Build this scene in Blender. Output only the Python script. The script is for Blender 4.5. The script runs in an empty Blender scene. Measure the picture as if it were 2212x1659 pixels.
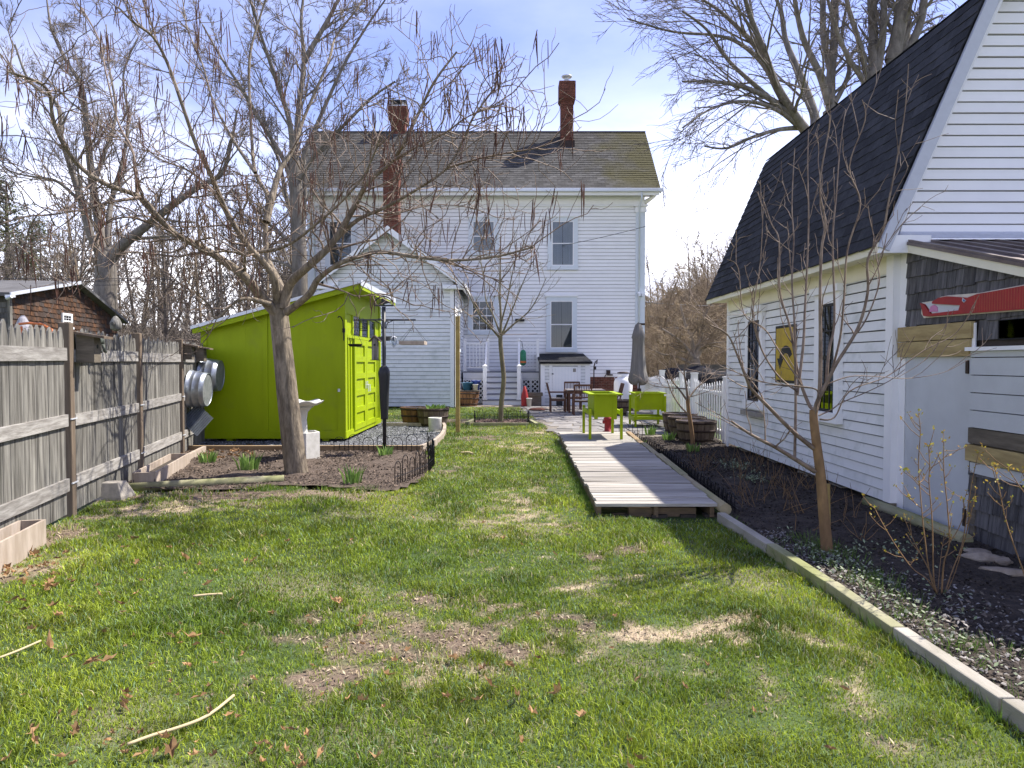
import bpy, bmesh, math, random
import numpy as np
from mathutils import Vector, Matrix

# ---------------------------------------------------------------- camera, sky, sun, exposure
scn = bpy.context.scene
COL = scn.collection
PITCH = math.atan((829.5 - 783) / 1500)
CH = 1.6
cam_d = bpy.data.cameras.new("camera")
cam_d.sensor_width = 36
cam_d.lens = 36 * 1500 / 2212
cam_d.clip_end = 3000
cam = bpy.data.objects.new("camera", cam_d)
COL.objects.link(cam)
cam.location = (0, 0, CH)
cam.rotation_euler = (math.pi / 2 - PITCH, 0, 0)
scn.camera = cam

SUNV = Vector((.62, .30, 1)).normalized()
SUN_EL = math.asin(SUNV.z)
SUN_AZ = math.atan2(SUNV.x, SUNV.y)
sd = bpy.data.lights.new("sun", 'SUN')
sd.energy = 2.45
sd.angle = math.radians(.6)
sd.color = (1, .94, .86)
so = bpy.data.objects.new("sun", sd)
COL.objects.link(so)
so.rotation_euler = (-SUNV).to_track_quat('-Z', 'Y').to_euler()

world = bpy.data.worlds.new("World")
scn.world = world
world.use_nodes = True
wn = world.node_tree
wn.nodes.clear()
def wnode(t, **k):
    n = wn.nodes.new(t)
    for a, b in k.items(): setattr(n, a, b)
    return n
sky = wnode('ShaderNodeTexSky', sky_type='NISHITA', sun_disc=False, sun_elevation=SUN_EL, sun_rotation=SUN_AZ,
            altitude=100, air_density=1.0, dust_density=.5, ozone_density=2.2)
bg = wnode('ShaderNodeBackground')
bg.inputs[1].default_value = .145
wo = wnode('ShaderNodeOutputWorld')
tc = wnode('ShaderNodeTexCoord')
mp = wnode('ShaderNodeMapping')
mp.inputs['Scale'].default_value = (1.0, 1.0, 2.6)
mp.inputs['Location'].default_value = (.8, .1, 0)
nz = wnode('ShaderNodeTexNoise')
nz.inputs['Scale'].default_value = 2.2
nz.inputs['Detail'].default_value = 7
nz.inputs['Roughness'].default_value = .55
rp = wnode('ShaderNodeMapRange', interpolation_type='SMOOTHSTEP')
rp.inputs[1].default_value = .38; rp.inputs[2].default_value = .70
rp.inputs[3].default_value = .14; rp.inputs[4].default_value = .85
sep = wnode('ShaderNodeSeparateXYZ')
el = wnode('ShaderNodeMapRange', interpolation_type='SMOOTHSTEP')
el.inputs[1].default_value = .08; el.inputs[2].default_value = .40
el.inputs[3].default_value = 1.0; el.inputs[4].default_value = .10
mul = wnode('ShaderNodeMath', operation='MULTIPLY')
mixc = wnode('ShaderNodeMix', data_type='RGBA')
mixc.inputs[7].default_value = (6.1, 5.9, 5.85, 1)
tint = wnode('ShaderNodeMix', data_type='RGBA', blend_type='MULTIPLY')
tint.inputs[0].default_value = 1
tint.inputs[7].default_value = (.42, .365, .47, 1)
L = wn.links
L.new(tc.outputs['Generated'], mp.inputs[0]); L.new(mp.outputs[0], nz.inputs['Vector'])
L.new(nz.outputs[0], rp.inputs[0]); L.new(tc.outputs['Generated'], sep.inputs[0]); L.new(sep.outputs[2], el.inputs[0])
L.new(rp.outputs[0], mul.inputs[0]); L.new(el.outputs[0], mul.inputs[1])
L.new(mul.outputs[0], mixc.inputs[0]); L.new(sky.outputs[0], tint.inputs[6]); L.new(tint.outputs[2], mixc.inputs[6])
L.new(mixc.outputs[2], bg.inputs[0]); L.new(bg.outputs[0], wo.inputs[0])

scn.view_settings.view_transform = 'Standard'
scn.view_settings.look = 'None'
scn.view_settings.gamma = 1
scn.view_settings.use_curve_mapping = False
scn.view_settings.exposure = 1.92

# ---------------------------------------------------------------- helpers
Z = Vector((0, 0, 1))
FW = Vector((0, math.cos(PITCH), -math.sin(PITCH)))
UP = Vector((0, math.sin(PITCH), math.cos(PITCH)))
def ray(px, py):
    return FW + Vector(((px - 1106) / 1500, 0, 0)) + UP * ((829.5 - py) / 1500)
def P(px, py, Y):                    # the place at distance Y seen at a point measured in the photograph
    d = ray(px, py)
    return Vector((0, 0, CH)) + d * (Y / d.y)
def G(px, py, z=0.0):                # the same on the level z
    d = ray(px, py)
    return Vector((0, 0, CH)) + d * ((z - CH) / d.z)
rnd = random.Random(7)
U = rnd.uniform

def base(o):
    while o.parent: o = o.parent
    return o.location
class MB:
    def __init__(s): s.v = []; s.f = []
    def add(s, vs, fs):
        n = len(s.v); s.v += [tuple(v) for v in vs]; s.f += [tuple(i + n for i in f) for f in fs]; return s
    def box(s, x0, x1, y0, y1, z0, z1):
        return s.add([(x, y, z) for z in (z0, z1) for y in (y0, y1) for x in (x0, x1)],
                     [(0, 2, 3, 1), (4, 5, 7, 6), (0, 1, 5, 4), (2, 6, 7, 3), (0, 4, 6, 2), (1, 3, 7, 5)])
    def prism(s, poly, off):
        n = len(poly); off = Vector(off); p = [Vector(q) for q in poly]
        return s.add(p + [q + off for q in p], [tuple(range(n))[::-1], tuple(range(n, 2 * n))] +
                     [(i, (i + 1) % n, (i + 1) % n + n, i + n) for i in range(n)])
    def bar(s, a, b, w, h=None, side=None):
        a = Vector(a); b = Vector(b); h = h or w; d = (b - a).normalized()
        x = Vector(side) if side else d.cross(Z)
        if x.length < .01: x = Vector((1, 0, 0))
        x = (x - d * x.dot(d)).normalized(); y = d.cross(x).normalized()
        x = x * (w / 2); y = y * (h / 2)
        return s.prism([a - x - y, a + x - y, a + x + y, a - x + y], b - a)
    def tube(s, pts, r, n=8, cap=True):
        pts = [Vector(p) for p in pts]; m = len(pts)
        rs = r if isinstance(r, (list, tuple)) else [r] * m
        ref = None; vs = []
        for i, p in enumerate(pts):
            t = (pts[min(i + 1, m - 1)] - pts[max(i - 1, 0)]).normalized()
            if ref is None: ref = Vector((1, 0, 0)) if abs(t.x) < .8 else Z.copy()
            x = (ref - t * ref.dot(t)).normalized(); ref = x; y = t.cross(x)
            for k in range(n):
                a = 2 * math.pi * k / n
                vs.append(p + (x * math.cos(a) + y * math.sin(a)) * rs[i])
        fs = [(i * n + k, i * n + (k + 1) % n, (i + 1) * n + (k + 1) % n, (i + 1) * n + k) for i in range(m - 1) for k in range(n)]
        if cap: fs += [tuple(range(n))[::-1], tuple(range((m - 1) * n, m * n))]
        return s.add(vs, fs)
    def lathe(s, c, prof, n=20, sx=1, sy=1):
        c = Vector(c); m = len(prof)
        vs = [c + Vector((math.cos(2 * math.pi * k / n) * r * sx, math.sin(2 * math.pi * k / n) * r * sy, z)) for r, z in prof for k in range(n)]
        fs = [(i * n + k, i * n + (k + 1) % n, (i + 1) * n + (k + 1) % n, (i + 1) * n + k) for i in range(m - 1) for k in range(n)]
        return s.add(vs, fs + [tuple(range(n))[::-1], tuple(range((m - 1) * n, m * n))])
    def build(s, name, mat, parent=None, smooth=False, bevel=0, kind=None):
        b = base(parent) if parent else Vector((0, 0, 0))
        me = bpy.data.meshes.new(name)
        me.from_pydata([(v[0] - b.x, v[1] - b.y, v[2] - b.z) for v in s.v], [], s.f)
        me.materials.append(mat)
        if smooth:
            me.polygons.foreach_set('use_smooth', [len(p.vertices) < 6 for p in me.polygons])
        o = bpy.data.objects.new(name, me); COL.objects.link(o)
        if parent: o.parent = parent
        if bevel:
            m = o.modifiers.new('bevel', 'BEVEL'); m.width = bevel; m.segments = 2; m.limit_method = 'ANGLE'
        if kind: o['kind'] = kind
        return o
def thing(name, label, cat, loc=(0, 0, 0), group=None):
    o = bpy.data.objects.new(name, None); COL.objects.link(o); o.location = loc; o.empty_display_size = .1
    return tag(o, label, cat, group)
def tag(o, label=None, cat=None, group=None, kind=None):
    if label: o['label'] = label
    if cat: o['category'] = cat
    if group: o['group'] = group
    if kind: o['kind'] = kind
    return o
def copy_tree(o, parent=None):
    c = o.copy(); COL.objects.link(c); c.parent = parent
    for ch in [q for q in o.children]: copy_tree(ch, c)
    return c
CUBES = {}
def cube_mesh(name, mat):
    k = (name, mat.name)
    if k not in CUBES:
        m = MB().box(-.5, .5, -.5, .5, -.5, .5)
        me = bpy.data.meshes.new(name); me.from_pydata(m.v, [], m.f); me.materials.append(mat); CUBES[k] = me
    return CUBES[k]
def M4(c, ax, ay, az):               # matrix of a box: centre and full edge vectors
    ax, ay, az = Vector(ax), Vector(ay), Vector(az)
    return Matrix(((ax.x, ay.x, az.x, c[0]), (ax.y, ay.y, az.y, c[1]), (ax.z, ay.z, az.z, c[2]), (0, 0, 0, 1)))
CAMP = Vector((0, 0, CH))
def pieces(name, mat, items, parent, limit=300, mesh=None):
    me = mesh or cube_mesh(name, mat); b = base(parent) if parent else Vector((0, 0, 0))
    def key(m):
        return -max(m.col[0].xyz.length, m.col[2].xyz.length) / (m.translation - CAMP).length
    items = sorted(items, key=key)
    T = Matrix.Translation(-b)
    for m in items[:limit]:
        o = bpy.data.objects.new(name, me); COL.objects.link(o); o.parent = parent; o.matrix_basis = T @ m
    if len(items) > limit:
        vs = np.array([v.co[:] for v in me.vertices]); fs = [tuple(p.vertices) for p in me.polygons]
        V = []; F = []
        for m in items[limit:]:
            A = np.array(m); n = len(V) * len(vs)
            V.append(vs @ A[:3, :3].T + A[:3, 3] - np.array(b)); F += [tuple(i + n for i in f) for f in fs]
        m2 = bpy.data.meshes.new(name + '_field'); m2.from_pydata(np.concatenate(V).tolist(), [], F); m2.materials.append(mat)
        o = bpy.data.objects.new(name + '_field', m2); COL.objects.link(o); o.parent = parent; o['kind'] = 'stuff'
def mesh_np(name, V, F, mat, col=None, parent=None, kind=None, smooth=False):
    V = np.asarray(V, np.float32); F = np.asarray(F, np.int32)
    if parent: V = V - np.array(base(parent), np.float32)
    k = F.shape[1]
    me = bpy.data.meshes.new(name)
    me.vertices.add(len(V)); me.vertices.foreach_set('co', V.ravel())
    me.loops.add(F.size); me.loops.foreach_set('vertex_index', F.ravel())
    me.polygons.add(len(F)); me.polygons.foreach_set('loop_start', np.arange(0, F.size, k, dtype=np.int32))
    me.update(calc_edges=True)
    if smooth: me.polygons.foreach_set('use_smooth', np.ones(len(F), bool))
    if col is not None:
        a = me.color_attributes.new('Col', 'FLOAT_COLOR', 'POINT')
        c = np.ones((len(V), 4), np.float32); c[:, :3] = col; a.data.foreach_set('color', c.ravel())
    me.materials.append(mat)
    o = bpy.data.objects.new(name, me); COL.objects.link(o)
    if parent: o.parent = parent
    if kind: o['kind'] = kind
    return o
def vnoise(x, y, s, seed=0):
    r = np.random.RandomState(seed).rand(64, 64)
    u = x / s + 1000; v = y / s + 1000
    i = np.floor(u).astype(int); j = np.floor(v).astype(int); a = u - i; b = v - j
    a = a * a * (3 - 2 * a); b = b * b * (3 - 2 * b)
    g = lambda p, q: r[p % 64, q % 64]
    return (g(i, j) * (1 - a) + g(i + 1, j) * a) * (1 - b) + (g(i, j + 1) * (1 - a) + g(i + 1, j + 1) * a) * b

# ---------------------------------------------------------------- materials
MATS = {}
def mat(name, col, rough=.75, col2=None, vs=6, fac=(.35, .65), var=.12, rnd_v=.0, st=(1, 1, 1), bump=0, bs=40, bst=None,
        metal=0, spec=.3, col3=None, vs3=1.2, fac3=(.55, .75), attr=False, island=False, trans=0, shift=(0, 0, 0)):
    m = bpy.data.materials.new(name); m.use_nodes = True; nt = m.node_tree; N = nt.nodes; K = nt.links
    bs_ = N['Principled BSDF']
    bs_.inputs['Roughness'].default_value = rough; bs_.inputs['Metallic'].default_value = metal
    bs_.inputs['Specular IOR Level'].default_value = spec
    geo = N.new('ShaderNodeNewGeometry'); oi = N.new('ShaderNodeObjectInfo')
    rr = N.new('ShaderNodeMath'); rr.operation = 'ADD'
    K.new(oi.outputs['Random'], rr.inputs[0]); K.new(geo.outputs['Random Per Island'], rr.inputs[1])
    if not island: K.new(oi.outputs['Random'], rr.inputs[0]); rr.inputs[1].default_value = 0; nt.links.remove(rr.inputs[1].links[0])
    fr = N.new('ShaderNodeMath'); fr.operation = 'FRACT'; K.new(rr.outputs[0], fr.inputs[0])
    def coords(s):
        mp = N.new('ShaderNodeMapping'); mp.inputs['Scale'].default_value = s
        mp.inputs['Location'].default_value = shift
        if rnd_v:
            vm = N.new('ShaderNodeVectorMath'); vm.operation = 'MULTIPLY_ADD'
            cb = N.new('ShaderNodeCombineXYZ'); K.new(fr.outputs[0], cb.inputs[0]); K.new(fr.outputs[0], cb.inputs[1]); K.new(fr.outputs[0], cb.inputs[2])
            K.new(cb.outputs[0], vm.inputs[0]); vm.inputs[1].default_value = (17, 23, 31); K.new(geo.outputs['Position'], vm.inputs[2])
            K.new(vm.outputs[0], mp.inputs[0])
        else: K.new(geo.outputs['Position'], mp.inputs[0])
        return mp.outputs[0]
    def noise(s, st_, det=5, ro=.6):
        n = N.new('ShaderNodeTexNoise'); n.inputs['Scale'].default_value = s; n.inputs['Detail'].default_value = det
        n.inputs['Roughness'].default_value = ro; K.new(coords(st_), n.inputs['Vector']); return n.outputs[0]
    def mrange(i, a, b, c, d):
        n = N.new('ShaderNodeMapRange'); K.new(i, n.inputs[0])
        for k, v in zip((1, 2, 3, 4), (a, b, c, d)): n.inputs[k].default_value = v
        return n.outputs[0]
    if attr:
        at = N.new('ShaderNodeAttribute'); at.attribute_name = 'Col'; cur = at.outputs[0]
    else:
        c = N.new('ShaderNodeRGB'); c.outputs[0].default_value = (*col, 1); cur = c.outputs[0]
    def mix(a, b, f, mode='MIX'):
        n = N.new('ShaderNodeMix'); n.data_type = 'RGBA'; n.blend_type = mode
        if isinstance(f, float): n.inputs[0].default_value = f
        else: K.new(f, n.inputs[0])
        K.new(a, n.inputs[6])
        if isinstance(b, tuple): n.inputs[7].default_value = (*b, 1)
        else: K.new(b, n.inputs[7])
        return n.outputs[2]
    if col2: cur = mix(cur, col2, mrange(noise(vs, st), fac[0], fac[1], 0, 1))
    if col3: cur = mix(cur, col3, mrange(noise(vs3, (1, 1, 1)), fac3[0], fac3[1], 0, 1))
    val = None
    if var: val = mrange(noise(vs * 2.7, st), .25, .75, 1 - var, 1 + var)
    if rnd_v:
        v2 = mrange(fr.outputs[0], 0, 1, 1 - rnd_v, 1 + rnd_v)
        if val:
            q = N.new('ShaderNodeMath'); q.operation = 'MULTIPLY'; K.new(val, q.inputs[0]); K.new(v2, q.inputs[1]); val = q.outputs[0]
        else: val = v2
    if val:
        hs = N.new('ShaderNodeHueSaturation'); K.new(val, hs.inputs['Value']); K.new(cur, hs.inputs['Color']); cur = hs.outputs[0]
    K.new(cur, bs_.inputs['Base Color'])
    if bump:
        b = N.new('ShaderNodeBump'); b.inputs['Strength'].default_value = 1; b.inputs['Distance'].default_value = bump
        K.new(noise(bs, bst or st, 4), b.inputs['Height']); K.new(b.outputs[0], bs_.inputs['Normal'])
    if trans:
        tr = N.new('ShaderNodeBsdfTranslucent'); K.new(cur, tr.inputs[0]); ms = N.new('ShaderNodeMixShader'); ms.inputs[0].default_value = trans
        K.new(bs_.outputs[0], ms.inputs[1]); K.new(tr.outputs[0], ms.inputs[2]); K.new(ms.outputs[0], N['Material Output'].inputs[0])
    MATS[name] = m
    return m
m_white = mat('white_vinyl', (.86, .855, .84), .5, var=.02, rnd_v=.02, vs=1.5, col2=(.80, .795, .78), fac=(.45, .8))
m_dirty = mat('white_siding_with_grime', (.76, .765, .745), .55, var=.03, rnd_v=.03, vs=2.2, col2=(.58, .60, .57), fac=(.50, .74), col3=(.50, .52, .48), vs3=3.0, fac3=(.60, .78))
m_trim = mat('white_trim_paint', (.84, .84, .83), .5, var=.03, vs=2, bump=.001, bs=60)
m_cream = mat('cream_soffit_paint', (.78, .74, .58), .6, var=.04, vs=2)
m_grey_trim = mat('grey_window_trim', (.66, .71, .74), .55, var=.03, vs=2)
m_hroof = mat('weathered_grey_shingle', (.13, .128, .125), .95, col2=(.085, .083, .08), vs=1.2, rnd_v=.28, var=.15, island=True, bump=.004, bs=60)
m_moss = None
m_broof = mat('charcoal_shingle', (.020, .021, .024), .92, col2=(.034, .035, .039), vs=8, rnd_v=.45, var=.2, island=True, bump=.003, bs=150)
m_brick = mat('red_brick', (.20, .075, .048), .9, col2=(.12, .05, .036), vs=6, rnd_v=.25, var=.15, island=True, bump=.003, bs=60)
m_mortar = mat('mortar', (.30, .25, .21), .95, var=.1)
m_green = mat('lime_green_paint', (.32, .42, .002), .5, col2=(.29, .385, .002), vs=3, st=(1, 1, .3), var=.05, bump=.002, bs=45, bst=(3, 3, .15), spec=.2, col3=(.255, .32, .02), vs3=2.2, fac3=(.56, .80))
m_fence = mat('weathered_picket_wood', (.25, .24, .21), .9, col2=(.075, .07, .06), vs=5, st=(4, 4, .25), rnd_v=.24, var=.25, bump=.006, bs=22, bst=(5, 5, .2))
m_frail = mat('weathered_rail_wood', (.37, .355, .325), .9, col2=(.20, .185, .165), vs=5, st=(3, .3, 6), rnd_v=.12, var=.15, bump=.004, bs=22, bst=(5, .3, 6))
m_fpost = mat('brown_post_wood', (.20, .155, .11), .9, col2=(.12, .09, .065), vs=5, st=(4, 4, .2), var=.15, bump=.006, bs=22, bst=(5, 5, .2), rnd_v=.1)
m_deck = mat('bleached_deck_board', (.40, .375, .33), .85, col2=(.23, .205, .165), vs=5, st=(.3, 6, 3), fac=(.42, .68), rnd_v=.26, var=.15, bump=.003, bs=20, bst=(.3, 7, 7))
m_timber = mat('landscape_timber', (.36, .30, .19), .9, col2=(.24, .23, .12), vs=2, st=(1.5, .5, 1.5), var=.16, bump=.004, bs=25, bst=(6, .4, 6), rnd_v=.12)
m_timber_w = mat('bleached_timber', (.42, .39, .33), .9, col2=(.28, .26, .2), vs=2.2, st=(1.5, .6, 1.5), var=.16, bump=.004, bs=25, bst=(6, .4, 6), rnd_v=.12)
m_timber_g = mat('grey_green_timber', (.33, .31, .20), .9, col2=(.21, .22, .09), vs=2.2, st=(1.5, .6, 1.5), var=.16, bump=.004, bs=25, bst=(6, .4, 6), rnd_v=.12)
m_newwood = mat('new_treated_lumber', (.40, .29, .10), .8, col2=(.30, .21, .08), vs=2.5, st=(3, 1, 3), var=.12, bump=.002, bs=30, bst=(8, 1, 8))
m_edgewood = mat('brown_edging_plank', (.30, .215, .12), .85, col2=(.20, .14, .08), vs=2.5, st=(1, 1, 6), var=.15, bump=.002, bs=30, rnd_v=.15)
m_newwoodx = mat('new_treated_plank', (.50, .39, .18), .8, col2=(.34, .25, .11), vs=2.5, st=(1, 1, 6), var=.15, bump=.002, bs=30, bst=(8, .6, 8), rnd_v=.15)
m_oldplank = mat('grey_brown_plank', (.17, .145, .11), .9, col2=(.10, .085, .065), vs=4, st=(1, .6, 6), var=.2, bump=.003, bs=30, bst=(8, .6, 8))
m_plantwood = mat('pale_planter_board', (.45, .38, .31), .85, col2=(.32, .26, .20), vs=4, st=(2, 2, .4), var=.12, bump=.002, bs=30)
m_barrel = mat('barrel_stave_oak', (.155, .12, .09), .85, col2=(.09, .065, .045), vs=4, st=(3, 3, .4), rnd_v=.3, var=.2, bump=.004, bs=30, bst=(5, 5, .3))
m_barrel2 = mat('barrel_stave_orange', (.25, .13, .055), .8, col2=(.12, .06, .03), vs=4, st=(3, 3, .4), rnd_v=.35, var=.2, bump=.004, bs=30, bst=(5, 5, .3))
m_hoop = mat('rusty_hoop', (.05, .035, .03), .6, metal=.5, var=.2)
m_iron = mat('black_iron', (.018, .018, .02), .5, metal=.6, var=.1)
m_blackpl = mat('black_plastic', (.03, .032, .036), .4, var=.05)
m_tarp = mat('matte_black_tarpaulin', (.02, .02, .024), .85, var=.2, vs=6, spec=.1, bump=.02, bs=8)
m_galv = mat('galvanised_steel', (.38, .41, .44), .4, metal=.8, col2=(.26, .29, .32), vs=5, var=.1)
m_alu = mat('pale_drip_edge_metal', (.66, .69, .73), .4, metal=.3, var=.05)
m_rake = mat('rake_metal_grey', (.50, .52, .56), .5, var=.05)
m_flash = mat('crumpled_flashing', (.55, .58, .66), .3, metal=.7, var=.1, bump=.01, bs=8)
m_lapshade = mat('siding_shadow_gap', (.22, .22, .23), .9)  # dark backing colour stands in for the shadow lines between siding boards
m_metroof = mat('brown_metal_roofing', (.13, .10, .09), .45, metal=.3, col2=(.20, .165, .15), vs=3, var=.1)
m_bark = mat('smooth_brown_bark', (.29, .24, .175), .9, col2=(.13, .105, .075), vs=16, st=(1, 1, .25), var=.30, bump=.045, bs=13, bst=(1, 1, .2))
m_bark_twig = mat('pale_twig_bark', (.26, .20, .15), .7, col2=(.12, .085, .062), vs=10, var=.15)
m_bark2 = mat('orange_brown_bark', (.29, .18, .085), .85, col2=(.17, .105, .055), vs=10, st=(1, 1, .35), var=.18, bump=.003, bs=50, bst=(1, 1, .25))
m_barkg = mat('green_brown_bark', (.20, .175, .10), .85, col2=(.13, .11, .07), vs=14, st=(1, 1, .4), var=.15, bump=.004, bs=50, bst=(1, 1, .3))
m_bark_far = mat('grey_forest_bark', (.20, .17, .145), .95, col2=(.13, .11, .09), vs=2, var=.2, rnd_v=.22)
m_bark_big = mat('furrowed_grey_bark', (.225, .20, .17), .95, col2=(.13, .115, .095), vs=5, st=(1, 1, .4), var=.2, bump=.05, bs=6, bst=(1, 1, .25))
m_bark_tan = mat('tan_brush_bark', (.25, .20, .135), .95, col2=(.16, .12, .085), vs=1.5, var=.2, rnd_v=.2)
m_pod = mat('brown_seed_pod', (.095, .045, .03), .8, var=.1, rnd_v=.4)
m_pine = mat('pine_needles', (.06, .08, .035), .9, attr=False, col2=(.12, .12, .05), vs=.9, var=.3, island=True, rnd_v=.3)
m_glass = bpy.data.materials.new('window_glass'); m_glass.use_nodes = True
def _g(m, refl, tcol, gc=(.9, .95, 1, 1)):
    nt = m.node_tree; N = nt.nodes; N.clear(); o = N.new('ShaderNodeOutputMaterial'); t = N.new('ShaderNodeBsdfTransparent')
    t.inputs[0].default_value = (*tcol, 1); g = N.new('ShaderNodeBsdfGlossy'); g.inputs['Roughness'].default_value = .02
    g.inputs[0].default_value = gc
    f = N.new('ShaderNodeFresnel'); f.inputs[0].default_value = 1.5; a = N.new('ShaderNodeMath'); a.operation = 'ADD'; a.inputs[1].default_value = refl
    nt.links.new(f.outputs[0], a.inputs[0]); x = N.new('ShaderNodeMixShader'); nt.links.new(a.outputs[0], x.inputs[0])
    nt.links.new(t.outputs[0], x.inputs[1]); nt.links.new(g.outputs[0], x.inputs[2]); nt.links.new(x.outputs[0], o.inputs[0])
_g(m_glass, .0, (.75, .78, .8))
m_glass2 = bpy.data.materials.new('dusty_window_glass'); m_glass2.use_nodes = True
_g(m_glass2, -.02, (.5, .5, .48), (.16, .17, .19, 1))
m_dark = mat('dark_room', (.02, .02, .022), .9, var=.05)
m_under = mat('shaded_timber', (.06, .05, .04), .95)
m_curtain = mat('grey_curtain', (.24, .24, .24), .9, col2=(.15, .15, .155), vs=6, st=(5, 1, .05), var=.1)
m_curtain_w = mat('white_curtain', (.50, .52, .55), .9, col2=(.36, .38, .41), vs=6, st=(5, 1, .05), var=.1)
m_concrete = mat('white_concrete', (.62, .61, .57), .85, col2=(.50, .49, .44), vs=8, var=.06, bump=.002, bs=90)
m_block = mat('grey_concrete', (.34, .31, .26), .95, col2=(.25, .23, .2), vs=9, var=.12, bump=.003, bs=70)
m_stone = mat('flagstone', (.26, .25, .235), .9, col2=(.18, .165, .15), vs=2.5, var=.12, rnd_v=.2, bump=.004, bs=25)
m_rock = mat('pale_rock', (.35, .30, .24), .95, col2=(.22, .18, .14), vs=8, var=.15, bump=.006, bs=30)
m_leafdead = mat('dry_leaf', (.40, .25, .12), .85, col2=(.20, .11, .05), vs=14, var=.2, rnd_v=.5, trans=.2)
m_stick = mat('straw_stick', (.52, .42, .24), .8, var=.1)
m_shake = mat('grey_cedar_shake', (.145, .14, .14), .95, col2=(.06, .058, .06), vs=5, st=(4, 4, .3), rnd_v=.25, var=.25, bump=.005, bs=24, bst=(6, 6, .3))
m_shake_b = mat('brown_cedar_shake', (.13, .062, .030), .95, col2=(.03, .020, .015), vs=1.5, st=(4, 4, .5), rnd_v=.22, var=.25, bump=.004, bs=24, island=True, col3=(.05, .04, .035), vs3=.5, fac3=(.45, .6))
m_red = mat('red_paint', (.36, .03, .03), .6, col2=(.29, .03, .03), vs=8, var=.1)
m_gateW = mat('white_plank_paint', (.54, .565, .585), .5, col2=(.48, .50, .52), vs=2, var=.03, bump=.001, bs=50)
m_yellow = mat('yellow_sign', (.52, .36, .025), .5, col2=(.42, .28, .03), vs=6, var=.1)
m_black = mat('black_paint', (.02, .02, .022), .6)
m_pink = mat('pink_paint', (.55, .22, .38), .6)
m_blue = mat('blue_paint', (.05, .13, .35), .5)
m_bluepot = mat('blue_glaze', (.03, .10, .17), .4)
m_orange = mat('orange_plastic', (.65, .19, .06), .5)
m_buoy = mat('green_buoy', (.03, .20, .10), .6, col2=(.05, .25, .13), vs=8)
m_teak = mat('teak_wood', (.155, .075, .045), .7, col2=(.10, .05, .035), vs=8, var=.12)
m_teaktop = mat('weathered_tabletop', (.40, .35, .30), .7, var=.1)
m_umb = mat('taupe_umbrella_cloth', (.22, .205, .185), .9, col2=(.16, .15, .135), vs=4, st=(5, 5, .4), var=.1)
m_bud = mat('yellow_green_leaf', (.33, .36, .04), .6, rnd_v=.3, col2=(.42, .22, .05), vs=9, trans=.3, island=True)
m_daff = mat('daffodil_leaf', (.14, .25, .055), .55, rnd_v=.3, col2=(.22, .34, .08), vs=14, trans=.25, island=True)
m_ivy = mat('grey_green_ground_cover', (.15, .20, .09), .7, col2=(.27, .30, .20), vs=10, rnd_v=.3, var=.2, island=True)
m_rope = mat('thin_wire', (.06, .06, .065), .5, metal=.5)
m_barkdark = mat('dark_shaggy_bark', (.10, .085, .07), .95, col2=(.05, .042, .036), vs=6, st=(1, 1, .3), var=.25, bump=.06, bs=8, bst=(1, 1, .2))
m_grass = mat('grass_blade', (.1, .2, .03), .6, attr=True, var=0, spec=.25, trans=.30)
m_chip = mat('bark_chip', (.1, .08, .06), .9, attr=True, var=0)
m_ground = mat('lawn_soil', (.1, .1, .1), .95, attr=True, var=.30, vs=9, bump=.012, bs=45)
# ---------------------------------------------------------------- ground
def ell(x, y, cx, cy, rx, ry, soft=.5):
    d = np.sqrt(((x - cx) / rx) ** 2 + ((y - cy) / ry) ** 2)
    return np.clip((1 + soft * .5 - d) / soft, 0, 1)
DIRT = [(-.40, 4.0, .62, .30, .95), (-.95, 3.45, .42, .20, .7), (-.62, 4.5, .45, .14, .6), (-1.25, 10.3, .35, .75, .9), (1.25, 5.95, .35, .14, .6), (-3.3, 8.35, 1.5, .42, 1),
        (-4.2, 6.3, .35, .8, 1), (-3.9, 4.7, .3, .5, .7), (-.65, 14.6, .7, .35, .8), (-2.2, 8.15, .8, .3, .8), (.35, 9.2, .25, .3, .7), (-1.6, 18.9, 1.0, .7, .9), (.1, 15.6, .8, .3, .8), (-1.8, 6.0, .3, .1, .4), (.9, 3.1, .3, .12, .3)]
STRAW = [(.92, 4.05, .45, .16, .95), (1.30, 3.85, .34, .12, .75), (-4.2, 5.6, .5, 1.2, .8), (-3.75, 7.6, .6, .4, .7), (.2, 12.8, .8, 1.4, .55), (.6, 5.0, .6, .4, .3), (1.0, 16.2, .7, .6, .8), (1.7, 3.3, .35, .6, .22), (.15, 7.4, .6, 1.6, .42), (-.2, 3.9, .9, .6, .4)]
def ground_factors(x, y):
    w = (vnoise(x, y, .35, 3) - .5) * .5 + (vnoise(x, y, .12, 4) - .5) * .35
    d = np.zeros_like(x); s = np.zeros_like(x)
    for e in DIRT: d = np.maximum(d, e[4] * ell(x + w * 1.3, y + w * .9, *e[:4], 1.3))
    for e in STRAW: s = np.maximum(s, e[4] * ell(x + w * 1.3, y + w * .9, *e[:4], 1.3))
    br = vnoise(x, y, .16, 61) * .5 + vnoise(x, y, .07, 62) * .5 - .5
    d = np.clip((d + br * 1.1 - .28) * 2.4, 0, 1) * (d > .02); s = np.clip((s + br * 1.0 - .25) * 2.2, 0, 1) * (s > .02)
    mott = np.clip(vnoise(x, y, .09, 51) * .7 + vnoise(x, y, .04, 52) * .5 - .1, 0, 1)
    d = np.clip(d * (.65 + mott * .7), 0, 1); s = np.clip(s * (.65 + mott * .7), 0, 1)
    return d, s
BED_L = [G(268, 1062), G(500, 1060), G(615, 1050), G(740, 1058), G(850, 1062), G(905, 1040), G(922, 1015), G(918, 975), G(640, 976), G(350, 976)]
BED_R = [(2.26, 2.2), (2.26, 7.0), (2.32, 9), (2.42, 14.0), (2.9, 14.6), (4.15, 14.6), (4.15, 2.2)]
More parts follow.
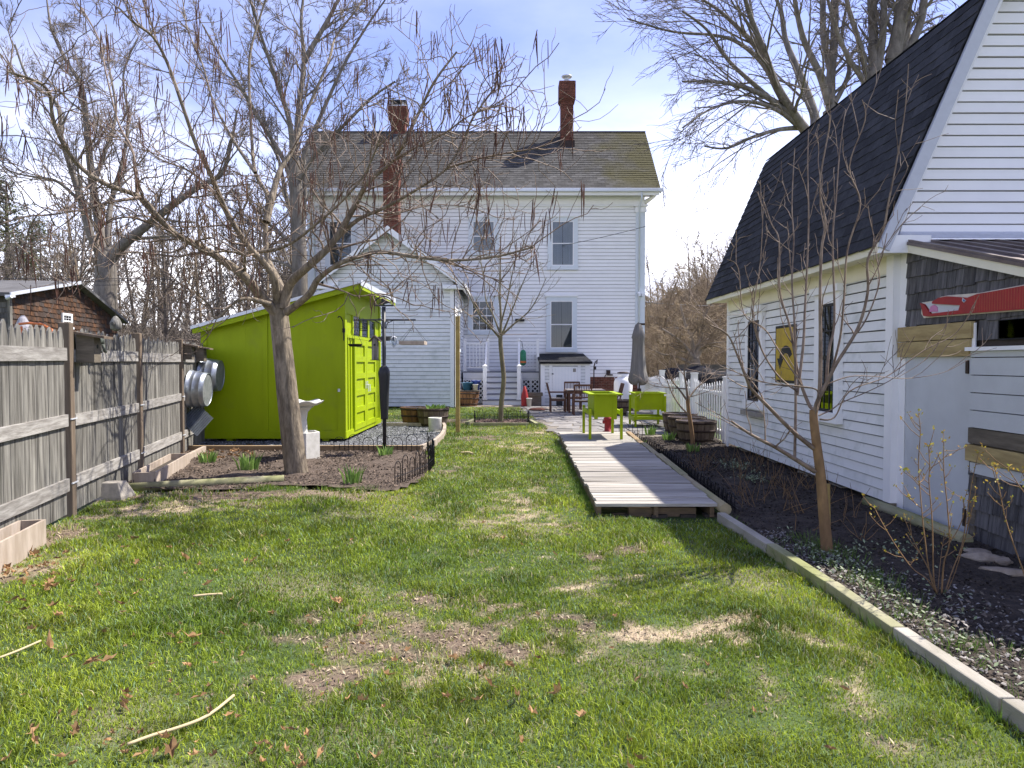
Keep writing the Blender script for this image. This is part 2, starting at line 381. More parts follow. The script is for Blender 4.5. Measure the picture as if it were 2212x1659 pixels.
PAD = [(-6.3, 12.45), (-1.66, 12.4), (-1.50, 13.2), (-1.50, 15.0), (-1.6, 16.6), (-1.9, 18.3), (-3.1, 18.3), (-6.3, 18.3)]
def inside(px, py, poly):
    r = np.zeros(px.shape, bool); n = len(poly)
    for i in range(n):
        x0, y0 = poly[i][0], poly[i][1]; x1, y1 = poly[(i + 1) % n][0], poly[(i + 1) % n][1]
        c = ((y0 > py) != (y1 > py)) & (px < (x1 - x0) * (py - y0) / ((y1 - y0) or 1e-9) + x0)
        r ^= c
    return r
def axis(a, b, step, far):
    v = list(np.arange(a, b + 1e-6, step)); s = step; x = b
    while x < far: s *= 1.35; x += s; v.append(x)
    s = step; x = a; w = []
    while x > -far: s *= 1.35; x -= s; w.append(x)
    return np.array(w[::-1] + v)
gx = axis(-8, 6, .08, 900); gy = axis(1.5, 22, .08, 900)
XX, YY = np.meshgrid(gx, gy)
ff = lambda X, Y: (vnoise(X, Y, .5, 11) - .5) * .03 + (vnoise(X, Y, .15, 12) - .5) * .014
near = (np.abs(XX) < 9) & (YY > 1) & (YY < 23)
occ = inside(XX, YY, [(p[0], p[1]) for p in BED_L]) | inside(XX, YY, BED_R) | inside(XX, YY, PAD) | ((XX > .3) & (YY > 14.3) & (XX < 4.2))
ZZ = np.where(near, ff(XX, YY), 0); ZZ = np.where(occ, -.03, ZZ)
# meadow rises far behind on the right, level elsewhere
ZZ = ZZ + np.clip((YY - 45) / 60, 0, 1) ** 1.5 * 6 * np.clip((XX + 5) / 25, 0, 1) + np.clip((YY - 60) / 60, 0, 1) * 1.5
d, s = ground_factors(XX, YY)
n1 = vnoise(XX, YY, .25, 5)[..., None]
grn = np.array((.055, .085, .022)) * (0.7 + .6 * n1); soil = np.array((.15, .108, .078)) * (.75 + .5 * n1); strw = np.array((.44, .35, .235)) * (.75 + .45 * n1)
colr = grn * (1 - s[..., None]) + strw * s[..., None]; colr = colr * (1 - d[..., None]) + soil * d[..., None]
thin = np.clip(vnoise(XX, YY, .6, 8) * 1.6 - .9, 0, .4)[..., None]
colr = colr * (1 - thin) + strw * .7 * thin
colr = np.where((YY > 30)[..., None], np.array((.17, .155, .075)) * (.8 + .4 * vnoise(XX, YY, 3.0, 9)[..., None]), colr)
nx, ny = len(gx), len(gy)
idx = np.arange(nx * ny).reshape(ny, nx)
F = np.stack([idx[:-1, :-1], idx[:-1, 1:], idx[1:, 1:], idx[1:, :-1]], -1).reshape(-1, 4)
mesh_np('ground', np.stack([XX, YY, ZZ], -1).reshape(-1, 3), F, m_ground, colr.reshape(-1, 3), kind='structure', smooth=True)

rs = np.random.RandomState(5)
def scatter(n, x0, x1, y0, y1): return rs.uniform(x0, x1, n), rs.uniform(y0, y1, n)
def grass_field():
    Xs = []; Ys = []
    for y0, y1, dens in ((2.3, 3.4, 15000), (3.4, 4.8, 10500), (4.8, 6.8, 6400), (6.8, 9.5, 3600), (9.5, 13, 2000), (13, 17.5, 1100), (17.5, 24.6, 550)):
        x0 = max(-.78 * y1 - .1, -8); x1 = 2.3
        n = int((x1 - x0) * (y1 - y0) * dens); a, b = scatter(n, x0, x1, y0, y1); Xs.append(a); Ys.append(b)
    x = np.concatenate(Xs); y = np.concatenate(Ys)
    d, s = ground_factors(x, y)
    cl = vnoise(x, y, .30, 21) * .6 + vnoise(x, y, .11, 22) * .4
    keep = rs.rand(len(x)) < np.clip((1 - .88 * d) * (1 - .62 * s) * (.38 + 1.1 * cl), 0, 1)
    keep &= ~inside(x, y, [(p[0], p[1]) for p in BED_L]) & ~inside(x, y, BED_R) & ~inside(x, y, PAD)
    keep &= ~((x > .92) & (x < 2.3) & (y > 7.05) & (y < 14.4)) & ~((x > .3 + (24 - y) * .08) & (y > 15.4)) & (x > -4.55 - .232 * (y - 7.14))
    keep &= ~((x > -1.0) & (x < .42) & (y > 17.4) & (y < 19.4))
    keep &= ~((x > 1.0) & (y > 14.3))
    x = x[keep]; y = y[keep]; cl = cl[keep]; d = d[keep]; s = s[keep]; n = len(x)
    far = np.clip((y - 3) / 9, 0, 1)
    tall = np.clip(vnoise(x, y, .55, 23) * 1.6 - .45, 0, 1)
    h = (.015 + .023 * cl + .055 * tall * cl) * rs.uniform(.55, 1.35, n) * (1 - .35 * s) * (1 + .35 * far)
    w = (.0021 + .0038 * far) * rs.uniform(.7, 1.4, n)
    a = rs.uniform(0, 2 * math.pi, n); lean = rs.uniform(.15, 1.0, n); b = rs.uniform(0, 2 * math.pi, n)
    z0 = ff(x, y) - .004
    ux, uy = np.cos(a) * w, np.sin(a) * w; lx, ly = np.cos(b) * h * lean, np.sin(b) * h * lean
    V = np.empty((n, 5, 3), np.float32)
    for k, (sx, t) in enumerate(((-1, 0), (1, 0), (.8, .5), (-.8, .5))):
        V[:, k, 0] = x + ux * sx + lx * t * t * 1.2; V[:, k, 1] = y + uy * sx + ly * t * t * 1.2; V[:, k, 2] = z0 + h * t * 1.1
    V[:, 4, 0] = x + lx; V[:, 4, 1] = y + ly; V[:, 4, 2] = z0 + h * (1.05 - lean * .35)
    g1 = np.array((.205, .30, .022)); g2 = np.array((.42, .49, .045)); g3 = np.array((.085, .17, .015)); st = np.array((.56, .48, .28)); bl = np.array((.22, .32, .16))
    u = rs.rand(n)[:, None]; v = vnoise(x, y, .7, 31)[:, None]; v2 = vnoise(x, y, .25, 32)[:, None]
    c = g3 * (1 - v) + g2 * v; c = c * .68 + (g1 * (1 - u) + g2 * u) * .32; dk = np.clip(cl * 2.8 - 1.35, 0, 1)[:, None]; c = c * (1 - .52 * dk)
    c = np.where(rs.rand(n)[:, None] < .10 + .12 * v2, bl, c)
    c = np.where(rs.rand(n)[:, None] < .035 + .55 * s[:, None] + .4 * d[:, None] + .03 * far[:, None], st * rs.uniform(.6, 1.15, n)[:, None], c)
    c = c * rs.uniform(.5, 1.5, n)[:, None]
    C = np.repeat(c[:, None, :], 5, 1)
    i = np.arange(n)[:, None] * 5
    F = np.concatenate([i + np.array([0, 1, 2]), i + np.array([0, 2, 3]), i + np.array([3, 2, 4])])
    print('grass blades', n)
    o = mesh_np('lawn_grass', V.reshape(-1, 3), F, m_grass, C.reshape(-1, 3))
    tag(o, 'patchy spring lawn of green and straw coloured blades', 'grass', kind='stuff')
grass_field()

def chips(name, poly, n, size, cols, z, label, cat, thick=.35, zone=None, flat=.5, wd=(.25, .8)):
    P_ = [(p[0], p[1]) for p in poly]; xs = [p[0] for p in P_]; ys = [p[1] for p in P_]
    x, y = scatter(n * (14 if zone is not None else 2), min(xs), max(xs), min(ys), max(ys))
    k = inside(x, y, P_)
    if zone is not None: k &= zone(x, y)
    x = x[k][:n]; y = y[k][:n]; n = len(x)
    sz = size * rs.uniform(.4, 1.3, n) * (1 + np.clip((y - 5) / 14, 0, 1.2) * .5)
    a = rs.uniform(0, 2 * math.pi, n); t = rs.normal(0, flat, (n, 2))
    A = np.stack([np.cos(a), np.sin(a), t[:, 0]], -1); A /= np.linalg.norm(A, axis=1)[:, None]; A *= sz[:, None]
    B = np.stack([-np.sin(a), np.cos(a), t[:, 1]], -1); B /= np.linalg.norm(B, axis=1)[:, None]; B *= (sz * rs.uniform(wd[0], wd[1], n))[:, None]
    Cc = np.cross(A, B); Cc /= np.linalg.norm(Cc, axis=1)[:, None]; Cc *= (sz * thick)[:, None]
    zz = (z(x, y) if callable(z) else np.full(n, z)) + sz * .2
    O = np.stack([x, y, zz], -1)
    V = np.stack([O - A, O + A * .7 + B * .4, O + B, O - B, O + Cc], 1)      # low irregular shard
    i = np.arange(n)[:, None] * 5
    F = np.concatenate([i + np.array([0, 3, 4]), i + np.array([3, 1, 4]), i + np.array([1, 2, 4]), i + np.array([2, 0, 4])])
    cols = np.array(cols); c = cols[rs.randint(0, len(cols), n)] * rs.uniform(.6, 1.3, n)[:, None]
    o = mesh_np(name, V.reshape(-1, 3), F, m_chip, np.repeat(c[:, None, :], 5, 1).reshape(-1, 3))
    return tag(o, label, cat, kind='stuff')
def bed_sheet(name, poly, mat_, zc, amp, step=.09):
    xs = [p[0] for p in poly]; ys = [p[1] for p in poly]
    X, Y = np.meshgrid(np.arange(min(xs) - step, max(xs) + step, step), np.arange(min(ys) - step, max(ys) + step, step))
    In = inside(X, Y, [(p[0], p[1]) for p in poly])
    Zv = zc + (vnoise(X, Y, .3, 41) - .5) * amp + (vnoise(X, Y, .1, 42) - .5) * amp * .6
    idx = np.arange(X.size).reshape(X.shape)
    F = np.stack([idx[:-1, :-1], idx[:-1, 1:], idx[1:, 1:], idx[1:, :-1]], -1)
    m = In[:-1, :-1] | In[1:, 1:] | In[:-1, 1:] | In[1:, :-1]
    return mesh_np(name, np.stack([X, Y, Zv], -1).reshape(-1, 3), F[m], mat_, kind='structure', smooth=True)
m_mulch_l = mat('brown_mulch', (.075, .056, .042), .95, col2=(.125, .095, .072), vs=14, var=.3, bump=.02, bs=35)
m_mulch_r = mat('black_mulch', (.030, .024, .020), .95, col2=(.062, .048, .036), vs=14, var=.3, bump=.02, bs=35)
m_gravelbase = mat('grey_gravel_base', (.085, .088, .094), .95, col2=(.15, .155, .162), vs=60, var=.3, bump=.012, bs=60)
bed_sheet('left_planting_bed', BED_L, m_mulch_l, .03, .05)
bed_sheet('right_planting_bed', BED_R, m_mulch_r, .02, .05)
MB().prism([(x, y, -.05) for x, y in PAD], (0, 0, .08)).build('gravel_pad', m_gravelbase, kind='structure')
chips('bark_mulch', BED_L, 11000, .018, [(.075, .055, .040), (.115, .085, .062), (.18, .135, .10), (.045, .035, .028)], .035, 'brown bark mulch covering the bed round the large tree', 'mulch')
chips('black_mulch', BED_R, 15000, .018, [(.026, .021, .018), (.038, .03, .025), (.065, .05, .038)], .03, 'black mulch covering the bed along the white barn', 'mulch')
chips('wood_chip_litter', BED_R, 3600, .018, [(.30, .28, .255), (.16, .135, .105), (.11, .09, .07), (.20, .19, .175), (.08, .065, .055)], .04, 'pale wood chips and litter at the sunny lawn edge of the black bed', 'wood chips',
      zone=lambda x, y: (x < 2.42 + 1.7 * np.clip((6.0 - y) / 2.4, 0, 1) * rs.rand(len(x)) ** 1.2 + .1) & (y < 6.4))
chips('gravel', [(-6.2, 12.5), (-1.7, 12.5), (-1.56, 13.4), (-1.6, 16.5), (-1.95, 18.2), (-6.2, 18.2)], 15000, .016,
      [(.12, .124, .132), (.18, .186, .196), (.26, .266, .278), (.07, .072, .078)], .032, 'crushed grey stone spread round the green shed', 'gravel', thick=.6)
LAWN = [(-4.6, 2.4), (2.1, 2.4), (2.1, 7.0), (.8, 7.2), (.85, 14.6), (-1.0, 17.3), (-1.1, 8.4), (-3.5, 8.4), (-4.6, 7.0)]
def lz_(x, y): return ff(x, y) + .004
chips('lawn_thatch', LAWN, 15000, .018, [(.36, .28, .18), (.22, .165, .11), (.42, .35, .23), (.13, .10, .07), (.28, .21, .14)], lz_, 'matted dead grass and leaf crumbs lying in the bare patches of the lawn', 'thatch', thick=.10, flat=.45, wd=(.07, .38),
      zone=lambda x, y: (lambda d_, s_: rs.rand(len(x)) < np.maximum(d_, s_) * np.clip(4.5 / y, 0, 1) ** 1.5 + .012)(*ground_factors(x, y)))
# low ground cover on the sunny edge of the right bed, and fine weeds
def leaf_mat(name, pts, size, m_, label, cat, zr=.05):
    n = len(pts); O = np.array([(p[0], p[1], p[2] + U(0, zr)) for p in pts]); a = rs.uniform(0, 6.28, n); t = rs.normal(0, .5, (n, 2)); sz = size * rs.uniform(.5, 1.4, n)[:, None]
    A = np.stack([np.cos(a), np.sin(a), t[:, 0]], -1) * sz; B = np.stack([-np.sin(a), np.cos(a), t[:, 1]], -1) * sz * .55
    V = np.stack([O - A, O + B, O + A, O - B], 1); F = np.arange(n * 4).reshape(n, 4)
    o = mesh_np(name, V.reshape(-1, 3), F, m_); return tag(o, label, cat, kind='stuff')
pts = []
for cx, cy, sx, sy, n in ((2.5, 5.3, .12, .45, 330), (2.45, 3.9, .08, .6, 150), (3.1, 5.7, .35, .2, 180), (2.7, 4.6, .2, .25, 110), (3.35, 10.4, .12, .3, 350), (3.2, 9.2, .1, .14, 200)):
    for _ in range(n):
        x, y = rnd.gauss(cx, sx), rnd.gauss(cy, sy)
        if 2.32 < x < 4.0 and y > 2.3: pts.append((x, y, .04))
leaf_mat('ground_cover', pts, .014, m_ivy, 'low grey green creeping leaves along the sunny edge of the black bed', 'ground cover')
# sparse green blades inside the right bed edge
def tuft_field(name, spots, label, m_=m_grass):
    V = []; F = []; C = []
    for cx, cy, z, rad, n, hh in spots:
        for _ in range(n):
            a = U(0, 6.28); r = rad * math.sqrt(U(0, 1)); x = cx + r * math.cos(a); y = cy + r * math.sin(a); b = U(0, 6.28); w = .003; h = hh * U(.5, 1.3); l = h * U(.1, .7)
            i = len(V); V += [(x - w * math.cos(b), y - w * math.sin(b), z), (x + w * math.cos(b), y + w * math.sin(b), z), (x + l * math.cos(a), y + l * math.sin(a), z + h)]
            F.append((i, i + 1, i + 2)); g = U(.7, 1.3); C += [(.13 * g, .22 * g, .04 * g)] * 3
    o = mesh_np(name, V, F, m_, np.array(C)); return tag(o, label, 'grass', kind='stuff')
tuft_field('weed_grass', [(U(2.34, 2.75), U(2.8, 6.2), .02, .12, 50, .07) for _ in range(34)] + [(2.18, U(3, 7), 0, .05, 30, .08) for _ in range(40)] +
           [(U(.8, .9), U(7.2, 14), 0, .06, 30, .09) for _ in range(50)] + [(U(-3.4, -1.7), U(8.55, 8.75), .01, .1, 26, .06) for _ in range(20)],
           'long grass tufts growing along the timber edging and boardwalk')

# patio of flagstones
patio = MB().prism([(1.05, 14.9, -.05), (2.6, 14.5, -.05), (4.1, 14.7, -.05), (4.1, 22.4, -.05), (5.4, 28.9, -.05), (-2.0, 28.9, -.05), (-2.0, 25.2, -.05), (.2, 24.6, -.05), (.5, 20, -.05)], (0, 0, .056)).build(
    'patio', mat('patio_joint_sand', (.20, .175, .14), .95, var=.2, vs=8, bump=.01, bs=40), kind='structure')
def jig(i, j): r = random.Random(i * 131 + j * 17); return r.uniform(-.13, .13), r.uniform(-.1, .1)
for i in range(0, 9):
    for j in range(0, 17):
        q = []
        for a, b in ((i, j), (i + 1, j), (i + 1, j + 1), (i, j + 1)):
            jx, jy = jig(a, b); q.append(Vector((-.4 + a * .62 + (j % 2) * .2 + jx, 14.6 + b * .66 + jy, 0)))
        c = sum(q, Vector()) / 4
        if not (1.0 < c.x + (c.y - 15) * .07 and c.x < 3.95 and c.y > 15.0 + max(0, 1.6 - c.x)) and not (c.y > 24.9 and -1.6 < c.x < 4): continue
        if c.y < 14.9: continue
        q = [c + (p - c) * .93 for p in q]; zt = .018 + U(-.004, .006)
        MB().prism([(p.x, p.y, .0) for p in q], (0, 0, zt)).build('flagstone', m_stone, patio)

# ---------------------------------------------------------------- boardwalk
bw = thing('boardwalk', 'long low boardwalk of bleached cross planks leading to the patio', 'boardwalk', (1.55, 10.6, 0))
y = 7.10; items = []
xl = lambda yy: .87 + (yy - 7.08) * .014
xr = lambda yy: 2.11 + (yy - 7.08) * .032
k = 0
while y < 14.3:
    w = .137 + U(-.006, .004); a = xl(y) + U(-.02, .02); b = xr(y) + U(-.015, .015); t = U(-.010, .010) if rnd.random() > .12 else U(.015, .035)
    c = Vector(((a + b) / 2, y + w / 2, .135 + U(-.003, .004)))
    ax = Vector((b - a, U(-.012, .012), t)); items.append(M4(c, ax, (0, w, U(-.006, .006)), (0, 0, .032))); y += w + U(.010, .018)
pieces('plank', m_deck, items, bw)
m_side = mat('brown_stringer', (.20, .14, .085), .9, col2=(.12, .09, .06), vs=4, st=(1, 1, 5), var=.15)
for xx in (.03, .62, 1.2): MB().bar((xl(7.1) + xx, 7.14, .06), (xl(14.2) + xx, 14.3, .06), .045, .115).build('stringer', m_side, bw)
MB().box(1.22, 1.92, 7.20, 7.28, -.03, .085).build('end_beam', m_side, bw)
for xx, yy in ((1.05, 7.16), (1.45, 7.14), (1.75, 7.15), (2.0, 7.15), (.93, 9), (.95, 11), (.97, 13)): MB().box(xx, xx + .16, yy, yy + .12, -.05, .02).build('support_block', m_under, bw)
t = thing('timber_edging', 'weathered boards and log running along the right side of the boardwalk', 'edging', (2.2, 10, 0))
for (a, b, w) in ((7.0, 8.9, .10), (8.95, 10.9, .10), (10.95, 12.4, .09), (12.45, 14.4, .09)):
    if a < 8: MB().tube([(xr(a) + .06, a, .11), (xr(b) + .06, b, .10)], .06, 10).build('log', m_timber, t, smooth=True)
    else: MB().bar((xr(a) + .06, a, .10), (xr(b) + .07, b, .12), w, .10).build('timber', m_edgewood if a > 12 else m_timber, t)
# lawn edging timbers on the right
t = thing('lawn_edging', 'curving line of mossy timbers between lawn and black mulch bed', 'edging', (2.2, 5, 0))
pp = [(2.10, 6.95), (2.16, 5.75), (2.20, 4.75), (2.21, 3.92), (2.235, 3.08), (2.26, 2.2)]
for (a, b), g in zip(zip(pp, pp[1:]), (m_timber_w, m_timber_g, m_timber_g, m_timber_w, m_timber_w)):
    d = (Vector(b) - Vector(a)) * .012
    MB().bar((a[0] + d.x, a[1] + d.y, .045), (b[0] - d.x, b[1] - d.y, .04), .085, .10).build('timber', g, t, bevel=.008)
# ---------------------------------------------------------------- walls, windows, siding helpers
def clapboards(part, m_, O, u, n, z0, z1, step, ext, t=.034, name='clapboard'):
    """boards on a wall: O origin, u along the wall, n outward; ext(z) -> (a, b) extent along u"""
    O = Vector(O); u = Vector(u).normalized(); n = Vector(n).normalized(); z = z0
    gap = min(.016, step * .11)
    while z < z1 - .01:
        zt = min(z + step - gap, z1)
        a0, b0 = ext(z); a1, b1 = ext(zt)
        if b0 - a0 > .05:
            if b1 < a1: a1 = b1 = (a1 + b1) / 2
            cuts = [a0] + ([a0 + (b0 - a0) * U(.15, .85)] if b0 - a0 > 1.5 and rnd.random() < .75 else []) + [b0]
            f = lambda a, zz, o: O + u * a + Z * zz + n * o
            for ci in range(len(cuts) - 1):
                p0 = cuts[ci] + (.002 if ci else 0); p1 = cuts[ci + 1] - (.002 if ci < len(cuts) - 2 else 0); q0 = p0 if ci else a1; q1 = p1 if ci < len(cuts) - 2 else b1
                tt = t * U(.86, 1.1); w0 = U(-.0025, .0025); w1 = U(-.0025, .0025)
                v = [f(p0, z + w0, 0), f(p1, z + w1, 0), f(q1, zt, 0), f(q0, zt, 0), f(p0, z + w0, tt), f(p1, z + w1, tt), f(q1, zt, .012), f(q0, zt, .012)]
                MB().add(v, [(0, 1, 2, 3), (7, 6, 5, 4), (0, 4, 5, 1), (1, 5, 6, 2), (2, 6, 7, 3), (3, 7, 4, 0)]).build(name, m_, part)
        z += step
def window(root, O, u, n, x0, x1, z0, z1, cas=.12, muntin='one', trim=None, head=True, curtain=None, hcas=None, sill=True, depth=.06, glass=None, fr=.035):
    """double hung window standing proud of the wall; x0..x1, z0..z1 is the sash opening"""
    trim = trim or m_grey_trim; O = Vector(O); u = Vector(u).normalized(); n = Vector(n).normalized()
    def bx(a0, a1, c0, c1, o0, o1):
        return MB().prism([O + u * a0 + Z * c0 + n * o0, O + u * a1 + Z * c0 + n * o0, O + u * a1 + Z * c1 + n * o0, O + u * a0 + Z * c1 + n * o0], n * (o1 - o0))
    w = MB()
    for q in ((x0 - cas, x0, z0 - cas * .8, z1 + cas), (x1, x1 + cas, z0 - cas * .8, z1 + cas)): w.add(*(lambda b: (b.v, b.f))(bx(*q, 0, depth)))
    b = bx(x0, x1, z1, z1 + cas, 0, depth); w.add(b.v, b.f)
    win = w.build('window', trim, root)
    bx(x0 - cas - .02, x1 + cas + .02, z0 - cas, z0, 0, depth + .03).build('sill', trim, win)
    if head: bx(x0 - cas - .05, x1 + cas + .05, z1 + cas, z1 + cas + .09, 0, depth + .05).build('head_moulding', m_trim, win)
    bx(x0, x1, z0, z1, .020, .024).build('dark_interior', m_dark, win)
    if curtain:
        for s0, s1 in ((x0 + .01, (x0 + x1) / 2 - .015), ((x0 + x1) / 2 + .015, x1 - .01)): bx(s0, s1, z0, z1, .028, .032).build('curtain', curtain, win)
    zm = (z0 + z1) / 2
    s = MB()
    for q in ((x0, x0 + fr, z0, z1), (x1 - fr, x1, z0, z1), (x0 + fr, x1 - fr, z0, z0 + fr), (x0 + fr, x1 - fr, z1 - fr, z1), (x0 + fr, x1 - fr, zm - .02, zm + .02)):
        b = bx(*q, .034, depth - .008); s.add(b.v, b.f)
    if muntin == 'six':
        for k in (1, 2):
            xx = x0 + (x1 - x0) * k / 3; b = bx(xx - fr * .28, xx + fr * .28, z0 + fr, zm - .02, .036, depth - .014); s.add(b.v, b.f); b = bx(xx - fr * .28, xx + fr * .28, zm + .02, z1 - fr, .036, depth - .014); s.add(b.v, b.f)
        for zz in ((z0 + zm) / 2, (zm + z1) / 2):
            for a, c in ((x0 + fr, x0 + (x1 - x0) / 3 - .01), (x0 + (x1 - x0) / 3 + .01, x0 + 2 * (x1 - x0) / 3 - .01), (x0 + 2 * (x1 - x0) / 3 + .01, x1 - fr)):
                b = bx(a, c, zz - fr * .28, zz + fr * .28, .036, depth - .014); s.add(b.v, b.f)
    s.build('sash', m_black if muntin == 'six' and trim is m_trim else m_trim, win)
    for a, c in ((z0 + fr, zm - .02), (zm + .02, z1 - fr)): bx(x0 + fr, x1 - fr, a, c, .038, .040).build('pane', glass or m_glass, win)
    return win
def shingles(part, m_, A, B, up, length, course, width, thick=.012, limit=300, name='shingle', skew=.5, tilt=.012):
    """courses on a slope: A-B is the eave line, up the unit vector up the slope"""
    A = Vector(A); B = Vector(B); up = Vector(up).normalized(); u = (B - A).normalized(); W = (B - A).length; n = u.cross(up).normalized()
    if n.z < 0: n = -n
    items = []; k = 0; y = 0
    while y < length - .01:
        hgt = min(course * 1.12, length - y); x = -(k % 2) * width * skew
        while x < W - .01:
            a = max(x, 0); b = min(x + width - .006, W)
            if b - a > .02:
                dn = U(0, .006)
                c = A + u * ((a + b) / 2) + up * (y + hgt / 2 - dn) + n * (thick / 2 + tilt / 2)
                items.append(M4(c, u * (b - a), n * (thick * U(.8, 1.2)), up * hgt - n * tilt))
            x += width
        y += course; k += 1
    pieces(name, m_, items, part, limit)
def bricks(part, x0, x1, y0, y1, z0, z1, limit=100, bw=.21, bh=.068, d=.012, name='brick', faces='frl'):
    items = []; z = z0; k = 0
    while z < z1 - .02:
        h = min(bh, z1 - z) - .010
        if 'f' in faces:
            x = x0 - (k % 2) * bw / 2
            while x < x1 - .01:
                a, b = max(x, x0 - d), min(x + bw - .010, x1 + d)
                if b - a > .03: items.append(M4(((a + b) / 2, y0 - d / 2, z + h / 2), (b - a, 0, 0), (0, d, 0), (0, 0, h)))
                x += bw
        for sd, xx in (('r', x1 + d / 2), ('l', x0 - d / 2)):
            if sd in faces:
                y = y0 + (k % 2) * bw / 2 - bw / 2
                while y < y1 - .01:
                    a, b = max(y, y0 + .002), min(y + bw - .010, y1)
                    if b - a > .03: items.append(M4((xx, (a + b) / 2, z + h / 2), (d, 0, 0), (0, b - a, 0), (0, 0, h)))
                    y += bw
        z += bh; k += 1
    pieces(name, m_brick, items, part, limit)

# ---------------------------------------------------------------- white farmhouse
YM = 29.0
hs = thing('white_farmhouse', 'tall white clapboard farmhouse with mossy grey roof and three brick chimneys', 'house', (-1.5, YM, 0))
XL, XR = -8.45, 5.49
ZE, YE = 8.62, 28.45; ZR, YR = 12.02, 31.85
wall = MB().box(XL, XR, YM, YM + 6.0, 1.0, 8.5).prism([(XL + .02, YM, 8.5), (XL + .02, YR, ZR - .35), (XL + .02, YM + 6.0, 8.5)], (XR - XL - .04, 0, 0)).build('wall', m_lapshade, hs)
clapboards(wall, m_white, (0, YM, 0), (1, 0, 0), (0, -1, 0), 1.0, 8.05, .148, lambda z: (XL + .02, XR - .02))
clapboards(wall, m_white, (XR, 0, 0), (0, 1, 0), (1, 0, 0), 1.0, 8.05, .148, lambda z: (YM + .02, YM + 5.98))
fnd = MB().box(XL + .02, XR - .02, YM + .02, YM + 5.9, -.1, 1.0).build('foundation', m_mortar, hs)
bricks(fnd, 2.8, XR, YM + .02, YM + 1, .0, 1.0, 300, faces='f', d=.02)
# corner boards with capitals, frieze, soffit, gutter, downspout
for x0, x1 in ((XR - .36, XR + .03), (XL - .03, XL + .33)):
    cb = MB().box(x0, x1, YM - .06, YM, 1.0, 7.95).build('corner_board', m_grey_trim, hs)
    MB().box(x0 - .05, x1 + .05, YM - .11, YM, 7.82, 7.95).box(x0 - .03, x1 + .03, YM - .09, YM, 7.95, 8.05).box(x0 - .09, x1 + .09, YM - .15, YM, 8.05, 8.12).build('capital', m_trim, cb)
MB().box(XL, XR, YM - .05, YM, 8.12, 8.46).box(XL, XR, YM - .09, YM, 8.05, 8.10).build('frieze_board', m_trim, hs)
MB().box(XL - .45, XR + .45, YE + .02, YM + .1, 8.47, 8.52).build('soffit', m_trim, hs)
MB().box(XL - .47, XR + .5, YE - .02, YE + .02, 8.40, 8.62).build('fascia', m_trim, hs)
MB().box(XL - .5, XR + .62, YE - .14, YE - .03, 8.52, 8.66).build('gutter', m_alu, hs, bevel=.02)
MB().prism([(XR, YM - .1, 8.30), (XR + .47, YM - .5, 8.47), (XR + .47, YM + .3, 8.47), (XR, YM + .3, 8.1)], (0, 0, .03)).build('cornice_return', m_trim, hs)
for xd, zb in ((XR - .22, .8), (XL + .3, 1.0)):
    MB().tube([(xd, YE - .06, 8.5), (xd, YE - .04, 8.2), (xd, YM - .10, 8.0), (xd, YM - .10, zb)], .038, 8).build('downspout', m_grey_trim, hs, smooth=True)
MB().box(XR - .3, XR - .05, YM - .2, YM - .06, 4.42, 4.52).box(XR - .27, XR - .18, YM - .26, YM - .1, 4.33, 4.46).box(XR - .14, XR - .05, YM - .26, YM - .1, 4.33, 4.46).build('floodlight', m_alu, hs)
# roof with mossy right end
m_moss = mat('mossy_shingle', (.10, .098, .094), .95, col2=(.062, .06, .057), vs=1.3, rnd_v=.25, var=.2, island=True, bump=.004, bs=60)
nt = m_moss.node_tree; N = nt.nodes
def add_moss(m_, x0, x1):
    nt = m_.node_tree; N = nt.nodes; K = nt.links; g = N.new('ShaderNodeNewGeometry'); sx = N.new('ShaderNodeSeparateXYZ'); K.new(g.outputs['Position'], sx.inputs[0])
    mr = N.new('ShaderNodeMapRange'); mr.inputs[1].default_value = x0; mr.inputs[2].default_value = x1; K.new(sx.outputs[0], mr.inputs[0])
    nn = N.new('ShaderNodeTexNoise'); nn.inputs['Scale'].default_value = .9; nn.inputs['Detail'].default_value = 6; K.new(g.outputs['Position'], nn.inputs['Vector'])
    a = N.new('ShaderNodeMath'); a.operation = 'ADD'; K.new(mr.outputs[0], a.inputs[0]); K.new(nn.outputs[0], a.inputs[1])
    r2 = N.new('ShaderNodeMapRange'); r2.inputs[1].default_value = .98; r2.inputs[2].default_value = 1.32; r2.inputs[4].default_value = .85; K.new(a.outputs[0], r2.inputs[0])
    pb = N['Principled BSDF']; src = pb.inputs['Base Color'].links[0].from_socket
    mx = N.new('ShaderNodeMix'); mx.data_type = 'RGBA'; K.new(r2.outputs[0], mx.inputs[0]); K.new(src, mx.inputs[6]); mx.inputs[7].default_value = (.075, .068, .022, 1); K.new(mx.outputs[2], pb.inputs['Base Color'])
add_moss(m_moss, 1.0, 6.2)
RX0, RX1 = XL - .48, XR + .55
sl = Vector((0, YR - YE, ZR - ZE)); SLn = sl.normalized()
nrm = Vector((0, -SLn.z, SLn.y))
rf = MB().prism([(RX0, YE, ZE), (RX0, YR, ZR), (RX0, 2 * YR - YE, ZE), (RX0, 2 * YR - YE, ZE - .12), (RX0, YR, ZR - .14), (RX0, YE, ZE - .12)], (RX1 - RX0, 0, 0)).build('roof', m_hroof, hs)
shingles(rf, m_moss, (RX0, YE - .03, ZE), (RX1, YE - .03, ZE), SLn, sl.length, .150, .30, .020, 300, tilt=.02)
MB().bar((RX0, YR, ZR + .02), (RX1, YR, ZR + .02), .2, .05).build('ridge_cap', m_hroof, rf)
for xx in (RX1, RX0): MB().prism([(xx - .02, YE, ZE - .16), (xx - .02, YE, ZE - .01), (xx - .02, YR, ZR - .01), (xx - .02, YR, ZR - .18)], (.045, 0, 0)).build('rake_board', m_trim, hs)
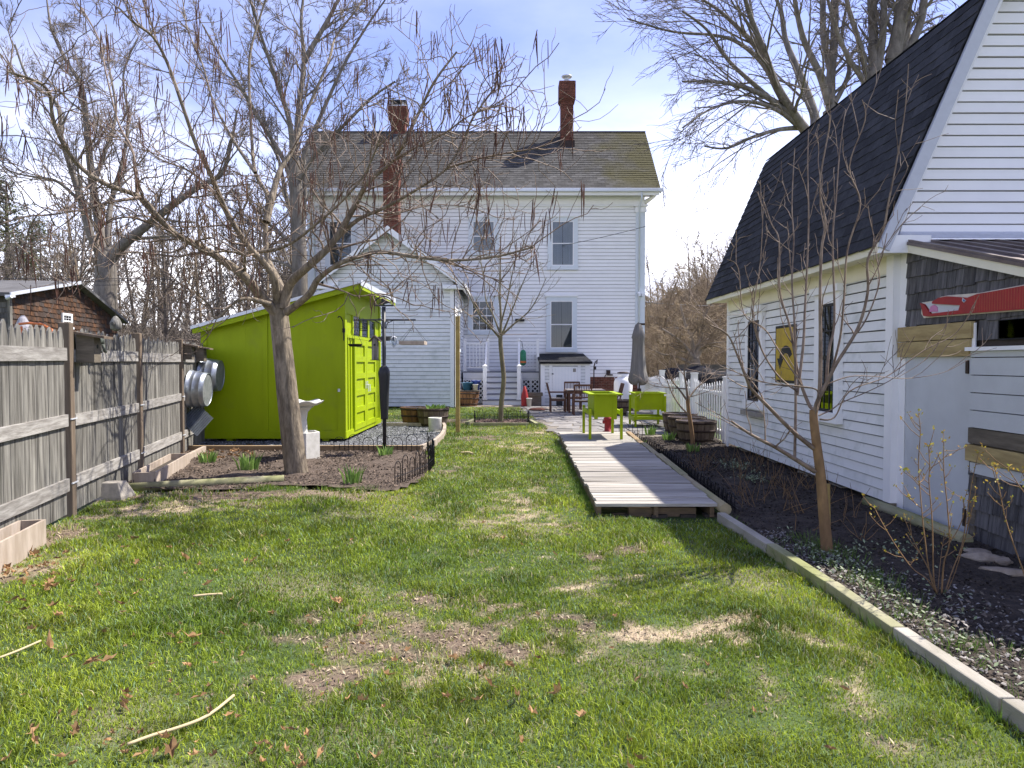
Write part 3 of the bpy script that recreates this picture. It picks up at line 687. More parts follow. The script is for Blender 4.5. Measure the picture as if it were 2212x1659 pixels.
# plumbing vent on the roof
vp = P(948, 372, 30.0)
MB().tube([vp - Z * .25, vp + Z * .45], .06, 8).build('vent_pipe', m_black, hs)
# chimneys
def chimney(cx, cy, w, dpt, z0, z1, corbel, cap):
    c = MB().box(cx - w / 2 + .014, cx + w / 2 - .014, cy - dpt / 2 + .014, cy + dpt / 2, z0, z1).build('chimney', m_mortar, hs)
    if corbel:
        zc = z1 - corbel
        bricks(c, cx - w / 2, cx + w / 2, cy - dpt / 2, cy + dpt / 2, z0, zc, 60)
        for k in range(3):
            e = .035 * (k + 1)
            MB().box(cx - w / 2 - e, cx + w / 2 + e, cy - dpt / 2 - e, cy + dpt / 2 + e, zc + k * .07, zc + k * .07 + .062).build('corbel_course', m_brick, c)
        MB().box(cx - w / 2 - .07, cx + w / 2 + .07, cy - dpt / 2 - .07, cy + dpt / 2 + .07, zc + .20, z1).build('corbel_core', m_mortar, c)
        bricks(c, cx - w / 2 - .09, cx + w / 2 + .09, cy - dpt / 2 - .09, cy + dpt / 2, zc + .21, z1, 40)
    else: bricks(c, cx - w / 2, cx + w / 2, cy - dpt / 2, cy + dpt / 2, z0, z1, 100)
    return c
p1 = P(862, 288, 32.0)
c1 = chimney(p1.x, 32.0, .62, .62, 11.4, 13.15, .75, 0)
MB().box(p1.x - .36, p1.x + .36, 31.64, 32.36, 13.15, 13.2).build('cap_slab', m_alu, c1)
for sx in (-.28, .2): MB().box(p1.x + sx, p1.x + sx + .06, 31.7, 31.76, 13.2, 13.36).build('cap_leg', m_alu, c1)
MB().box(p1.x - .36, p1.x + .36, 31.64, 32.36, 13.36, 13.42).build('cap_lid', m_black, c1)
p2 = P(1224, 300, 31.2)
c2 = chimney(p2.x, 31.2, .52, .62, 10.9, 13.95, .9, 0)
MB().lathe((p2.x, 31.2, 13.95), [(.13, 0), (.13, .16), (.10, .16), (.10, .24), (.19, .26), (.24, .30), (.24, .33), (.08, .38)], 16).build('flue_cap', m_alu, c2, smooth=True)
MB().box(p2.x - .33, p2.x + .33, 30.83, 31.5, 11.0, 11.35).build('flashing', m_hoop, c2)
p3 = P(850, 496, 27.3)
c3 = chimney(p3.x, 27.0, .55, .6, 6.0, 9.35, .5, 0)
# facade windows
def wpx(px, py, Y): q = P(px, py, Y); return q.x, q.z
def facade_window(px0, px1, py0, py1, **k):
    x0, z1 = wpx(px0, py0, YM - .05); x1, z0 = wpx(px1, py1, YM - .05)
    return window(hs, (0, YM - .02, 0), (1, 0, 0), (0, -1, 0), x0, x1, z0, z1, cas=.17, depth=.07, **k)
facade_window(1192, 1239, 478, 574, curtain=m_curtain_w)
facade_window(1189, 1237, 650, 752, curtain=m_curtain)
facade_window(1021, 1068, 478, 543, curtain=m_curtain_w)
facade_window(1020, 1067, 650, 714, muntin='six')
facade_window(711, 761, 478, 574, curtain=m_curtain)
a = P(1113, 689, YM); MB().box(a.x, a.x + .38, YM - .16, YM - .02, a.z - .1, a.z).build('mailbox', m_black, hs)
# ---- wing
YW = 24.4
ww = thing('farmhouse_wing', 'single storey white clapboard wing with front gable beside green shed', 'house wing', (-4.3, YW, 0))
WX0, WX1 = -6.55, -2.03; WC = (WX0 + WX1) / 2; WZE, WZR = 4.42, 6.32
slope = (WZR - WZE) / (WX1 + .3 - WC)
lim = lambda z: (WX0, WX1) if z < WZE - .0 else (WC - (WZR - .12 - z) / slope, WC + (WZR - .12 - z) / slope)
wb = MB().prism([(WX0, YW, .05), (WX1, YW, .05), (WX1, YW, WZE - .05), (WC, YW, WZR - .2), (WX0, YW, WZE - .05)], (0, YM - YW - .05, 0)).build('wall', m_lapshade, ww)
clapboards(wb, m_dirty, (0, YW, 0), (1, 0, 0), (0, -1, 0), .06, 6.1, .137, lambda z: (max(lim(z)[0], WX0 + .02), min(lim(z)[1], WX1 - .02)))
clapboards(wb, m_white, (WX1, 0, 0), (0, 1, 0), (1, 0, 0), .06, 4.3, .137, lambda z: (YW + .02, YM - .1))
MB().box(WX1 - .14, WX1 + .03, YW - .035, YW, .03, 4.2).build('corner_board', m_trim, ww)
MB().box(WX1, WX1 + .035, YW - .035, YW + .16, .03, 4.2).build('corner_board', m_trim, ww)
MB().box(WX0 - .03, WX0 + .14, YW - .035, YW, .03, 4.2).build('corner_board', m_trim, ww)
for s in (-1, 1):
    e = Vector((WC + s * (WX1 - WC + .32), 0, WZE - .02)); r = Vector((WC, 0, WZR)); d = (e - r).normalized(); nn = Vector((-d.z, 0, d.x)) * (1 if s > 0 else -1)
    sl_ = [(r.x, YW - .3, r.z), (e.x, YW - .3, e.z), (e.x, YW - .3, e.z - .12), (r.x, YW - .3, r.z - .14)]
    rr = MB().prism(sl_, (0, YM - YW + .25, 0)).build('roof', m_hroof, ww)
    MB().prism([(q[0], YW - .33, q[2] - (0.0 if k < 2 else .10)) for k, q in enumerate(sl_)], (0, .028, 0)).build('rake_board', m_trim, ww)
    MB().box(min(e.x, e.x - s * .7), max(e.x, e.x - s * .7), YW - .32, YW - .04, WZE - .28, WZE - .14).build('cornice_return', m_trim, ww, bevel=.02)
    MB().box(min(e.x - s * .05, e.x + s * .1), max(e.x - s * .05, e.x + s * .1), YW - .3, YM - .1, WZE - .22, WZE - .1).build('gutter', m_trim, ww)
MB().box(WC - .9, WC + .9, YW - .028, YW - .022, 5.3, 5.35).build('frieze_board', m_trim, ww)
window(ww, (WX1, 0, 0), (0, 1, 0), (1, 0, 0), 26.0, 26.8, 2.1, 3.4, cas=.11)
q = P(701, 617, YW); MB().box(q.x, q.x + .5, YW - .14, YW - .021, q.z, q.z + .2).build('wall_vent', m_trim, ww)

# ---------------------------------------------------------------- back steps and deck
st = thing('back_porch', 'white back porch with railings lattice skirt and six grey treads', 'porch', (-.4, 26.7, 0))
m_tread = mat('grey_tread_board', (.22, .23, .26), .6, var=.08)
DX0, DX1, DY = -1.93, 1.09, 27.4
MB().box(DX0, DX1, DY, YM - .03, 1.20, 1.25).build('deck_floor', m_tread, st)
MB().box(DX0, DX1, DY + .02, DY + .06, .96, 1.195).build('deck_fascia', m_trim, st)
for i in range(6):
    z = .20 + .21 * i; y0 = 26.0 + .28 * i
    if i < 5: MB().box(-1.0, .34, y0 - .02, y0 + .29, z - .035, z).build('tread', m_tread, st)
    MB().box(-1.0 if i else -1.1, .34 if i else .36, y0 + .01, y0 + .03, z - .2, z - .037).build('riser', m_trim, st)
for xx in (-1.06, .36): MB().prism([(xx, 26.02, 0), (xx, 27.4, .0), (xx, 27.4, 1.18), (xx, 26.02, .16)], (.035, 0, 0)).build('stair_stringer', m_trim, st)
def post(x, y, z0, z1, w=.11):
    o = MB().box(x - w / 2, x + w / 2, y - w / 2, y + w / 2, z0, z1).build('newel_post', m_trim, st)
    MB().box(x - w * .7, x + w * .7, y - w * .7, y + w * .7, z1, z1 + .03).lathe((x, y, z1 + .03), [(w * .62, 0), (.005, .05)], 4).build('post_cap', m_trim, o)
    MB().box(x - w * .65, x + w * .65, y - w * .65, y + w * .65, z0, z0 + .05).build('post_base', m_trim, o)
for x in (DX0 + .07, -.95, .28, DX1 - .07): post(x, DY + .08, 1.25, 2.48)
for x in (-1.02, .26): post(x, 26.08, .2, 1.45, .14)
for a, b in ((DX0 + .13, -1.01), (.34, DX1 - .13)):
    MB().box(a, b, DY + .05, DY + .11, 2.30, 2.37).build('hand_rail', m_trim, st); MB().box(a, b, DY + .06, DY + .10, 1.38, 1.43).build('bottom_rail', m_trim, st)
    n = int((b - a) / .12)
    for k in range(1, n): x = a + (b - a) * k / n; MB().box(x - .018, x + .018, DY + .06, DY + .10, 1.43, 2.30).build('baluster', m_trim, st)
for x in (-1.0, .27):
    MB().bar((x, 26.1, 1.4), (x, 27.42, 2.38), .06, .07).build('hand_rail', m_trim, st); MB().bar((x, 26.1, .55), (x, 27.42, 1.5), .04, .05).build('bottom_rail', m_trim, st)
    for k in range(1, 10): yy = 26.1 + k * .132; zz = .55 + (yy - 26.1) * .72; MB().box(x - .018, x + .018, yy - .018, yy + .018, zz, zz + .86).build('baluster', m_trim, st)
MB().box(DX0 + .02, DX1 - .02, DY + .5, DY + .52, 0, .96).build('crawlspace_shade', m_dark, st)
for a, b in ((DX0, -1.05), (.40, DX1)):
    lt = MB().box(a, b, DY + .03, DY + .05, .90, .955).box(a, b, DY + .03, DY + .05, .0, .06).box(a, a + .05, DY + .03, DY + .05, .06, .9).box(b - .05, b, DY + .03, DY + .05, .06, .9).box((a + b) / 2 - .04, (a + b) / 2 + .04, DY + .03, DY + .05, .06, .9).build('lattice_frame', m_trim, st)
    for s in (-1, 1):
        k = a - 1.0
        while k < b + 1.0:
            pts = []
            x0_, x1_ = k, k + s * .9; z0_, z1_ = .03, .93
            t0, t1 = 0, 1
            lo, hi = sorted((x0_, x1_))
            for lim_, sg in ((a, 1), (b, -1)):
                ta = (lim_ - x0_) / (x1_ - x0_)
                if (x1_ - x0_) * sg > 0: t0 = max(t0, ta)
                else: t1 = min(t1, ta)
            if t1 - t0 > .05:
                f = lambda t_: (x0_ + (x1_ - x0_) * t_, DY + (.056 if s > 0 else .064), z0_ + (z1_ - z0_) * t_)
                MB().bar(f(t0), f(t1), .042, .007, side=(1, 0, -s)).build('lattice_slat', m_trim, lt)
            k += .178

# ---------------------------------------------------------------- cellar bulkhead
bk = thing('cellar_bulkhead', 'small white bulkhead shed with black shingle lid under the tall window', 'bulkhead', (2.1, 26, 0))
BX0, BX1, BY = 1.06, 2.86, 25.7
bw_ = MB().prism([(BX0, BY, 0), (BX0, YM - .03, 0), (BX0, YM - .03, 1.9), (BX0, BY, 1.58)], (BX1 - BX0, 0, 0)).build('wall', m_lapshade, bk)
clapboards(bw_, m_dirty, (0, BY, 0), (1, 0, 0), (0, -1, 0), .02, 1.5, .12, lambda z: (BX0 + .15, BX1 - .15))
clapboards(bw_, m_dirty, (BX1, 0, 0), (0, 1, 0), (1, 0, 0), .02, 1.5, .12, lambda z: (BY + .02, YM - .1))
MB().box(BX0, BX0 + .15, BY - .04, BY, 0, 1.5).box(BX1 - .15, BX1 + .03, BY - .04, BY, 0, 1.5).build('corner_board', m_trim, bk)
MB().box(BX0, BX1 + .03, BY - .045, BY, 1.5, 1.6).build('frieze_board', m_trim, bk)
dr = MB().box(1.50, 2.42, BY - .06, BY - .025, .02, 1.44).build('door', m_trim, bk)
for k in range(1, 8): MB().box(1.50 + .115 * k - .003, 1.50 + .115 * k + .003, BY - .063, BY - .06, .04, 1.42).build('groove', m_grey_trim, dr)
MB().box(2.25, 2.36, BY - .068, BY - .063, 1.25, 1.38).box(2.25, 2.36, BY - .068, BY - .063, .35, .42).build('hinge', m_block, dr)
MB().box(1.47, 1.53, BY - .09, BY - .063, 1.16, 1.20).build('latch', m_iron, dr)
MB().box(1.38, 1.49, BY - .05, BY - .02, 0, 1.52).box(2.43, 2.54, BY - .05, BY - .02, 0, 1.52).build('door_casing', m_trim, bk)
rf = MB().prism([(BX0 - .05, BY - .15, 1.60), (BX0 - .05, YM - .02, 1.96), (BX0 - .05, YM - .02, 1.90), (BX0 - .05, BY - .15, 1.55)], (BX1 - BX0 + .15, 0, 0)).build('roof', m_broof, bk)
shingles(rf, m_broof, (BX0 - .05, BY - .17, 1.605), (BX1 + .10, BY - .17, 1.605), (0, 3.45, .36), 3.45, .14, .3, .012, 200)
# ---------------------------------------------------------------- barn on the right
bn = thing('gambrel_barn', 'white sided barn with steep black gambrel roof at the right', 'barn', (7.5, 10.3, 0))
BWX, BY0, BY1 = 4.06, 7.40, 13.05
EX, EZ = 3.74, 2.80; KX, KZ = 4.86, 5.42; RX, RZ = 7.60, 7.1; BRX = 2 * RX - BWX
RY0, RY1 = 7.13, 13.35
sec = [(BWX, .12), (BRX, .12), (BRX, 2.85), (2 * RX - KX - .03, KZ - .1), (RX, RZ - .1), (KX + .03, KZ - .1), (BWX + .04, 2.85)]
bwall = MB().prism([(x, BY0, z) for x, z in sec], (0, BY1 - BY0, 0)).build('wall', m_lapshade, bn)
clapboards(bwall, m_dirty, (BWX, 0, 0), (0, 1, 0), (-1, 0, 0), .10, 2.72, .116, lambda z: (BY0 + .02, BY1 - .02), t=.026)
def gab(z):
    if z < 2.85: return (BWX, BRX)
    if z < KZ: a = BWX - .05 + (z - 2.85) / (KZ - 2.85) * (KX - BWX + .05); return (a + .05, 2 * RX - a - .05)
    a = KX + (z - KZ) / (RZ - KZ) * (RX - KX); return (a + .05, 2 * RX - a - .05)
clapboards(bwall, m_white, (0, BY0, 0), (1, 0, 0), (0, -1, 0), 2.95, 6.9, .116, gab, t=.026)
# corner board, frieze, soffit
MB().box(BWX - .035, BWX, BY0 - .005, BY0 + .10, .10, 2.75).build('corner_board', m_trim, bn)
MB().box(BWX - .035, BWX + .1, BY0 - .04, BY0 - .006, .10, 2.95).build('corner_board', m_trim, bn)
MB().box(BWX - .03, BWX, BY1 - .10, BY1 + .005, .02, 2.75).build('corner_board', m_trim, bn)
MB().box(BWX - .035, BWX - .002, BY0 + .1, BY1 - .1, 2.55, 2.74).build('frieze_board', m_cream, bn)
MB().box(EX + .02, BWX - .0, RY0 + .04, RY1 - .02, 2.735, 2.765).build('soffit', m_cream, bn)
MB().box(EX - .01, EX + .02, RY0 + .02, RY1, 2.71, 2.83).build('fascia', m_cream, bn)
# roof planes
rlow = Vector((KX - EX, 0, KZ - EZ)); ru = rlow.normalized(); rn = Vector((-ru.z, 0, ru.x))
rm = []
th = .10
prof = [(EX, EZ), (KX, KZ), (RX, RZ), (2 * RX - KX, KZ), (2 * RX - EX, EZ), (2 * RX - EX - .1, EZ), (2 * RX - KX - .08, KZ - th), (RX, RZ - th), (KX + .08, KZ - th), (EX + .1, EZ)]
roof = MB().prism([(x, RY0 + .03, z) for x, z in prof], (0, RY1 - RY0 - .06, 0)).build('roof', m_broof, bn)
shingles(roof, m_broof, (EX - .02, RY0 + .02, EZ - .02), (EX - .02, RY1, EZ - .02), ru, rlow.length, .143, .305, .015, 300, skew=.5, tilt=.014)
rup = Vector((RX - KX, 0, RZ - KZ))
shingles(roof, m_broof, (KX - .02, RY0 + .02, KZ), (KX - .02, RY1, KZ), rup.normalized(), rup.length, .143, .61, .010, 0, name='upper_shingle')
# rake trim: broad pale board on the gable edge
def rake(a, b, y0, y1, w, m_):
    a = Vector((a[0], 0, a[1])); b = Vector((b[0], 0, b[1])); d = (b - a).normalized(); nn = Vector((d.z, 0, -d.x))
    if nn.z > 0 and False: nn = -nn
    return MB().prism([(p.x, y0, p.z) for p in (a, b, b + nn * w, a + nn * w)], (0, y1 - y0, 0))
rk = rake((EX, EZ - .02), (KX, KZ), RY0 - .02, RY0 + .03, .115, m_alu).build('rake_board', m_rake, bn)
rake((EX + .15, EZ + .02), (KX + .14, KZ - .05), RY0 + .05, BY0 - .005, .03, m_trim).build('rake_soffit', m_trim, bn)
rake((KX, KZ), (RX, RZ), RY0 - .02, RY0 + .03, .115, m_alu).build('rake_board', m_rake, bn)
MB().prism([(EX, RY0, 2.72), (BWX + .22, RY0, 2.72), (BWX + .22, RY0, 2.9), (EX + .06, RY0, 2.9)], (0, .03, 0)).build('cornice_return', m_trim, bn)
# windows in the side wall
def side_window(pa, pb, py0, py1):
    ya = BWX * 1500 / (pa - 1106); yb = BWX * 1500 / (pb - 1106)
    z1 = 1.6 + (783 - py0) * ya / 1500; z0 = 1.6 - (py1 - 783) * yb / 1500
    return window(bn, (BWX - .02, 0, 0), (0, 1, 0), (-1, 0, 0), yb, ya, z0, z1, cas=.13, muntin='six', trim=m_trim, depth=.06, head=True, glass=m_glass2, curtain=m_curtain)
side_window(1624, 1649, 695, 868); side_window(1780, 1814, 660, 892)
MB().box(BWX - .16, BWX - .022, 11.1, 11.85, .72, .80).build('window_sill_board', m_block, bn)
for yy in (7.6, 8.6, 9.6, 10.8, 12.2): MB().box(BWX + .05, BWX + .35, yy, yy + .35, -.1, .05).build('footing_block', m_block, bn)
# yellow sign with curved black arrow
sg = thing('road_sign', 'yellow rectangular road sign with black curved arrow between the barn windows', 'sign', (BWX, 10.25, 1.7))
MB().box(BWX - .036, BWX - .028, 9.86, 10.62, 1.30, 2.15).build('sign_plate', m_black, sg)
MB().box(BWX - .040, BWX - .0365, 9.90, 10.58, 1.34, 2.11).build('yellow_face', m_yellow, sg)
ar = []
for k in range(11): a = math.radians(5 + 150 * k / 10); ar.append((-math.cos(a) * .25, math.sin(a) * .23))
ar = [(-x, z) for x, z in ar]
inn = [(x * .58, z * .50) for x, z in ar[::-1]]
MB().prism([(BWX - .0405, 10.20 + x, 1.62 + z) for x, z in ar + inn], (-.003, 0, 0)).prism([(BWX - .0405, 10.53, 1.66), (BWX - .0405, 10.28, 1.66), (BWX - .0405, 10.42, 1.50)], (-.0032, 0, 0)).build('arrow', m_black, sg)

# ---------------------------------------------------------------- lean-to on the barn's gable
ln = thing('shake_lean_to', 'lean-to with grey cedar shakes white panel door and brown metal roof', 'lean-to', (4.2, 6, 0))
LX = 4.13; LY0 = 4.4; LY1 = 7.34
def lz(y): return 2.90 - (7.38 - y) * .276
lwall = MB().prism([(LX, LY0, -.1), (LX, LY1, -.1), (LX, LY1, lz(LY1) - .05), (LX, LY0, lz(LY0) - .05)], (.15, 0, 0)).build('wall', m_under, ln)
MB().box(LX - .03, LX + .05, LY1 - .10, LY1 + .02, -.02, lz(LY1) - .06).build('corner_board', m_trim, ln)
items = []
def shake_rows(z0, z1, ya, yb, rowh=.165, jit=.012):
    z = z0; k = 0
    while z < z1 - .01:
        y = ya - (k % 2) * .06 + U(-.03, .03)
        while y < yb - .02:
            w = U(.09, .20); a = max(y, ya); b = min(y + w - .006, yb)
            top = min(z + rowh * 1.1, lz((a + b) / 2) - .07)
            if b - a > .02 and top - z > .03:
                zb = z + U(-jit, jit); items.append(M4((LX - .026, (a + b) / 2, (zb + top) / 2), (.014, 0, 0), (0, b - a, 0), (.034, 0, top - zb)))
            y += w
        z += rowh; k += 1
shake_rows(1.97, 2.95, LY0, LY1 - .10)
shake_rows(1.80, 1.97, LY0, 6.12)
shake_rows(.0, .62, LY0, 6.20, .15, .008)
pieces('shake', m_shake, items, lwall)
# brown board planks over the door
for k, (a, b) in enumerate(((1.815, 1.965), (1.655, 1.808))): MB().box(LX - .075, LX - .035, 6.15 + k * .02, LY1 - .02, a, b).build('header_plank', m_newwoodx, ln, bevel=.004)
dr = MB().box(LX - .034, LX - .004, 6.20, LY1 - .12, -.02, 1.655).build('door', m_gateW, ln)
MB().box(LX - .045, LX - .035, 6.22, 6.26, 1.5, 1.62).box(LX - .045, LX - .035, 6.22, 6.26, .12, .28).build('hinge', m_hoop, dr)
MB().box(LX - .05, LX - .036, 6.13, 6.17, 1.70, 1.95).build('casing', m_trim, ln)
zt = 1.70
for k in range(5):
    h = .155 if k else .06; MB().box(LX - .06, LX - .004, LY0, 6.17, zt - h + .008, zt).build('white_plank', m_gateW, ln); zt -= h
MB().box(LX - .10, LX - .004, LY0, 6.19, 1.702, 1.735).build('ledge', m_trim, ln)
MB().box(LX - .055, LX - .004, LY0, 6.19, .885, 1.02).build('old_plank', m_oldplank, ln)
MB().box(LX - .065, LX - .004, LY0, 6.21, .725, .872).build('tan_plank', m_newwoodx, ln)
MB().box(LX - .045, LX - .004, LY0, 6.17, .62, .715).build('white_plank', m_gateW, ln)
MB().box(LX - .03, LX - .004, LY0, 6.10, -.08, .03).build('base_board', m_trim, ln)
MB().box(LX - .04, LX - .002, 6.10, 6.17, -.05, .61).build('corner_post', m_oldplank, ln)
MB().box(LX - .045, LX - .03, LY0, 5.85, 1.79, 1.955).build('clerestory_window', m_dark, ln)
MB().box(LX - .05, LX - .046, LY0, 5.83, 1.80, 1.95).build('pane', m_glass2, ln)
# roof of corrugated brown metal, cream rake, flashing
rt = MB().prism([(LX - .10, 7.37, lz(7.37)), (LX - .10, LY0 - .3, lz(LY0 - .3)), (LX - .10, LY0 - .3, lz(LY0 - .3) - .03), (LX - .10, 7.37, lz(7.37) - .03)], (5.0, 0, 0)).build('roof', m_metroof, ln)
for k in range(22): x = LX - .07 + k * .23; MB().bar((x, 7.36, lz(7.36) + .012), (x, LY0 - .3, lz(LY0 - .3) + .012), .03, .022).build('roof_rib', m_metroof, rt)
MB().prism([(LX - .085, 7.33, lz(7.33) - .031), (LX - .085, LY0 - .2, lz(LY0 - .2) - .031), (LX - .085, LY0 - .2, lz(LY0 - .2) - .11), (LX - .085, 7.33, lz(7.33) - .11)], (.03, 0, 0)).build('rake_board', m_cream, ln)
MB().prism([(LX - .12, 7.37, 2.98), (LX - .12, 7.18, 2.875), (LX - .12, 7.18, 2.865), (LX - .12, 7.372, 2.965)], (5, 0, 0)).build('flashing', m_flash, ln)
# painted dragon plank
dg = thing('painted_animal_board', 'long red painted board cut as an open mouthed beast on the shakes', 'wall art', (LX - .05, 6, 2.1))
def zc(y): return 2.135 - (6.9 - y) * .02
def pol(pts): return [(LX - .058, 6.92 - a, zc(6.92 - a) + b) for a, b in pts]
body = [(0, .055), (.02, .03), (.06, -.075), (.14, -.085), (1.5, -.085), (2.4, -.085), (2.4, .115), (1.5, .105), (1.05, .085), (.85, .078), (.72, .055), (.42, .09), (.30, .085), (.20, .055), (.20, .035), (.62, -.005), (.60, -.05), (.17, -.06), (.06, .04)]
MB().prism(pol(body), (-.022, 0, 0)).build('red_body', m_red, dg)
MB().prism([(p[0] + .004, p[1], p[2]) for p in pol([(-.01, .06), (-.015, -.05), (.03, -.095), (.1, -.095), (2.4, -.095), (2.4, .128), (1.5, .117), (.85, .088), (.42, .10), (.3, .095), (.18, .065)])], (.012, 0, 0)).build('white_outline', mat('cream_outline_paint', (.62, .58, .48), .7), dg)
MB().prism([(p[0] + -.001, p[1], p[2]) for p in pol([(.07, .045), (.20, .05), (.62, .0), (.60, -.052), (.19, -.06)])], (-.006, 0, 0)).build('teeth', m_gateW, dg)
MB().prism([(p[0] - .008, p[1], p[2]) for p in pol([(.14, -.04), (.16, .01), (.22, .025), (.27, .0), (.28, -.045)])], (-.004, 0, 0)).build('tongue', m_pink, dg)
MB().prism([(p[0] - .0225, p[1], p[2]) for p in pol([(.66, .06), (.655, .03), (.68, .015), (.71, .03)])], (-.003, 0, 0)).build('eye', m_gateW, dg)
MB().prism([(p[0] - .026, p[1], p[2]) for p in pol([(.675, .045), (.67, .03), (.685, .022), (.70, .033)])], (-.002, 0, 0)).build('iris', m_blue, dg)
m_stripe = mat('orange_stripe_paint', (.42, .12, .06), .7)
for k in range(34): a = .82 + k * .032; MB().prism([(p[0] - .0225, p[1], p[2]) for p in pol([(a, -.075), (a + .004, -.075), (a + .004, .07 + .03 * min(1, k / 20)), (a, .07 + .03 * min(1, k / 20))])], (-.001, 0, 0)).build('stripe', m_stripe, dg)
for k in range(4): MB().prism([(p[0] - .0245, p[1], p[2]) for p in pol([(1.50, -.06 + k * .04), (1.46, -.05 + k * .04), (1.50, -.04 + k * .04), (1.62, -.045 + k * .04), (1.62, -.055 + k * .04)])], (-.002, 0, 0)).build('claw', m_gateW, dg)
lg = G(1871, 1092); lg2 = G(2088, 1180)
tag(MB().tube([lg + Z * .05, (lg + lg2) / 2 + Z * .055, lg2 + Z * .05], [.055, .06, .06], 12).build('log', m_timber_g, smooth=True), 'mossy round log lying along the foot of the white panel door', 'log')
def rock(name, c, sx, sy, sz, m_, label=None, rot=0, parent=None, group=None):
    bm = bmesh.new(); bmesh.ops.create_icosphere(bm, subdivisions=2, radius=1); R = random.Random(hash((round(c[0], 2), round(c[1], 2))) & 999)
    M = Matrix.Rotation(rot, 4, 'Z')
    for v in bm.verts:
        k = 1 + R.uniform(-.14, .14); v.co = M @ Vector((v.co.x * sx * k, v.co.y * sy * k, v.co.z * sz * k)) + Vector(c)
    me = bpy.data.meshes.new(name); bm.to_mesh(me); bm.free(); me.materials.append(m_)
    o = bpy.data.objects.new(name, me); COL.objects.link(o)
    if label: tag(o, label, 'rock', group)
    return o
for q, s_, lb in (((2110, 1197), (.10, .05, .03), 'small pale stone nearest the white panel door'), ((2125, 1212), (.17, .06, .05), 'long pale stone lying in front of the white base board'), ((2165, 1218), (.07, .06, .035), 'round tan stone beside the long pale stone'), ((2185, 1244), (.20, .05, .04), 'flat brown stone closest to the right picture edge')):
    g = G(*q, .02); rock('stone', (g.x, g.y, .04), *s_, m_rock, lb, rot=-.5)

# ---------------------------------------------------------------- lime green shed
SX0, SX1, SY0, SY1 = -6.13, -3.32, 13.75, 17.45
sh = thing('green_shed', 'lime green garden shed with slanted roof and double panel doors', 'shed', (-4.7, 15.6, .085))
def sz(x): return 2.33 + (x - SX0) * (.76 / 2.81)
swall = MB().prism([(SX0, SY0, .12), (SX1, SY0, .12), (SX1, SY0, sz(SX1) - .06), (SX0, SY0, sz(SX0) - .06)], (0, SY1 - SY0, 0)).build('wall', m_green, sh)
for x0, x1 in ((SX0 - .015, SX0 + .10), (SX1 - .13, SX1 + .02), (-4.93, -4.83)): MB().prism([(x0, SY0 - .022, .12), (x1, SY0 - .022, .12), (x1, SY0 - .022, sz(x1) - .07), (x0, SY0 - .022, sz(x0) - .07)], (0, .02, 0)).build('trim_board', m_green, swall)
MB().box(SX0 - .02, SX1 + .02, SY0 - .028, SY0 - .001, .09, .24).build('skirt_board', m_green, swall)
x = SX0 + .25
while x < SX1 - .2:
    if abs(x + 4.88) > .12: MB().box(x - .004, x + .004, SY0 - .0018, SY0 - .0005, .25, sz(x) - .2).build('panel_groove', m_under if False else m_green, swall)
    x += .305
# right (door) side
MB().box(SX1 + .001, SX1 + .026, SY0 - .02, SY0 + .14, .12, sz(SX1) - .1).box(SX1 + .001, SX1 + .026, SY1 - .14, SY1 + .02, .12, sz(SX1) - .1).build('trim_board', m_green, swall)
DY0, DY1 = 14.45, 16.75
for yy in (14.00, 14.22, 16.95, 17.15): MB().box(SX1 + .001, SX1 + .022, yy, yy + .05, .24, 2.12).build('batten', m_green, swall)
MB().box(SX1 + .001, SX1 + .03, SY0 + .02, SY1 - .02, .09, .22).build('skirt_board', m_green, swall)
MB().box(SX1 + .001, SX1 + .03, SY0 + .15, SY1 - .15, 2.58, 2.66).box(SX1 + .001, SX1 + .03, SY0 + .15, SY1 - .15, 2.10, 2.16).build('rail_board', m_green, swall)
for i in range(3):
    a = DY0 + .02 + i * .80; b = a + .62
    w = MB().box(SX1 + .001, SX1 + .03, a - .09, b + .09, 2.571, 2.579).box(SX1 + .001, SX1 + .03, a - .09, a, 2.17, 2.57).box(SX1 + .001, SX1 + .03, b, b + .09, 2.17, 2.57).build('window', m_green, sh)
    MB().box(SX1 + .002, SX1 + .006, a, b, 2.17, 2.57).build('dark_interior', m_dark, w); MB().box(SX1 + .012, SX1 + .015, a, b, 2.17, 2.57).build('pane', m_glass, w)
for i in range(2):
    a = DY0 + i * (DY1 - DY0) / 2 + .006; b = a + (DY1 - DY0) / 2 - .012
    dd = MB().box(SX1 + .002, SX1 + .022, a, b, .18, 2.09).build('door', m_green, sh)
    fr = MB(); X0, X1 = SX1 + .0225, SX1 + .05
    fr.box(X0, X1, a, a + .16, .18, 2.09).box(X0, X1, b - .16, b, .18, 2.09)
    for k in range(6): zz = .18 + k * (1.91 - .12) / 5; fr.box(X0, X1, a + .16, b - .16, zz, zz + .12)
    fr.build('panel_frame', m_green, dd)
    yh = b - .08 if i == 0 else a + .08
    MB().box(X1, X1 + .012, yh - .02, yh + .02, 1.02, 1.18).tube([(X1 + .02, yh, 1.10), (X1 + .06, yh, 1.10), (X1 + .06, yh, .95)], .012, 6).build('handle', m_alu, dd)
for xx in (SX0 + .45, SX1 - .45): MB().box(xx, xx + .12, SY0 + .02, SY0 + .2, .02, .12).build('skid', m_green, sh)
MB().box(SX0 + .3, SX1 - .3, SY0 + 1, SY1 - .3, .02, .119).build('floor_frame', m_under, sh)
ROY0, ROY1 = SY0 - .22, SY1 + .10
def rp_(x, y, dz): return (x, y, sz(x) + dz)
ro = MB().prism([rp_(SX0 - .12, ROY0, -.02), rp_(SX1 + .38, ROY0, -.02), rp_(SX1 + .38, ROY0, .0), rp_(SX0 - .12, ROY0, .0)], (0, ROY1 - ROY0, 0)).build('roof', m_alu, sh)
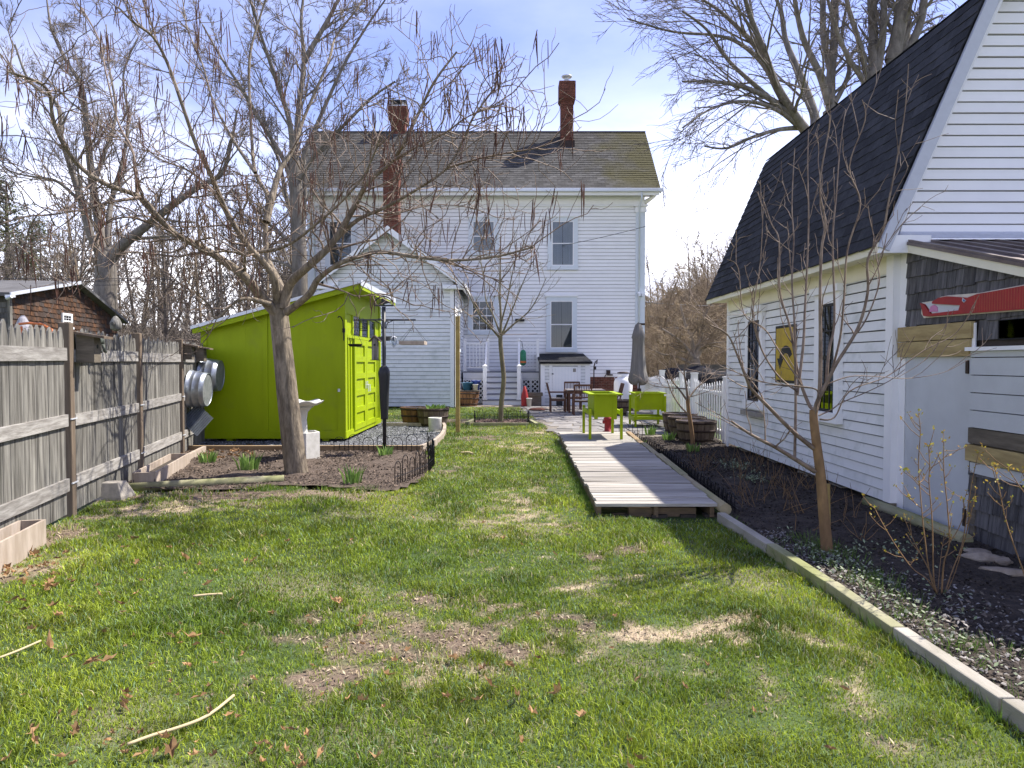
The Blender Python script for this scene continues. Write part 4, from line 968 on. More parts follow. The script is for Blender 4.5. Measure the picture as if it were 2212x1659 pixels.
MB().prism([rp_(SX0 - .10, ROY0 + .02, -.15), rp_(SX1 + .34, ROY0 + .02, -.15), rp_(SX1 + .34, ROY0 + .02, -.022), rp_(SX0 - .10, ROY0 + .02, -.022)], (0, .03, 0)).build('fascia', m_green, sh)
MB().prism([rp_(SX0 - .12, ROY0 - .012, -.05), rp_(SX1 + .38, ROY0 - .012, -.05), rp_(SX1 + .38, ROY0 - .012, .012), rp_(SX0 - .12, ROY0 - .012, .012)], (0, .01, 0)).build('drip_edge', m_alu, ro)
MB().box(SX1 + .355, SX1 + .385, ROY0 + .06, ROY1 - .01, sz(SX1 + .36) - .16, sz(SX1 + .36) - .022).build('fascia', m_green, sh)
MB().box(SX1 + .382, SX1 + .395, ROY0, ROY1, sz(SX1 + .38) - .10, sz(SX1 + .38) + .015).build('drip_edge', m_alu, ro)
MB().prism([rp_(SX0, ROY0 + .06, -.06), rp_(SX1 + .34, ROY0 + .06, -.06), rp_(SX1 + .34, ROY0 + .06, -.03), rp_(SX0, ROY0 + .06, -.03)], (0, ROY1 - ROY0 - .1, 0)).build('soffit', m_green, sh)
MB().box(SX1 - .12, SX1 - .08, SY0 - .05, SY0 - .022, 1.02, 1.08).build('wall_fitting', m_alu, sh)
a = P(738, 705, SY0 - .06)
tag(MB().tube([a + Vector((-.05, -.1, .16)), a + Vector((-.03, -.1, .19)), a + Vector((0, -.06, .18)), a + Vector((.03, -.02, .1)), a + Vector((.04, 0, -.1)), a + Vector((.04, 0, -.28))], .012, 6).box(a.x + .015, a.x + .065, a.y - .02, a.y + .03, a.z - .12, a.z - .04).build('plant_hook', m_iron), 'black curved iron hook bracket on the corner of the green shed', 'hook')
# ---------------------------------------------------------------- picket fence on the left
FD = Vector((-.226, .974, 0)).normalized(); FN = Vector((FD.y, -FD.x, 0))     # FN points into the yard
F0 = Vector((-4.58, 7.14, 0))
fen = thing('wooden_fence', 'tall weathered grey picket fence with brown posts along the left side', 'fence', F0)
R = random.Random(3)
sp = 2.42
for k in range(-2, 7):
    p = F0 + FD * (k * sp)
    if k > -2: MB().bar(p + Z * -.1, p + Z * (2.0 + R.uniform(-.02, .02)), .11, .11, side=FD).build('post', m_fpost if k < 3 else m_fpost, fen, bevel=.01)
    a = p + FD * .09; b = p + FD * (sp - .10)
    for zz, hh in ((.36, .13), (1.00, .12), (1.67, .13)):
        dz = R.uniform(-.02, .02)
        MB().bar(a + FN * .03 + Z * zz, b + FN * .03 + Z * (zz + dz), .03, hh).build('rail', m_frail, fen)
    n = 17; w = (sp - .19) / n
    for i in range(n):
        c = a + FD * (w * (i + .5)) + FN * R.uniform(-.004, .004); h = 1.95 + R.uniform(-.035, .03) - (.01 if k <= -1 else 0); hw = w * .5 - R.uniform(.001, .005)
        tl = R.uniform(-.012, .012)
        o_ = [c - FD * hw + Z * .05, c + FD * hw + Z * .05, c + FD * (hw + tl * .3) + Z * (h - .14), c + FD * (hw * .55 + tl) + Z * (h - .03), c + FD * (tl + .005) + Z * h, c - FD * (hw * .6 - tl) + Z * (h - .04), c - FD * (hw - tl * .3) + Z * (h - .15)]
        MB().prism(o_, FN * .016).build('picket', m_fence, fen)
    for zz in (1.02, .36):
        if k > -2: MB().bar(p + FN * .06 - FD * .08 + Z * zz, p + FN * .06 + FD * .08 + Z * zz, .012).build('wire_tie', m_alu, fen)
# birdhouses on the fence
def bird_box(t_, wd, z0, z1, dp, label, lid=True, hole=True):
    c = F0 + FD * t_; b = thing('birdhouse', label, 'birdhouse', c + Z * z0, 'birdhouses along the picket fence')
    f = lambda s, o, z: c + FD * s + FN * o + Z * z
    MB().prism([f(-wd / 2, .05, z0), f(wd / 2, .05, z0), f(wd / 2, .05, z1 + .02), f(-wd / 2, .05, z1 + .02)], FN * dp).build('box', m_fpost if dp < .1 else m_oldplank, b)
    MB().prism([f(-wd / 2 - .05, .02, z1 + .03), f(wd / 2 + .05, .02, z1 + .03), f(wd / 2 + .05, .02, z1 + .055), f(-wd / 2 - .05, .02, z1 + .055)], FN * (dp + .14) - Z * .05).build('lid', m_fpost, b)
    MB().tube([f(0, dp + .05, z1 - .1), f(0, dp + .056, z1 - .1)], .022, 10).build('entrance_hole', m_black, b)
    return b
bird_box(.22, .20, 1.60, 1.87, .17, 'weathered box birdhouse on the nearest fence post')
bird_box(4.98, .20, 1.65, 1.88, .14, 'narrow birdhouse just past the third fence post above the washtubs')
bird_box(6.0, .25, 1.62, 1.86, .14, 'wide birdhouse farthest along the fence beside the green shed')
q = F0 + FD * .52 + FN * .12 + Z * 1.80
tag(MB().tube([q + FD * -.05, q + FD * .02 + Z * .05, q + FD * .1 + Z * .04, q + FD * .18 + Z * .02], [.03, .05, .045, .02], 8).tube([q + FD * .06, q + FD * .08 - Z * .07, q + FD * .12 - Z * .08], .018, 6).tube([q + FD * .06 + FN * .04, q + FD * .08 - Z * .07 + FN * .05, q + FD * .12 - Z * .08 + FN * .05], .018, 6).build('frog_ornament', mat('verdigris_metal', (.06, .08, .065), .6, col2=(.12, .13, .11), vs=20), smooth=True), 'small dark green crouching ornament on the fence beside a birdhouse', 'ornament')
# galvanised washtubs hung on the fence, corrugated washboard below
m_hoop2 = mat('tarnished_tub_base', (.13, .145, .14), .6, col2=(.20, .21, .20), vs=9, var=.2)
def washtub(t_, z, r, dp, label, off=.06, mt=m_galv):
    c = F0 + FD * t_ + Z * z + FN * off; o = thing('washtub', label, 'washtub', c, 'washtubs hung on the fence')
    vs = []; n = 28; prof = [(r * 1.04, 0), (r * 1.04, .015), (r, .016), (r * .975, dp * .35), (r * .985, dp * .37), (r * .968, dp * .40), (r * .93, dp * .72), (r * .942, dp * .74), (r * .922, dp * .77), (r * .90, dp), (r * .87, dp), (r * .87, dp - .012)]
    m = MB(); ax = (FN * .96 - Z * .05 + FD * -.1).normalized(); e1 = Z - ax * Z.dot(ax); e1.normalize(); e2 = ax.cross(e1)
    for rr, d in prof:
        for k in range(n): a = 2 * math.pi * k / n; vs.append(c + ax * d + (e1 * math.cos(a) + e2 * math.sin(a)) * rr)
    m.add(vs, [(i * n + k, i * n + (k + 1) % n, (i + 1) * n + (k + 1) % n, (i + 1) * n + k) for i in range(len(prof) - 1) for k in range(n)])
    m.build('tub_body', mt, o, smooth=True)
    cb_ = c + ax * (dp - .012); MB().add([cb_ + (e1 * math.cos(2 * math.pi * k / n) + e2 * math.sin(2 * math.pi * k / n)) * r * .87 for k in range(n)], [tuple(range(n))]).build('base_disc', m_hoop2, o)
    for s in (-1, 1):
        h = c + e2 * (r * 1.0 * s) + ax * .05
        MB().tube([h - e1 * .06, h + e2 * .04 * s - e1 * .04, h + e2 * .04 * s + e1 * .04, h + e1 * .06], .007, 6).build('handle', mt, o)
washtub(5.35, 1.13, .33, .30, 'nearer galvanised washtub hanging on the fence with its base outwards')
washtub(6.35, 1.36, .33, .34, 'farther ribbed galvanised washtub hanging higher behind the nearer one')
c = P(425, 906, 12.35)
wbm = MB(); e1 = (FD * .25 + FN * .75 + Z * .75).normalized(); nn = Vector((.75, -.65, .12)).normalized(); e1 = (e1 - nn * e1.dot(nn)).normalized(); e2 = nn.cross(e1)
rot = Matrix.Rotation(math.radians(0), 3, nn)
vs = []; NN = 44
for i in range(NN + 1):
    s = -.2 + .40 * i / NN; hgt = .02 * math.cos(i * math.pi / 2)
    for t_ in (-.22, .22): vs.append(c + e2 * s + e1 * t_ + nn * hgt)
wbm.add(vs, [(2 * i, 2 * i + 1, 2 * i + 3, 2 * i + 2) for i in range(NN)])
tag(wbm.build('corrugated_sheet', m_galv), 'small corrugated metal sheet leaning tilted below the washtubs', 'metal sheet')

# ---------------------------------------------------------------- low things along the fence
def trough(name, a, b, wd, h, label):
    a = Vector(a); b = Vector(b); d = (b - a).normalized(); n = Vector((d.y, -d.x, 0)); o = thing(name, label, 'planter box', a, 'wooden planter troughs by the fence')
    for off in (0, wd): MB().bar(a + n * off + Z * h / 2, b + n * off + Z * h / 2, .025, h).build('side_board', m_plantwood, o)
    for q in (a, b): MB().bar(q + n * .014 + Z * (h / 2), q + n * (wd - .014) + Z * (h / 2), .025, h - .004).build('end_board', m_plantwood, o)
    MB().prism([a + Z * .02, b + Z * .02, b + n * wd + Z * .02, a + n * wd + Z * .02], (0, 0, h * .45)).build('soil', m_under, o)
q = F0 + FD * -1.22 + FN * .12
trough('planter_trough', q, q - FD * 1.9, .21, .26, 'long empty pale wooden planter box at the left picture edge below the fence') if False else None
a = F0 + FD * -3.3 + FN * .05; b = F0 + FD * -1.22 + FN * .05
trough('planter_trough', a, b, .19, .235, 'long empty pale wooden planter box at the left picture edge below the fence')
a = F0 + FD * 1.66 + FN * .14; b = F0 + FD * 3.55 + FN * .14
trough('planter_trough', a, b, .26, .20, 'long pale wooden planter box beside the brown bed and the concrete block')
a = F0 + FD * 3.6 + FN * .28 + Z * .06; tag(MB().bar(a, a + FD * 1.5 + Vector((.05, 0, 0)), .06, .14).build('board', m_plantwood), 'pale board on edge between the planter box and the leaf litter', 'board')
g = G(243, 1078)
tag(MB().prism([(g.x - .17, g.y - .12, 0), (g.x + .17, g.y - .12, 0), (g.x + .17, g.y + .18, 0), (g.x - .17, g.y + .18, 0)], (0, 0, .04)).add(
    [(g.x - .17, g.y - .12, .04), (g.x + .17, g.y - .12, .04), (g.x + .17, g.y + .18, .04), (g.x - .17, g.y + .18, .04), (g.x - .11, g.y - .06, .20), (g.x + .10, g.y - .06, .20), (g.x + .10, g.y + .12, .20), (g.x - .11, g.y + .12, .20)],
    [(0, 1, 5, 4), (1, 2, 6, 5), (2, 3, 7, 6), (3, 0, 4, 7), (4, 5, 6, 7)]).build('concrete_block', m_block, bevel=.008), 'tapered grey concrete pier block at the near end of the planter box', 'concrete block')
g = P(222, 1036, 8.75)
tag(MB().box(g.x - .028, g.x + .03, 8.72, 8.77, -.1, .60).build('wooden_stake', m_newwood), 'short tan wooden stake standing by the fence behind the concrete block', 'stake')
a = G(272, 1062); b = G(614, 1044)
tag(MB().tube([a + Z * .05, a * .6 + b * .4 + Z * .05, b + Z * .055], [.055, .06, .055], 12).build('log', m_timber_g, smooth=True), 'round mossy log edging the front of the brown bed', 'log')
# pad edging
pe = thing('pad_edging', 'timber edging round the grey gravel pad with curved pale corner', 'edging', (-4, 12.4, 0))
MB().box(-6.15, -3.95, 12.33, 12.42, -.02, .115).build('timber', m_edgewood, pe); MB().box(-3.93, -1.62, 12.30, 12.39, -.02, .12).build('timber', m_edgewood, pe)
cv = [(-1.62, 12.36), (-1.53, 12.8), (-1.47, 13.5), (-1.46, 14.4), (-1.50, 15.3), (-1.58, 16.3), (-1.68, 17.0)]
for a, b in zip(cv, cv[1:]): MB().bar((a[0], a[1], .055), (b[0], b[1], .055), .07, .14).build('kerb_board', m_plantwood, pe)
MB().box(-3.2, -1.7, 17.0, 17.07, -.02, .115).build('timber', m_plantwood, pe)
MB().bar((-5.92, 12.45, .08), (-6.25, 13.6, .08), .09, .09).build('timber', m_timber, pe)

# ---------------------------------------------------------------- birdbath, pole with feeders, posts
bb = thing('birdbath', 'pale concrete birdbath bowl on a stem standing in a white six sided planter', 'birdbath', (-3.47, 11.4, 0))
cx, cy = -3.47, 11.42
MB().lathe((cx, cy, 0), [(.30, 0), (.30, .46), (.26, .46), (.25, .38), (.001, .38)], 6).build('hexagonal_planter', m_concrete, bb, bevel=.006)
MB().lathe((cx, cy, .36), [(.15, 0), (.13, .04), (.095, .1), (.085, .3), (.10, .42), (.17, .50), (.2, .51), (.001, .52)], 24).build('stem', m_concrete, bb, smooth=True)
vs = []; n = 48
for r, z in ((.14, .87), (.26, .90), (.345, .945), (.355, .965), (.33, .96), (.22, .92), (.001, .91)):
    for k in range(n):
        a = 2 * math.pi * k / n; wv = 1 + .055 * math.cos(6 * a) * (r / .35); vs.append((cx + math.cos(a) * r * wv, cy + math.sin(a) * r * wv, z + .02 * math.cos(6 * a) * (r / .35) ** 2))
MB().add(vs, [(i * n + k, i * n + (k + 1) % n, (i + 1) * n + (k + 1) % n, (i + 1) * n + k) for i in range(6) for k in range(n)]).build('bowl', m_concrete, bb, smooth=True)

PX, PY = P(831, 800, 12.3).x, 12.25
fp = thing('feeder_pole', 'black bird feeder pole with bird silhouette top crossbar and squirrel baffle', 'feeder pole', (PX, PY, 0))
MB().tube([(PX, PY, -.05), (PX, PY, 2.58)], .034, 12).build('pole', m_blackpl, fp, smooth=True)
MB().lathe((PX, PY, 0), [(.062, .60), (.066, .62), (.098, 1.36), (.102, 1.40), (.098, 1.45), (.075, 1.51), (.036, 1.545)], 24).build('squirrel_baffle', m_blackpl, fp, smooth=True)
zb = P(830, 691, PY).z; xa = P(764, 691, PY).x; xb = P(898, 691, PY).x
cbr = MB().tube([(xa, PY, zb), (xb, PY, zb)], .014, 8).build('crossbar', m_blackpl, fp)
MB().tube([(PX, PY - .45, zb - .01), (PX, PY + .45, zb - .01)], .012, 8).build('crossbar', m_blackpl, fp)
for s in (-1, 1): MB().tube([(PX + .035 * s, PY, zb - .16), (PX + .06 * s, PY, zb - .06), (PX + .16 * s, PY, zb - .012)], .008, 6).build('brace', m_blackpl, fp)
top = [(PX - .17, PY, 2.60)] + [(PX + math.cos(a) * .17, PY, 2.61 + math.sin(a) * .15) for a in [math.pi * (1 - k / 12) for k in range(13)]] + [(PX + .17, PY, 2.60), (PX - .17, PY, 2.60)]
tp = MB().tube(top, .013, 6).build('top_hoop', m_blackpl, fp)
MB().prism([(PX + x, PY - .006, 2.61 + z) for x, z in ((-.10, .02), (-.04, .06), (-.05, .10), (-.01, .125), (.03, .11), (.05, .075), (.12, .06), (.15, .035), (.08, .03), (.02, .02), (.0, .0), (-.03, .02))], (0, .012, 0)).build('bird_silhouette', m_blackpl, tp)
def hang(x, y, z0, z1, parent, r=.003): MB().tube([(x, y, z0), (x, y, z1)], r, 4).build('hanging_wire', m_rope, parent)
def PXY(px, py): return P(px, py, PY)
# wooden tray on four wires
a = PXY(863, 741); b = PXY(922, 741); h = PXY(893, 694); zt = (a.z + b.z) / 2
o = thing('tray_feeder', 'shallow wooden tray feeder hanging on four wires at the right end of the bar', 'bird feeder', (h.x, PY, zt))
x0, x1 = a.x + .02, b.x - .02; y0, y1 = PY - .2, PY + .2
MB().box(x0, x1, y0, y0 + .015, zt - .03, zt + .03).box(x0, x1, y1 - .015, y1, zt - .03, zt + .03).box(x0, x0 + .015, y0 + .015, y1 - .015, zt - .03, zt + .03).box(x1 - .015, x1, y0 + .015, y1 - .015, zt - .03, zt + .03).build('tray_frame', m_plantwood, o)
MB().box(x0 + .015, x1 - .015, y0 + .015, y1 - .015, zt - .028, zt - .02).build('tray_floor', m_plantwood, o)
for x in (x0, x1):
    for y in (y0, y1): MB().tube([(x, y, zt + .03), (h.x, PY, zb - .10)], .003, 4).build('hanging_wire', m_rope, o)
hang(h.x, PY, zb - .10, zb, o)
# dark dish on wires at the left end
a = PXY(754, 745); b = PXY(782, 745); cxx = (a.x + b.x) / 2; zt = a.z
o = thing('dish_feeder', 'shallow dark metal dish feeder hanging at the left end of the bar', 'bird feeder', (cxx, PY, zt))
MB().lathe((cxx, PY - .02, zt - .03), [(.10, 0), (.125, .04), (.13, .045), (.12, .045), (.095, .008), (.001, .008)], 16).build('dish', m_iron, o, smooth=True)
for k in range(3): an = 2.09 * k + .5; MB().tube([(cxx + .125 * math.cos(an), PY - .02 + .125 * math.sin(an), zt + .012), (cxx, PY - .01, zt + .27)], .003, 4).build('hanging_wire', m_rope, o)
hang(cxx, PY - .005, zt + .27, zb, o)
# suet cage
a = PXY(776, 694); b = PXY(794, 714); o = thing('suet_cage', 'small black square wire suet cage hanging on the left of the pole', 'bird feeder', ((a.x + b.x) / 2, PY, b.z))
w = MB()
for k in range(6):
    x = a.x + (b.x - a.x) * k / 5
    for y in (PY - .03, PY + .03): w.tube([(x, y, b.z), (x, y, a.z)], .003, 4)
    z = b.z + (a.z - b.z) * k / 5
    for y in (PY - .03, PY + .03): w.tube([(a.x, y, z), (b.x, y, z)], .003, 4)
    w.tube([(x, PY - .03, b.z), (x, PY + .03, b.z)], .003, 4)
w.build('wire_cage', m_iron, o)
hang((a.x + b.x) / 2, PY, a.z, zb, o)
# hanging wooden birdhouse tube
a = PXY(804, 733); b = PXY(819, 777); o = thing('hanging_birdhouse', 'tall narrow wooden birdhouse with pitched roof hanging left of the black pole', 'birdhouse', ((a.x + b.x) / 2, PY, b.z)); y = PY - .1
cxx = (a.x + b.x) / 2
MB().prism([(a.x + .01, y, b.z), (b.x - .01, y, b.z), (b.x - .01, y, a.z - .02), (cxx, y, a.z + .04), (a.x + .01, y, a.z - .02)], (0, .11, 0)).build('box', m_fence, o)
for s in (-1, 1): MB().prism([(cxx, y - .02, a.z + .055), (cxx + s * .10, y - .02, a.z - .045), (cxx + s * .105, y - .02, a.z - .035), (cxx, y - .02, a.z + .07)], (0, .15, 0)).build('roof_board', m_fpost, o)
MB().box(a.x - .015, b.x + .015, y - .01, y + .12, b.z - .012, b.z - .001).build('base_board', m_iron, o); MB().tube([(cxx, y - .004, a.z - .1), (cxx, y - .001, a.z - .1)], .017, 10).build('entrance_hole', m_black, o)
hang(cxx, PY - .05, a.z + .05, zb, o)
# flat plank platform and glass globe
a = PXY(811, 731); b = PXY(850, 731); o = thing('plank_feeder', 'short grey wooden plank feeder hanging behind the black pole', 'bird feeder', (PX, PY + .2, a.z))
MB().box(a.x, b.x, PY + .10, PY + .24, a.z - .035, a.z + .035).build('plank', m_fence, o)
for x in (a.x + .04, b.x - .04): MB().tube([(x, PY + .17, a.z + .035), (PX, PY + .30, zb)], .003, 4).build('hanging_wire', m_rope, o)
c = PXY(850, 737); o = thing('wire_globe_feeder', 'small diamond shaped clear glass feeder in a wire frame right of the pole', 'bird feeder', c)
MB().lathe((c.x, PY + .02, c.z - .11), [(.004, 0), (.05, .07), (.062, .12), (.05, .17), (.01, .20)], 8).build('globe', m_glass, o)
w = MB()
for k in range(6): an = k * 1.047; w.tube([(c.x + math.cos(an) * r, PY + .02 + math.sin(an) * r, c.z - .11 + z) for r, z in ((.004, 0), (.052, .07), (.064, .12), (.052, .17), (.01, .2))], .0035, 4)
w.build('wire_frame', m_alu, o); hang(c.x, PY + .02, c.z + .09, zb, o)

tag(MB().box(-1.26, -1.165, 15.45, 15.545, -.2, 2.63).build('square_post', m_newwood, bevel=.004), 'tall new yellow brown square wooden post standing in the grass', 'post')

# ---------------------------------------------------------------- wire hoop edging
def hoop_fence(name, path, hgt, wd, label, loc, lean=0, mid=True):
    o = thing(name, label, 'wire edging', loc, 'black wire hoop edging'); tot = 0
    P_ = [Vector((x, y, .0)) for x, y in path]
    L_ = [0]
    for a, b in zip(P_, P_[1:]): L_.append(L_[-1] + (b - a).length)
    def at(s):
        s = min(max(s, 0), L_[-1])
        for i in range(len(P_) - 1):
            if s <= L_[i + 1] + 1e-6: return P_[i].lerp(P_[i + 1], (s - L_[i]) / (L_[i + 1] - L_[i]))
    s = 0; k = 0
    while s + wd <= L_[-1] + .02:
        a, b = at(s), at(s + wd); h = hgt * (1.0 if k % 2 else .86); c = (a + b) / 2
        pts = [a, a + Z * (h - wd / 2)] + [c + (a - c) * math.cos(t) + Z * (h - wd / 2 + wd / 2 * math.sin(t)) for t in (.4, .8, 1.2, 1.57, 1.94, 2.34, 2.74)] + [b + Z * (h - wd / 2), b]
        MB().tube(pts, .006, 5).build('hoop', m_iron, o)
        MB().tube([c - Z * .05, c + Z * (h * .55)], .006, 5).build('spike', m_iron, o)
        s += wd * 1.35; k += 1
    MB().tube([at(L_[-1] * k / 12) + Z * hgt * .35 for k in range(13)], .005, 5).build('cross_wire', m_iron, o)
    return o
hoop_fence('wire_edging', [(-3.15, 12.25), (-1.55, 12.22)], .33, .19, 'black wire hoops standing along the timber in front of the gravel pad', (-2.4, 12.25, 0))
hoop_fence('wire_edging', [(-1.50, 8.85), (-1.34, 9.35), (-1.22, 10.0), (-1.20, 10.7), (-1.32, 11.5), (-1.50, 12.2)], .38, .16, 'black wire hoops curving round the right end of the brown bed', (-1.3, 10.5, 0))
hoop_fence('wire_edging', [(-.93, 17.55), (-1.0, 18.3), (-.75, 18.9), (-.12, 18.95)], .36, .26, 'black wire hoops on the left of the little square tree bed', (-.8, 18.6, 0))
hoop_fence('wire_edging', [(-.1, 18.9), (.42, 18.7), (.45, 18.2), (.37, 17.5)], .38, .26, 'black wire hoops on the right of the little square tree bed', (.3, 18.6, 0))
hoop_fence('wire_edging', [(2.48, 14.3), (2.55, 12.2), (2.48, 10.4), (2.42, 8.7), (2.36, 7.2)], .20, .13, 'long run of low black wire hoops between boardwalk and black mulch bed', (2.5, 10.6, 0))
hoop_fence('wire_edging', [(2.35, 15.2), (3.3, 15.25)], .33, .22, 'black wire hoops standing in front of the farther green planter table', (2.6, 15.2, 0))

# little tree bed
tbx = MB().prism([(-.97, 17.45, .0), (.40, 17.45, .0), (.38, 18.9, .0), (-.95, 18.9, .0)], (0, 0, .045)).build('tree_bed_soil', mat('dark_red_mulch', (.075, .045, .04), .95, col2=(.12, .08, .06), vs=20, bump=.02, bs=40), kind='structure')
chips('tree_bed_mulch', [(-.96, 17.46), (.39, 17.46), (.37, 18.88), (-.94, 18.88)], 700, .03, [(.10, .06, .05), (.15, .10, .08), (.05, .035, .03)], .05, 'dark mulch filling the little square tree bed', 'mulch')
t = thing('bed_edging', 'three short pale timbers framing the little square tree bed', 'edging', (-.3, 17.4, 0))
for a, b in (((-.97, 17.40), (.42, 17.40)), ((-1.15, 17.6), (-1.02, 18.7)), ((.62, 17.3), (.50, 18.4))): MB().bar((*a, .04), (*b, .04), .09, .09).build('timber', m_timber_g, t)

# ---------------------------------------------------------------- barrels and pots
def barrel(x, y, r, h, m_, label, group='half barrel planters', soil=True, loc=0):
    o = thing('barrel_planter', label, 'barrel planter', (x, y, loc), group); n = 18; z0 = loc
    items_ = []
    rb = r * .80
    for k in range(n):
        a0 = 2 * math.pi * k / n + .012; a1 = 2 * math.pi * (k + 1) / n - .012
        vs = []
        for rr, z in ((rb, 0), (r * .93, h * .5), (r, h)):
            for e in (0, -.022):
                for a in (a0, a1): vs.append((x + (rr + e) * math.cos(a), y + (rr + e) * math.sin(a), z0 + z))
        fs = [(0, 1, 5, 4), (4, 5, 9, 8), (2, 6, 7, 3), (6, 10, 11, 7), (8, 9, 11, 10), (0, 4, 6, 2), (4, 8, 10, 6), (1, 3, 7, 5), (5, 7, 11, 9)]
        MB().add(vs, fs).build('stave', m_, o)
    for z, rr in ((h * .12, rb * 1.03), (h * .50, r * .935), (h * .86, r * .985)):
        MB().lathe((x, y, z0), [(rr + .002, z), (rr + .006, z), (rr + .012, z + .045), (rr + .004, z + .045)], 28).build('hoop', m_hoop, o, smooth=True)
    if soil: MB().lathe((x, y, z0), [(r * .9, h * .80), (r * .5, h * .84), (.001, h * .85)], 16).build('soil', m_mulch_r, o)
    return o
barrel(-2.46, 17.75, .40, .46, m_barrel2, 'orange brown half barrel behind the black feeder pole', loc=0)
barrel(-1.96, 17.2, .40, .48, m_barrel, 'grey half barrel with green leaves behind the small white pot', loc=0)
g = Vector((-1.96, 17.2, .40))
def leaf_clump(name, c, n, h, wd, spread, m_, label, cat='plant', lean=.5, group=None, w=.010):
    V = []; F = []; R = random.Random(int(c[0] * 100) ^ int(c[1] * 77))
    for _ in range(n):
        a = R.uniform(0, 6.28); r = spread * math.sqrt(R.random()); x = c[0] + r * math.cos(a); y = c[1] + r * math.sin(a); hh = h * R.uniform(.55, 1.1); b = R.uniform(0, 6.28); l = hh * R.uniform(.1, lean); ww_ = w * R.uniform(.7, 1.3); dx, dy = math.cos(b) * ww_, math.sin(b) * ww_; ox, oy = math.cos(a) * l, math.sin(a) * l; i = len(V)
        V += [(x - dx, y - dy, c[2]), (x + dx, y + dy, c[2]), (x + dx * 1.2 + ox * .35, y + dy * 1.2 + oy * .35, c[2] + hh * .6), (x - dx * 1.2 + ox * .35, y - dy * 1.2 + oy * .35, c[2] + hh * .6), (x + ox + dx * .2, y + oy + dy * .2, c[2] + hh), (x + ox - dx * .2, y + oy - dy * .2, c[2] + hh)]
        F += [(i, i + 1, i + 2, i + 3), (i + 3, i + 2, i + 4, i + 5)]
    o = mesh_np(name, V, F, m_); return tag(o, label, cat, group)
leaf_clump('leafy_plant', (-1.9, 17.2, .38), 70, .17, .1, .2, m_daff, 'yellow green leaves growing in the grey half barrel', lean=1.2, w=.03)
for (q, h, lb) in (((448, 1000), .20, 'small daffodil clump nearest the dry leaves by the fence'), ((536, 1015), .25, 'largest daffodil clump, left of the big tree trunk'), ((760, 1043), .24, 'daffodil clump right of the big trunk, nearest the grass'), ((834, 984), .19, 'sparse daffodil leaves at the foot of the black pole')):
    g = G(*q, .03); leaf_clump('daffodil_clump', (g.x, g.y, .02), 60 if 'largest' in lb else 40, h, .1, .13, m_daff, lb, 'daffodils', group='daffodil clumps in the brown bed')
for (q, h, lb) in (((1480, 940), .16, 'green shoots between the wire hoops and the nearest tall pot'), ((1403, 938), .20, 'green shoots at the far left corner of the black bed'), ((1445, 950), .18, 'green shoots in the middle of the black bed far end'), ((1497, 975), .16, 'green shoots at the foot of the small right tree'), ((1380, 965), .15, 'green shoots beside the boardwalk edge')):
    g = G(*q, .03); leaf_clump('bulb_shoots', (g.x, g.y, .02), 40, h, .1, .12, m_daff, lb, 'plant', group='bulb shoots in the far end of the black bed')
o = thing('flower_pot', 'small white cylindrical flower pot on a saucer in front of the grey half barrel', 'pot', (-1.75, 15.75, .09))
MB().lathe((-1.75, 15.75, .05), [(.12, 0), (.145, .02), (.15, .27), (.155, .30), (.135, .30), (.13, .22), (.001, .22)], 24).build('pot_body', m_concrete, o, smooth=True)
MB().lathe((-1.75, 15.75, .03), [(.17, 0), (.18, .02), (.15, .02)], 24).build('saucer', m_concrete, o, smooth=True)
barrel(3.68, 13.85, .40, .45, m_barrel, 'nearest half barrel in the row by the white picket fence')
barrel(3.72, 14.75, .40, .45, m_barrel, 'middle half barrel in the row by the white picket fence')
barrel(3.80, 15.65, .40, .46, m_barrel, 'farthest half barrel in the row by the white picket fence')
barrel(-1.6, 25.5, .40, .52, m_barrel2, 'dark stained half barrel left of the back steps')
barrel(2.05 + 1.28, 20.9, .36, .48, m_barrel, 'half barrel standing between the two green planter tables')
o = thing('barrel_table', 'wooden box planter right of the back steps', 'planter box', (.82, 25.4, 0))
MB().box(.55, 1.12, 25.2, 25.7, .38, .50).box(.60, 1.07, 25.24, 25.66, 0, .38).build('box', m_oldplank, o)
MB().box(-2.0, -1.2, 25.25, 25.75, .54, .58).build('plank_shelf', m_oldplank)
tag(bpy.data.objects['plank_shelf'], 'plank laid on the dark half barrel under the blue pots', 'plank')
def pot(name, px, py0, py1, Y, w, m_, label, taper=.75, z0=None):
    a = P(px, py0, Y); b = P(px, py1, Y); zb_ = b.z if z0 is None else z0; h = a.z - zb_; r = w / 2
    o = MB().lathe((a.x, Y, zb_), [(r * taper, 0), (r * .98, h * .9), (r * 1.06, h * .9), (r * 1.06, h), (r * .9, h), (r * .85, h * .8), (.001, h * .8)], 20).build(name, m_, smooth=True)
    return tag(o, label, 'pot')
pot('plant_pot', 1009, 826, 846, 25.45, .40, m_bluepot, 'large dark blue pot on the plank left of the back steps', z0=.58)
pot('plant_pot', 1028, 822, 842, 25.6, .34, mat('cobalt_glaze', (.03, .06, .25), .35), 'deep blue pot half hidden behind the cream pot', z0=.58)
pot('plant_pot', 1027, 830, 846, 25.35, .20, m_concrete, 'small cream pot on the plank beside the blue pots', z0=.58)
pot('plant_pot', 1143, 860, 880, 24.9, .20, m_concrete, 'white pot between the red cone and the wooden box planter', z0=0)
tag(MB().lathe((.46, 25.1, 0), [(.12, 0), (.13, .05), (.13, .35), (.09, .55), (.04, .72), (.01, .75)], 16).build('red_cone', m_red, smooth=True), 'tall red pointed float standing at the foot of the back steps', 'ornament')
for q, lb in (((1172, 886), 'pale flat stone leaning by the wooden box planter'), ((1160, 888), 'reddish flat stone at the right foot of the steps')):
    g = G(*q); rock('flat_stone', (g.x, g.y, .05), .28, .16, .06, m_rock if 'pale' in lb else m_brick, lb)
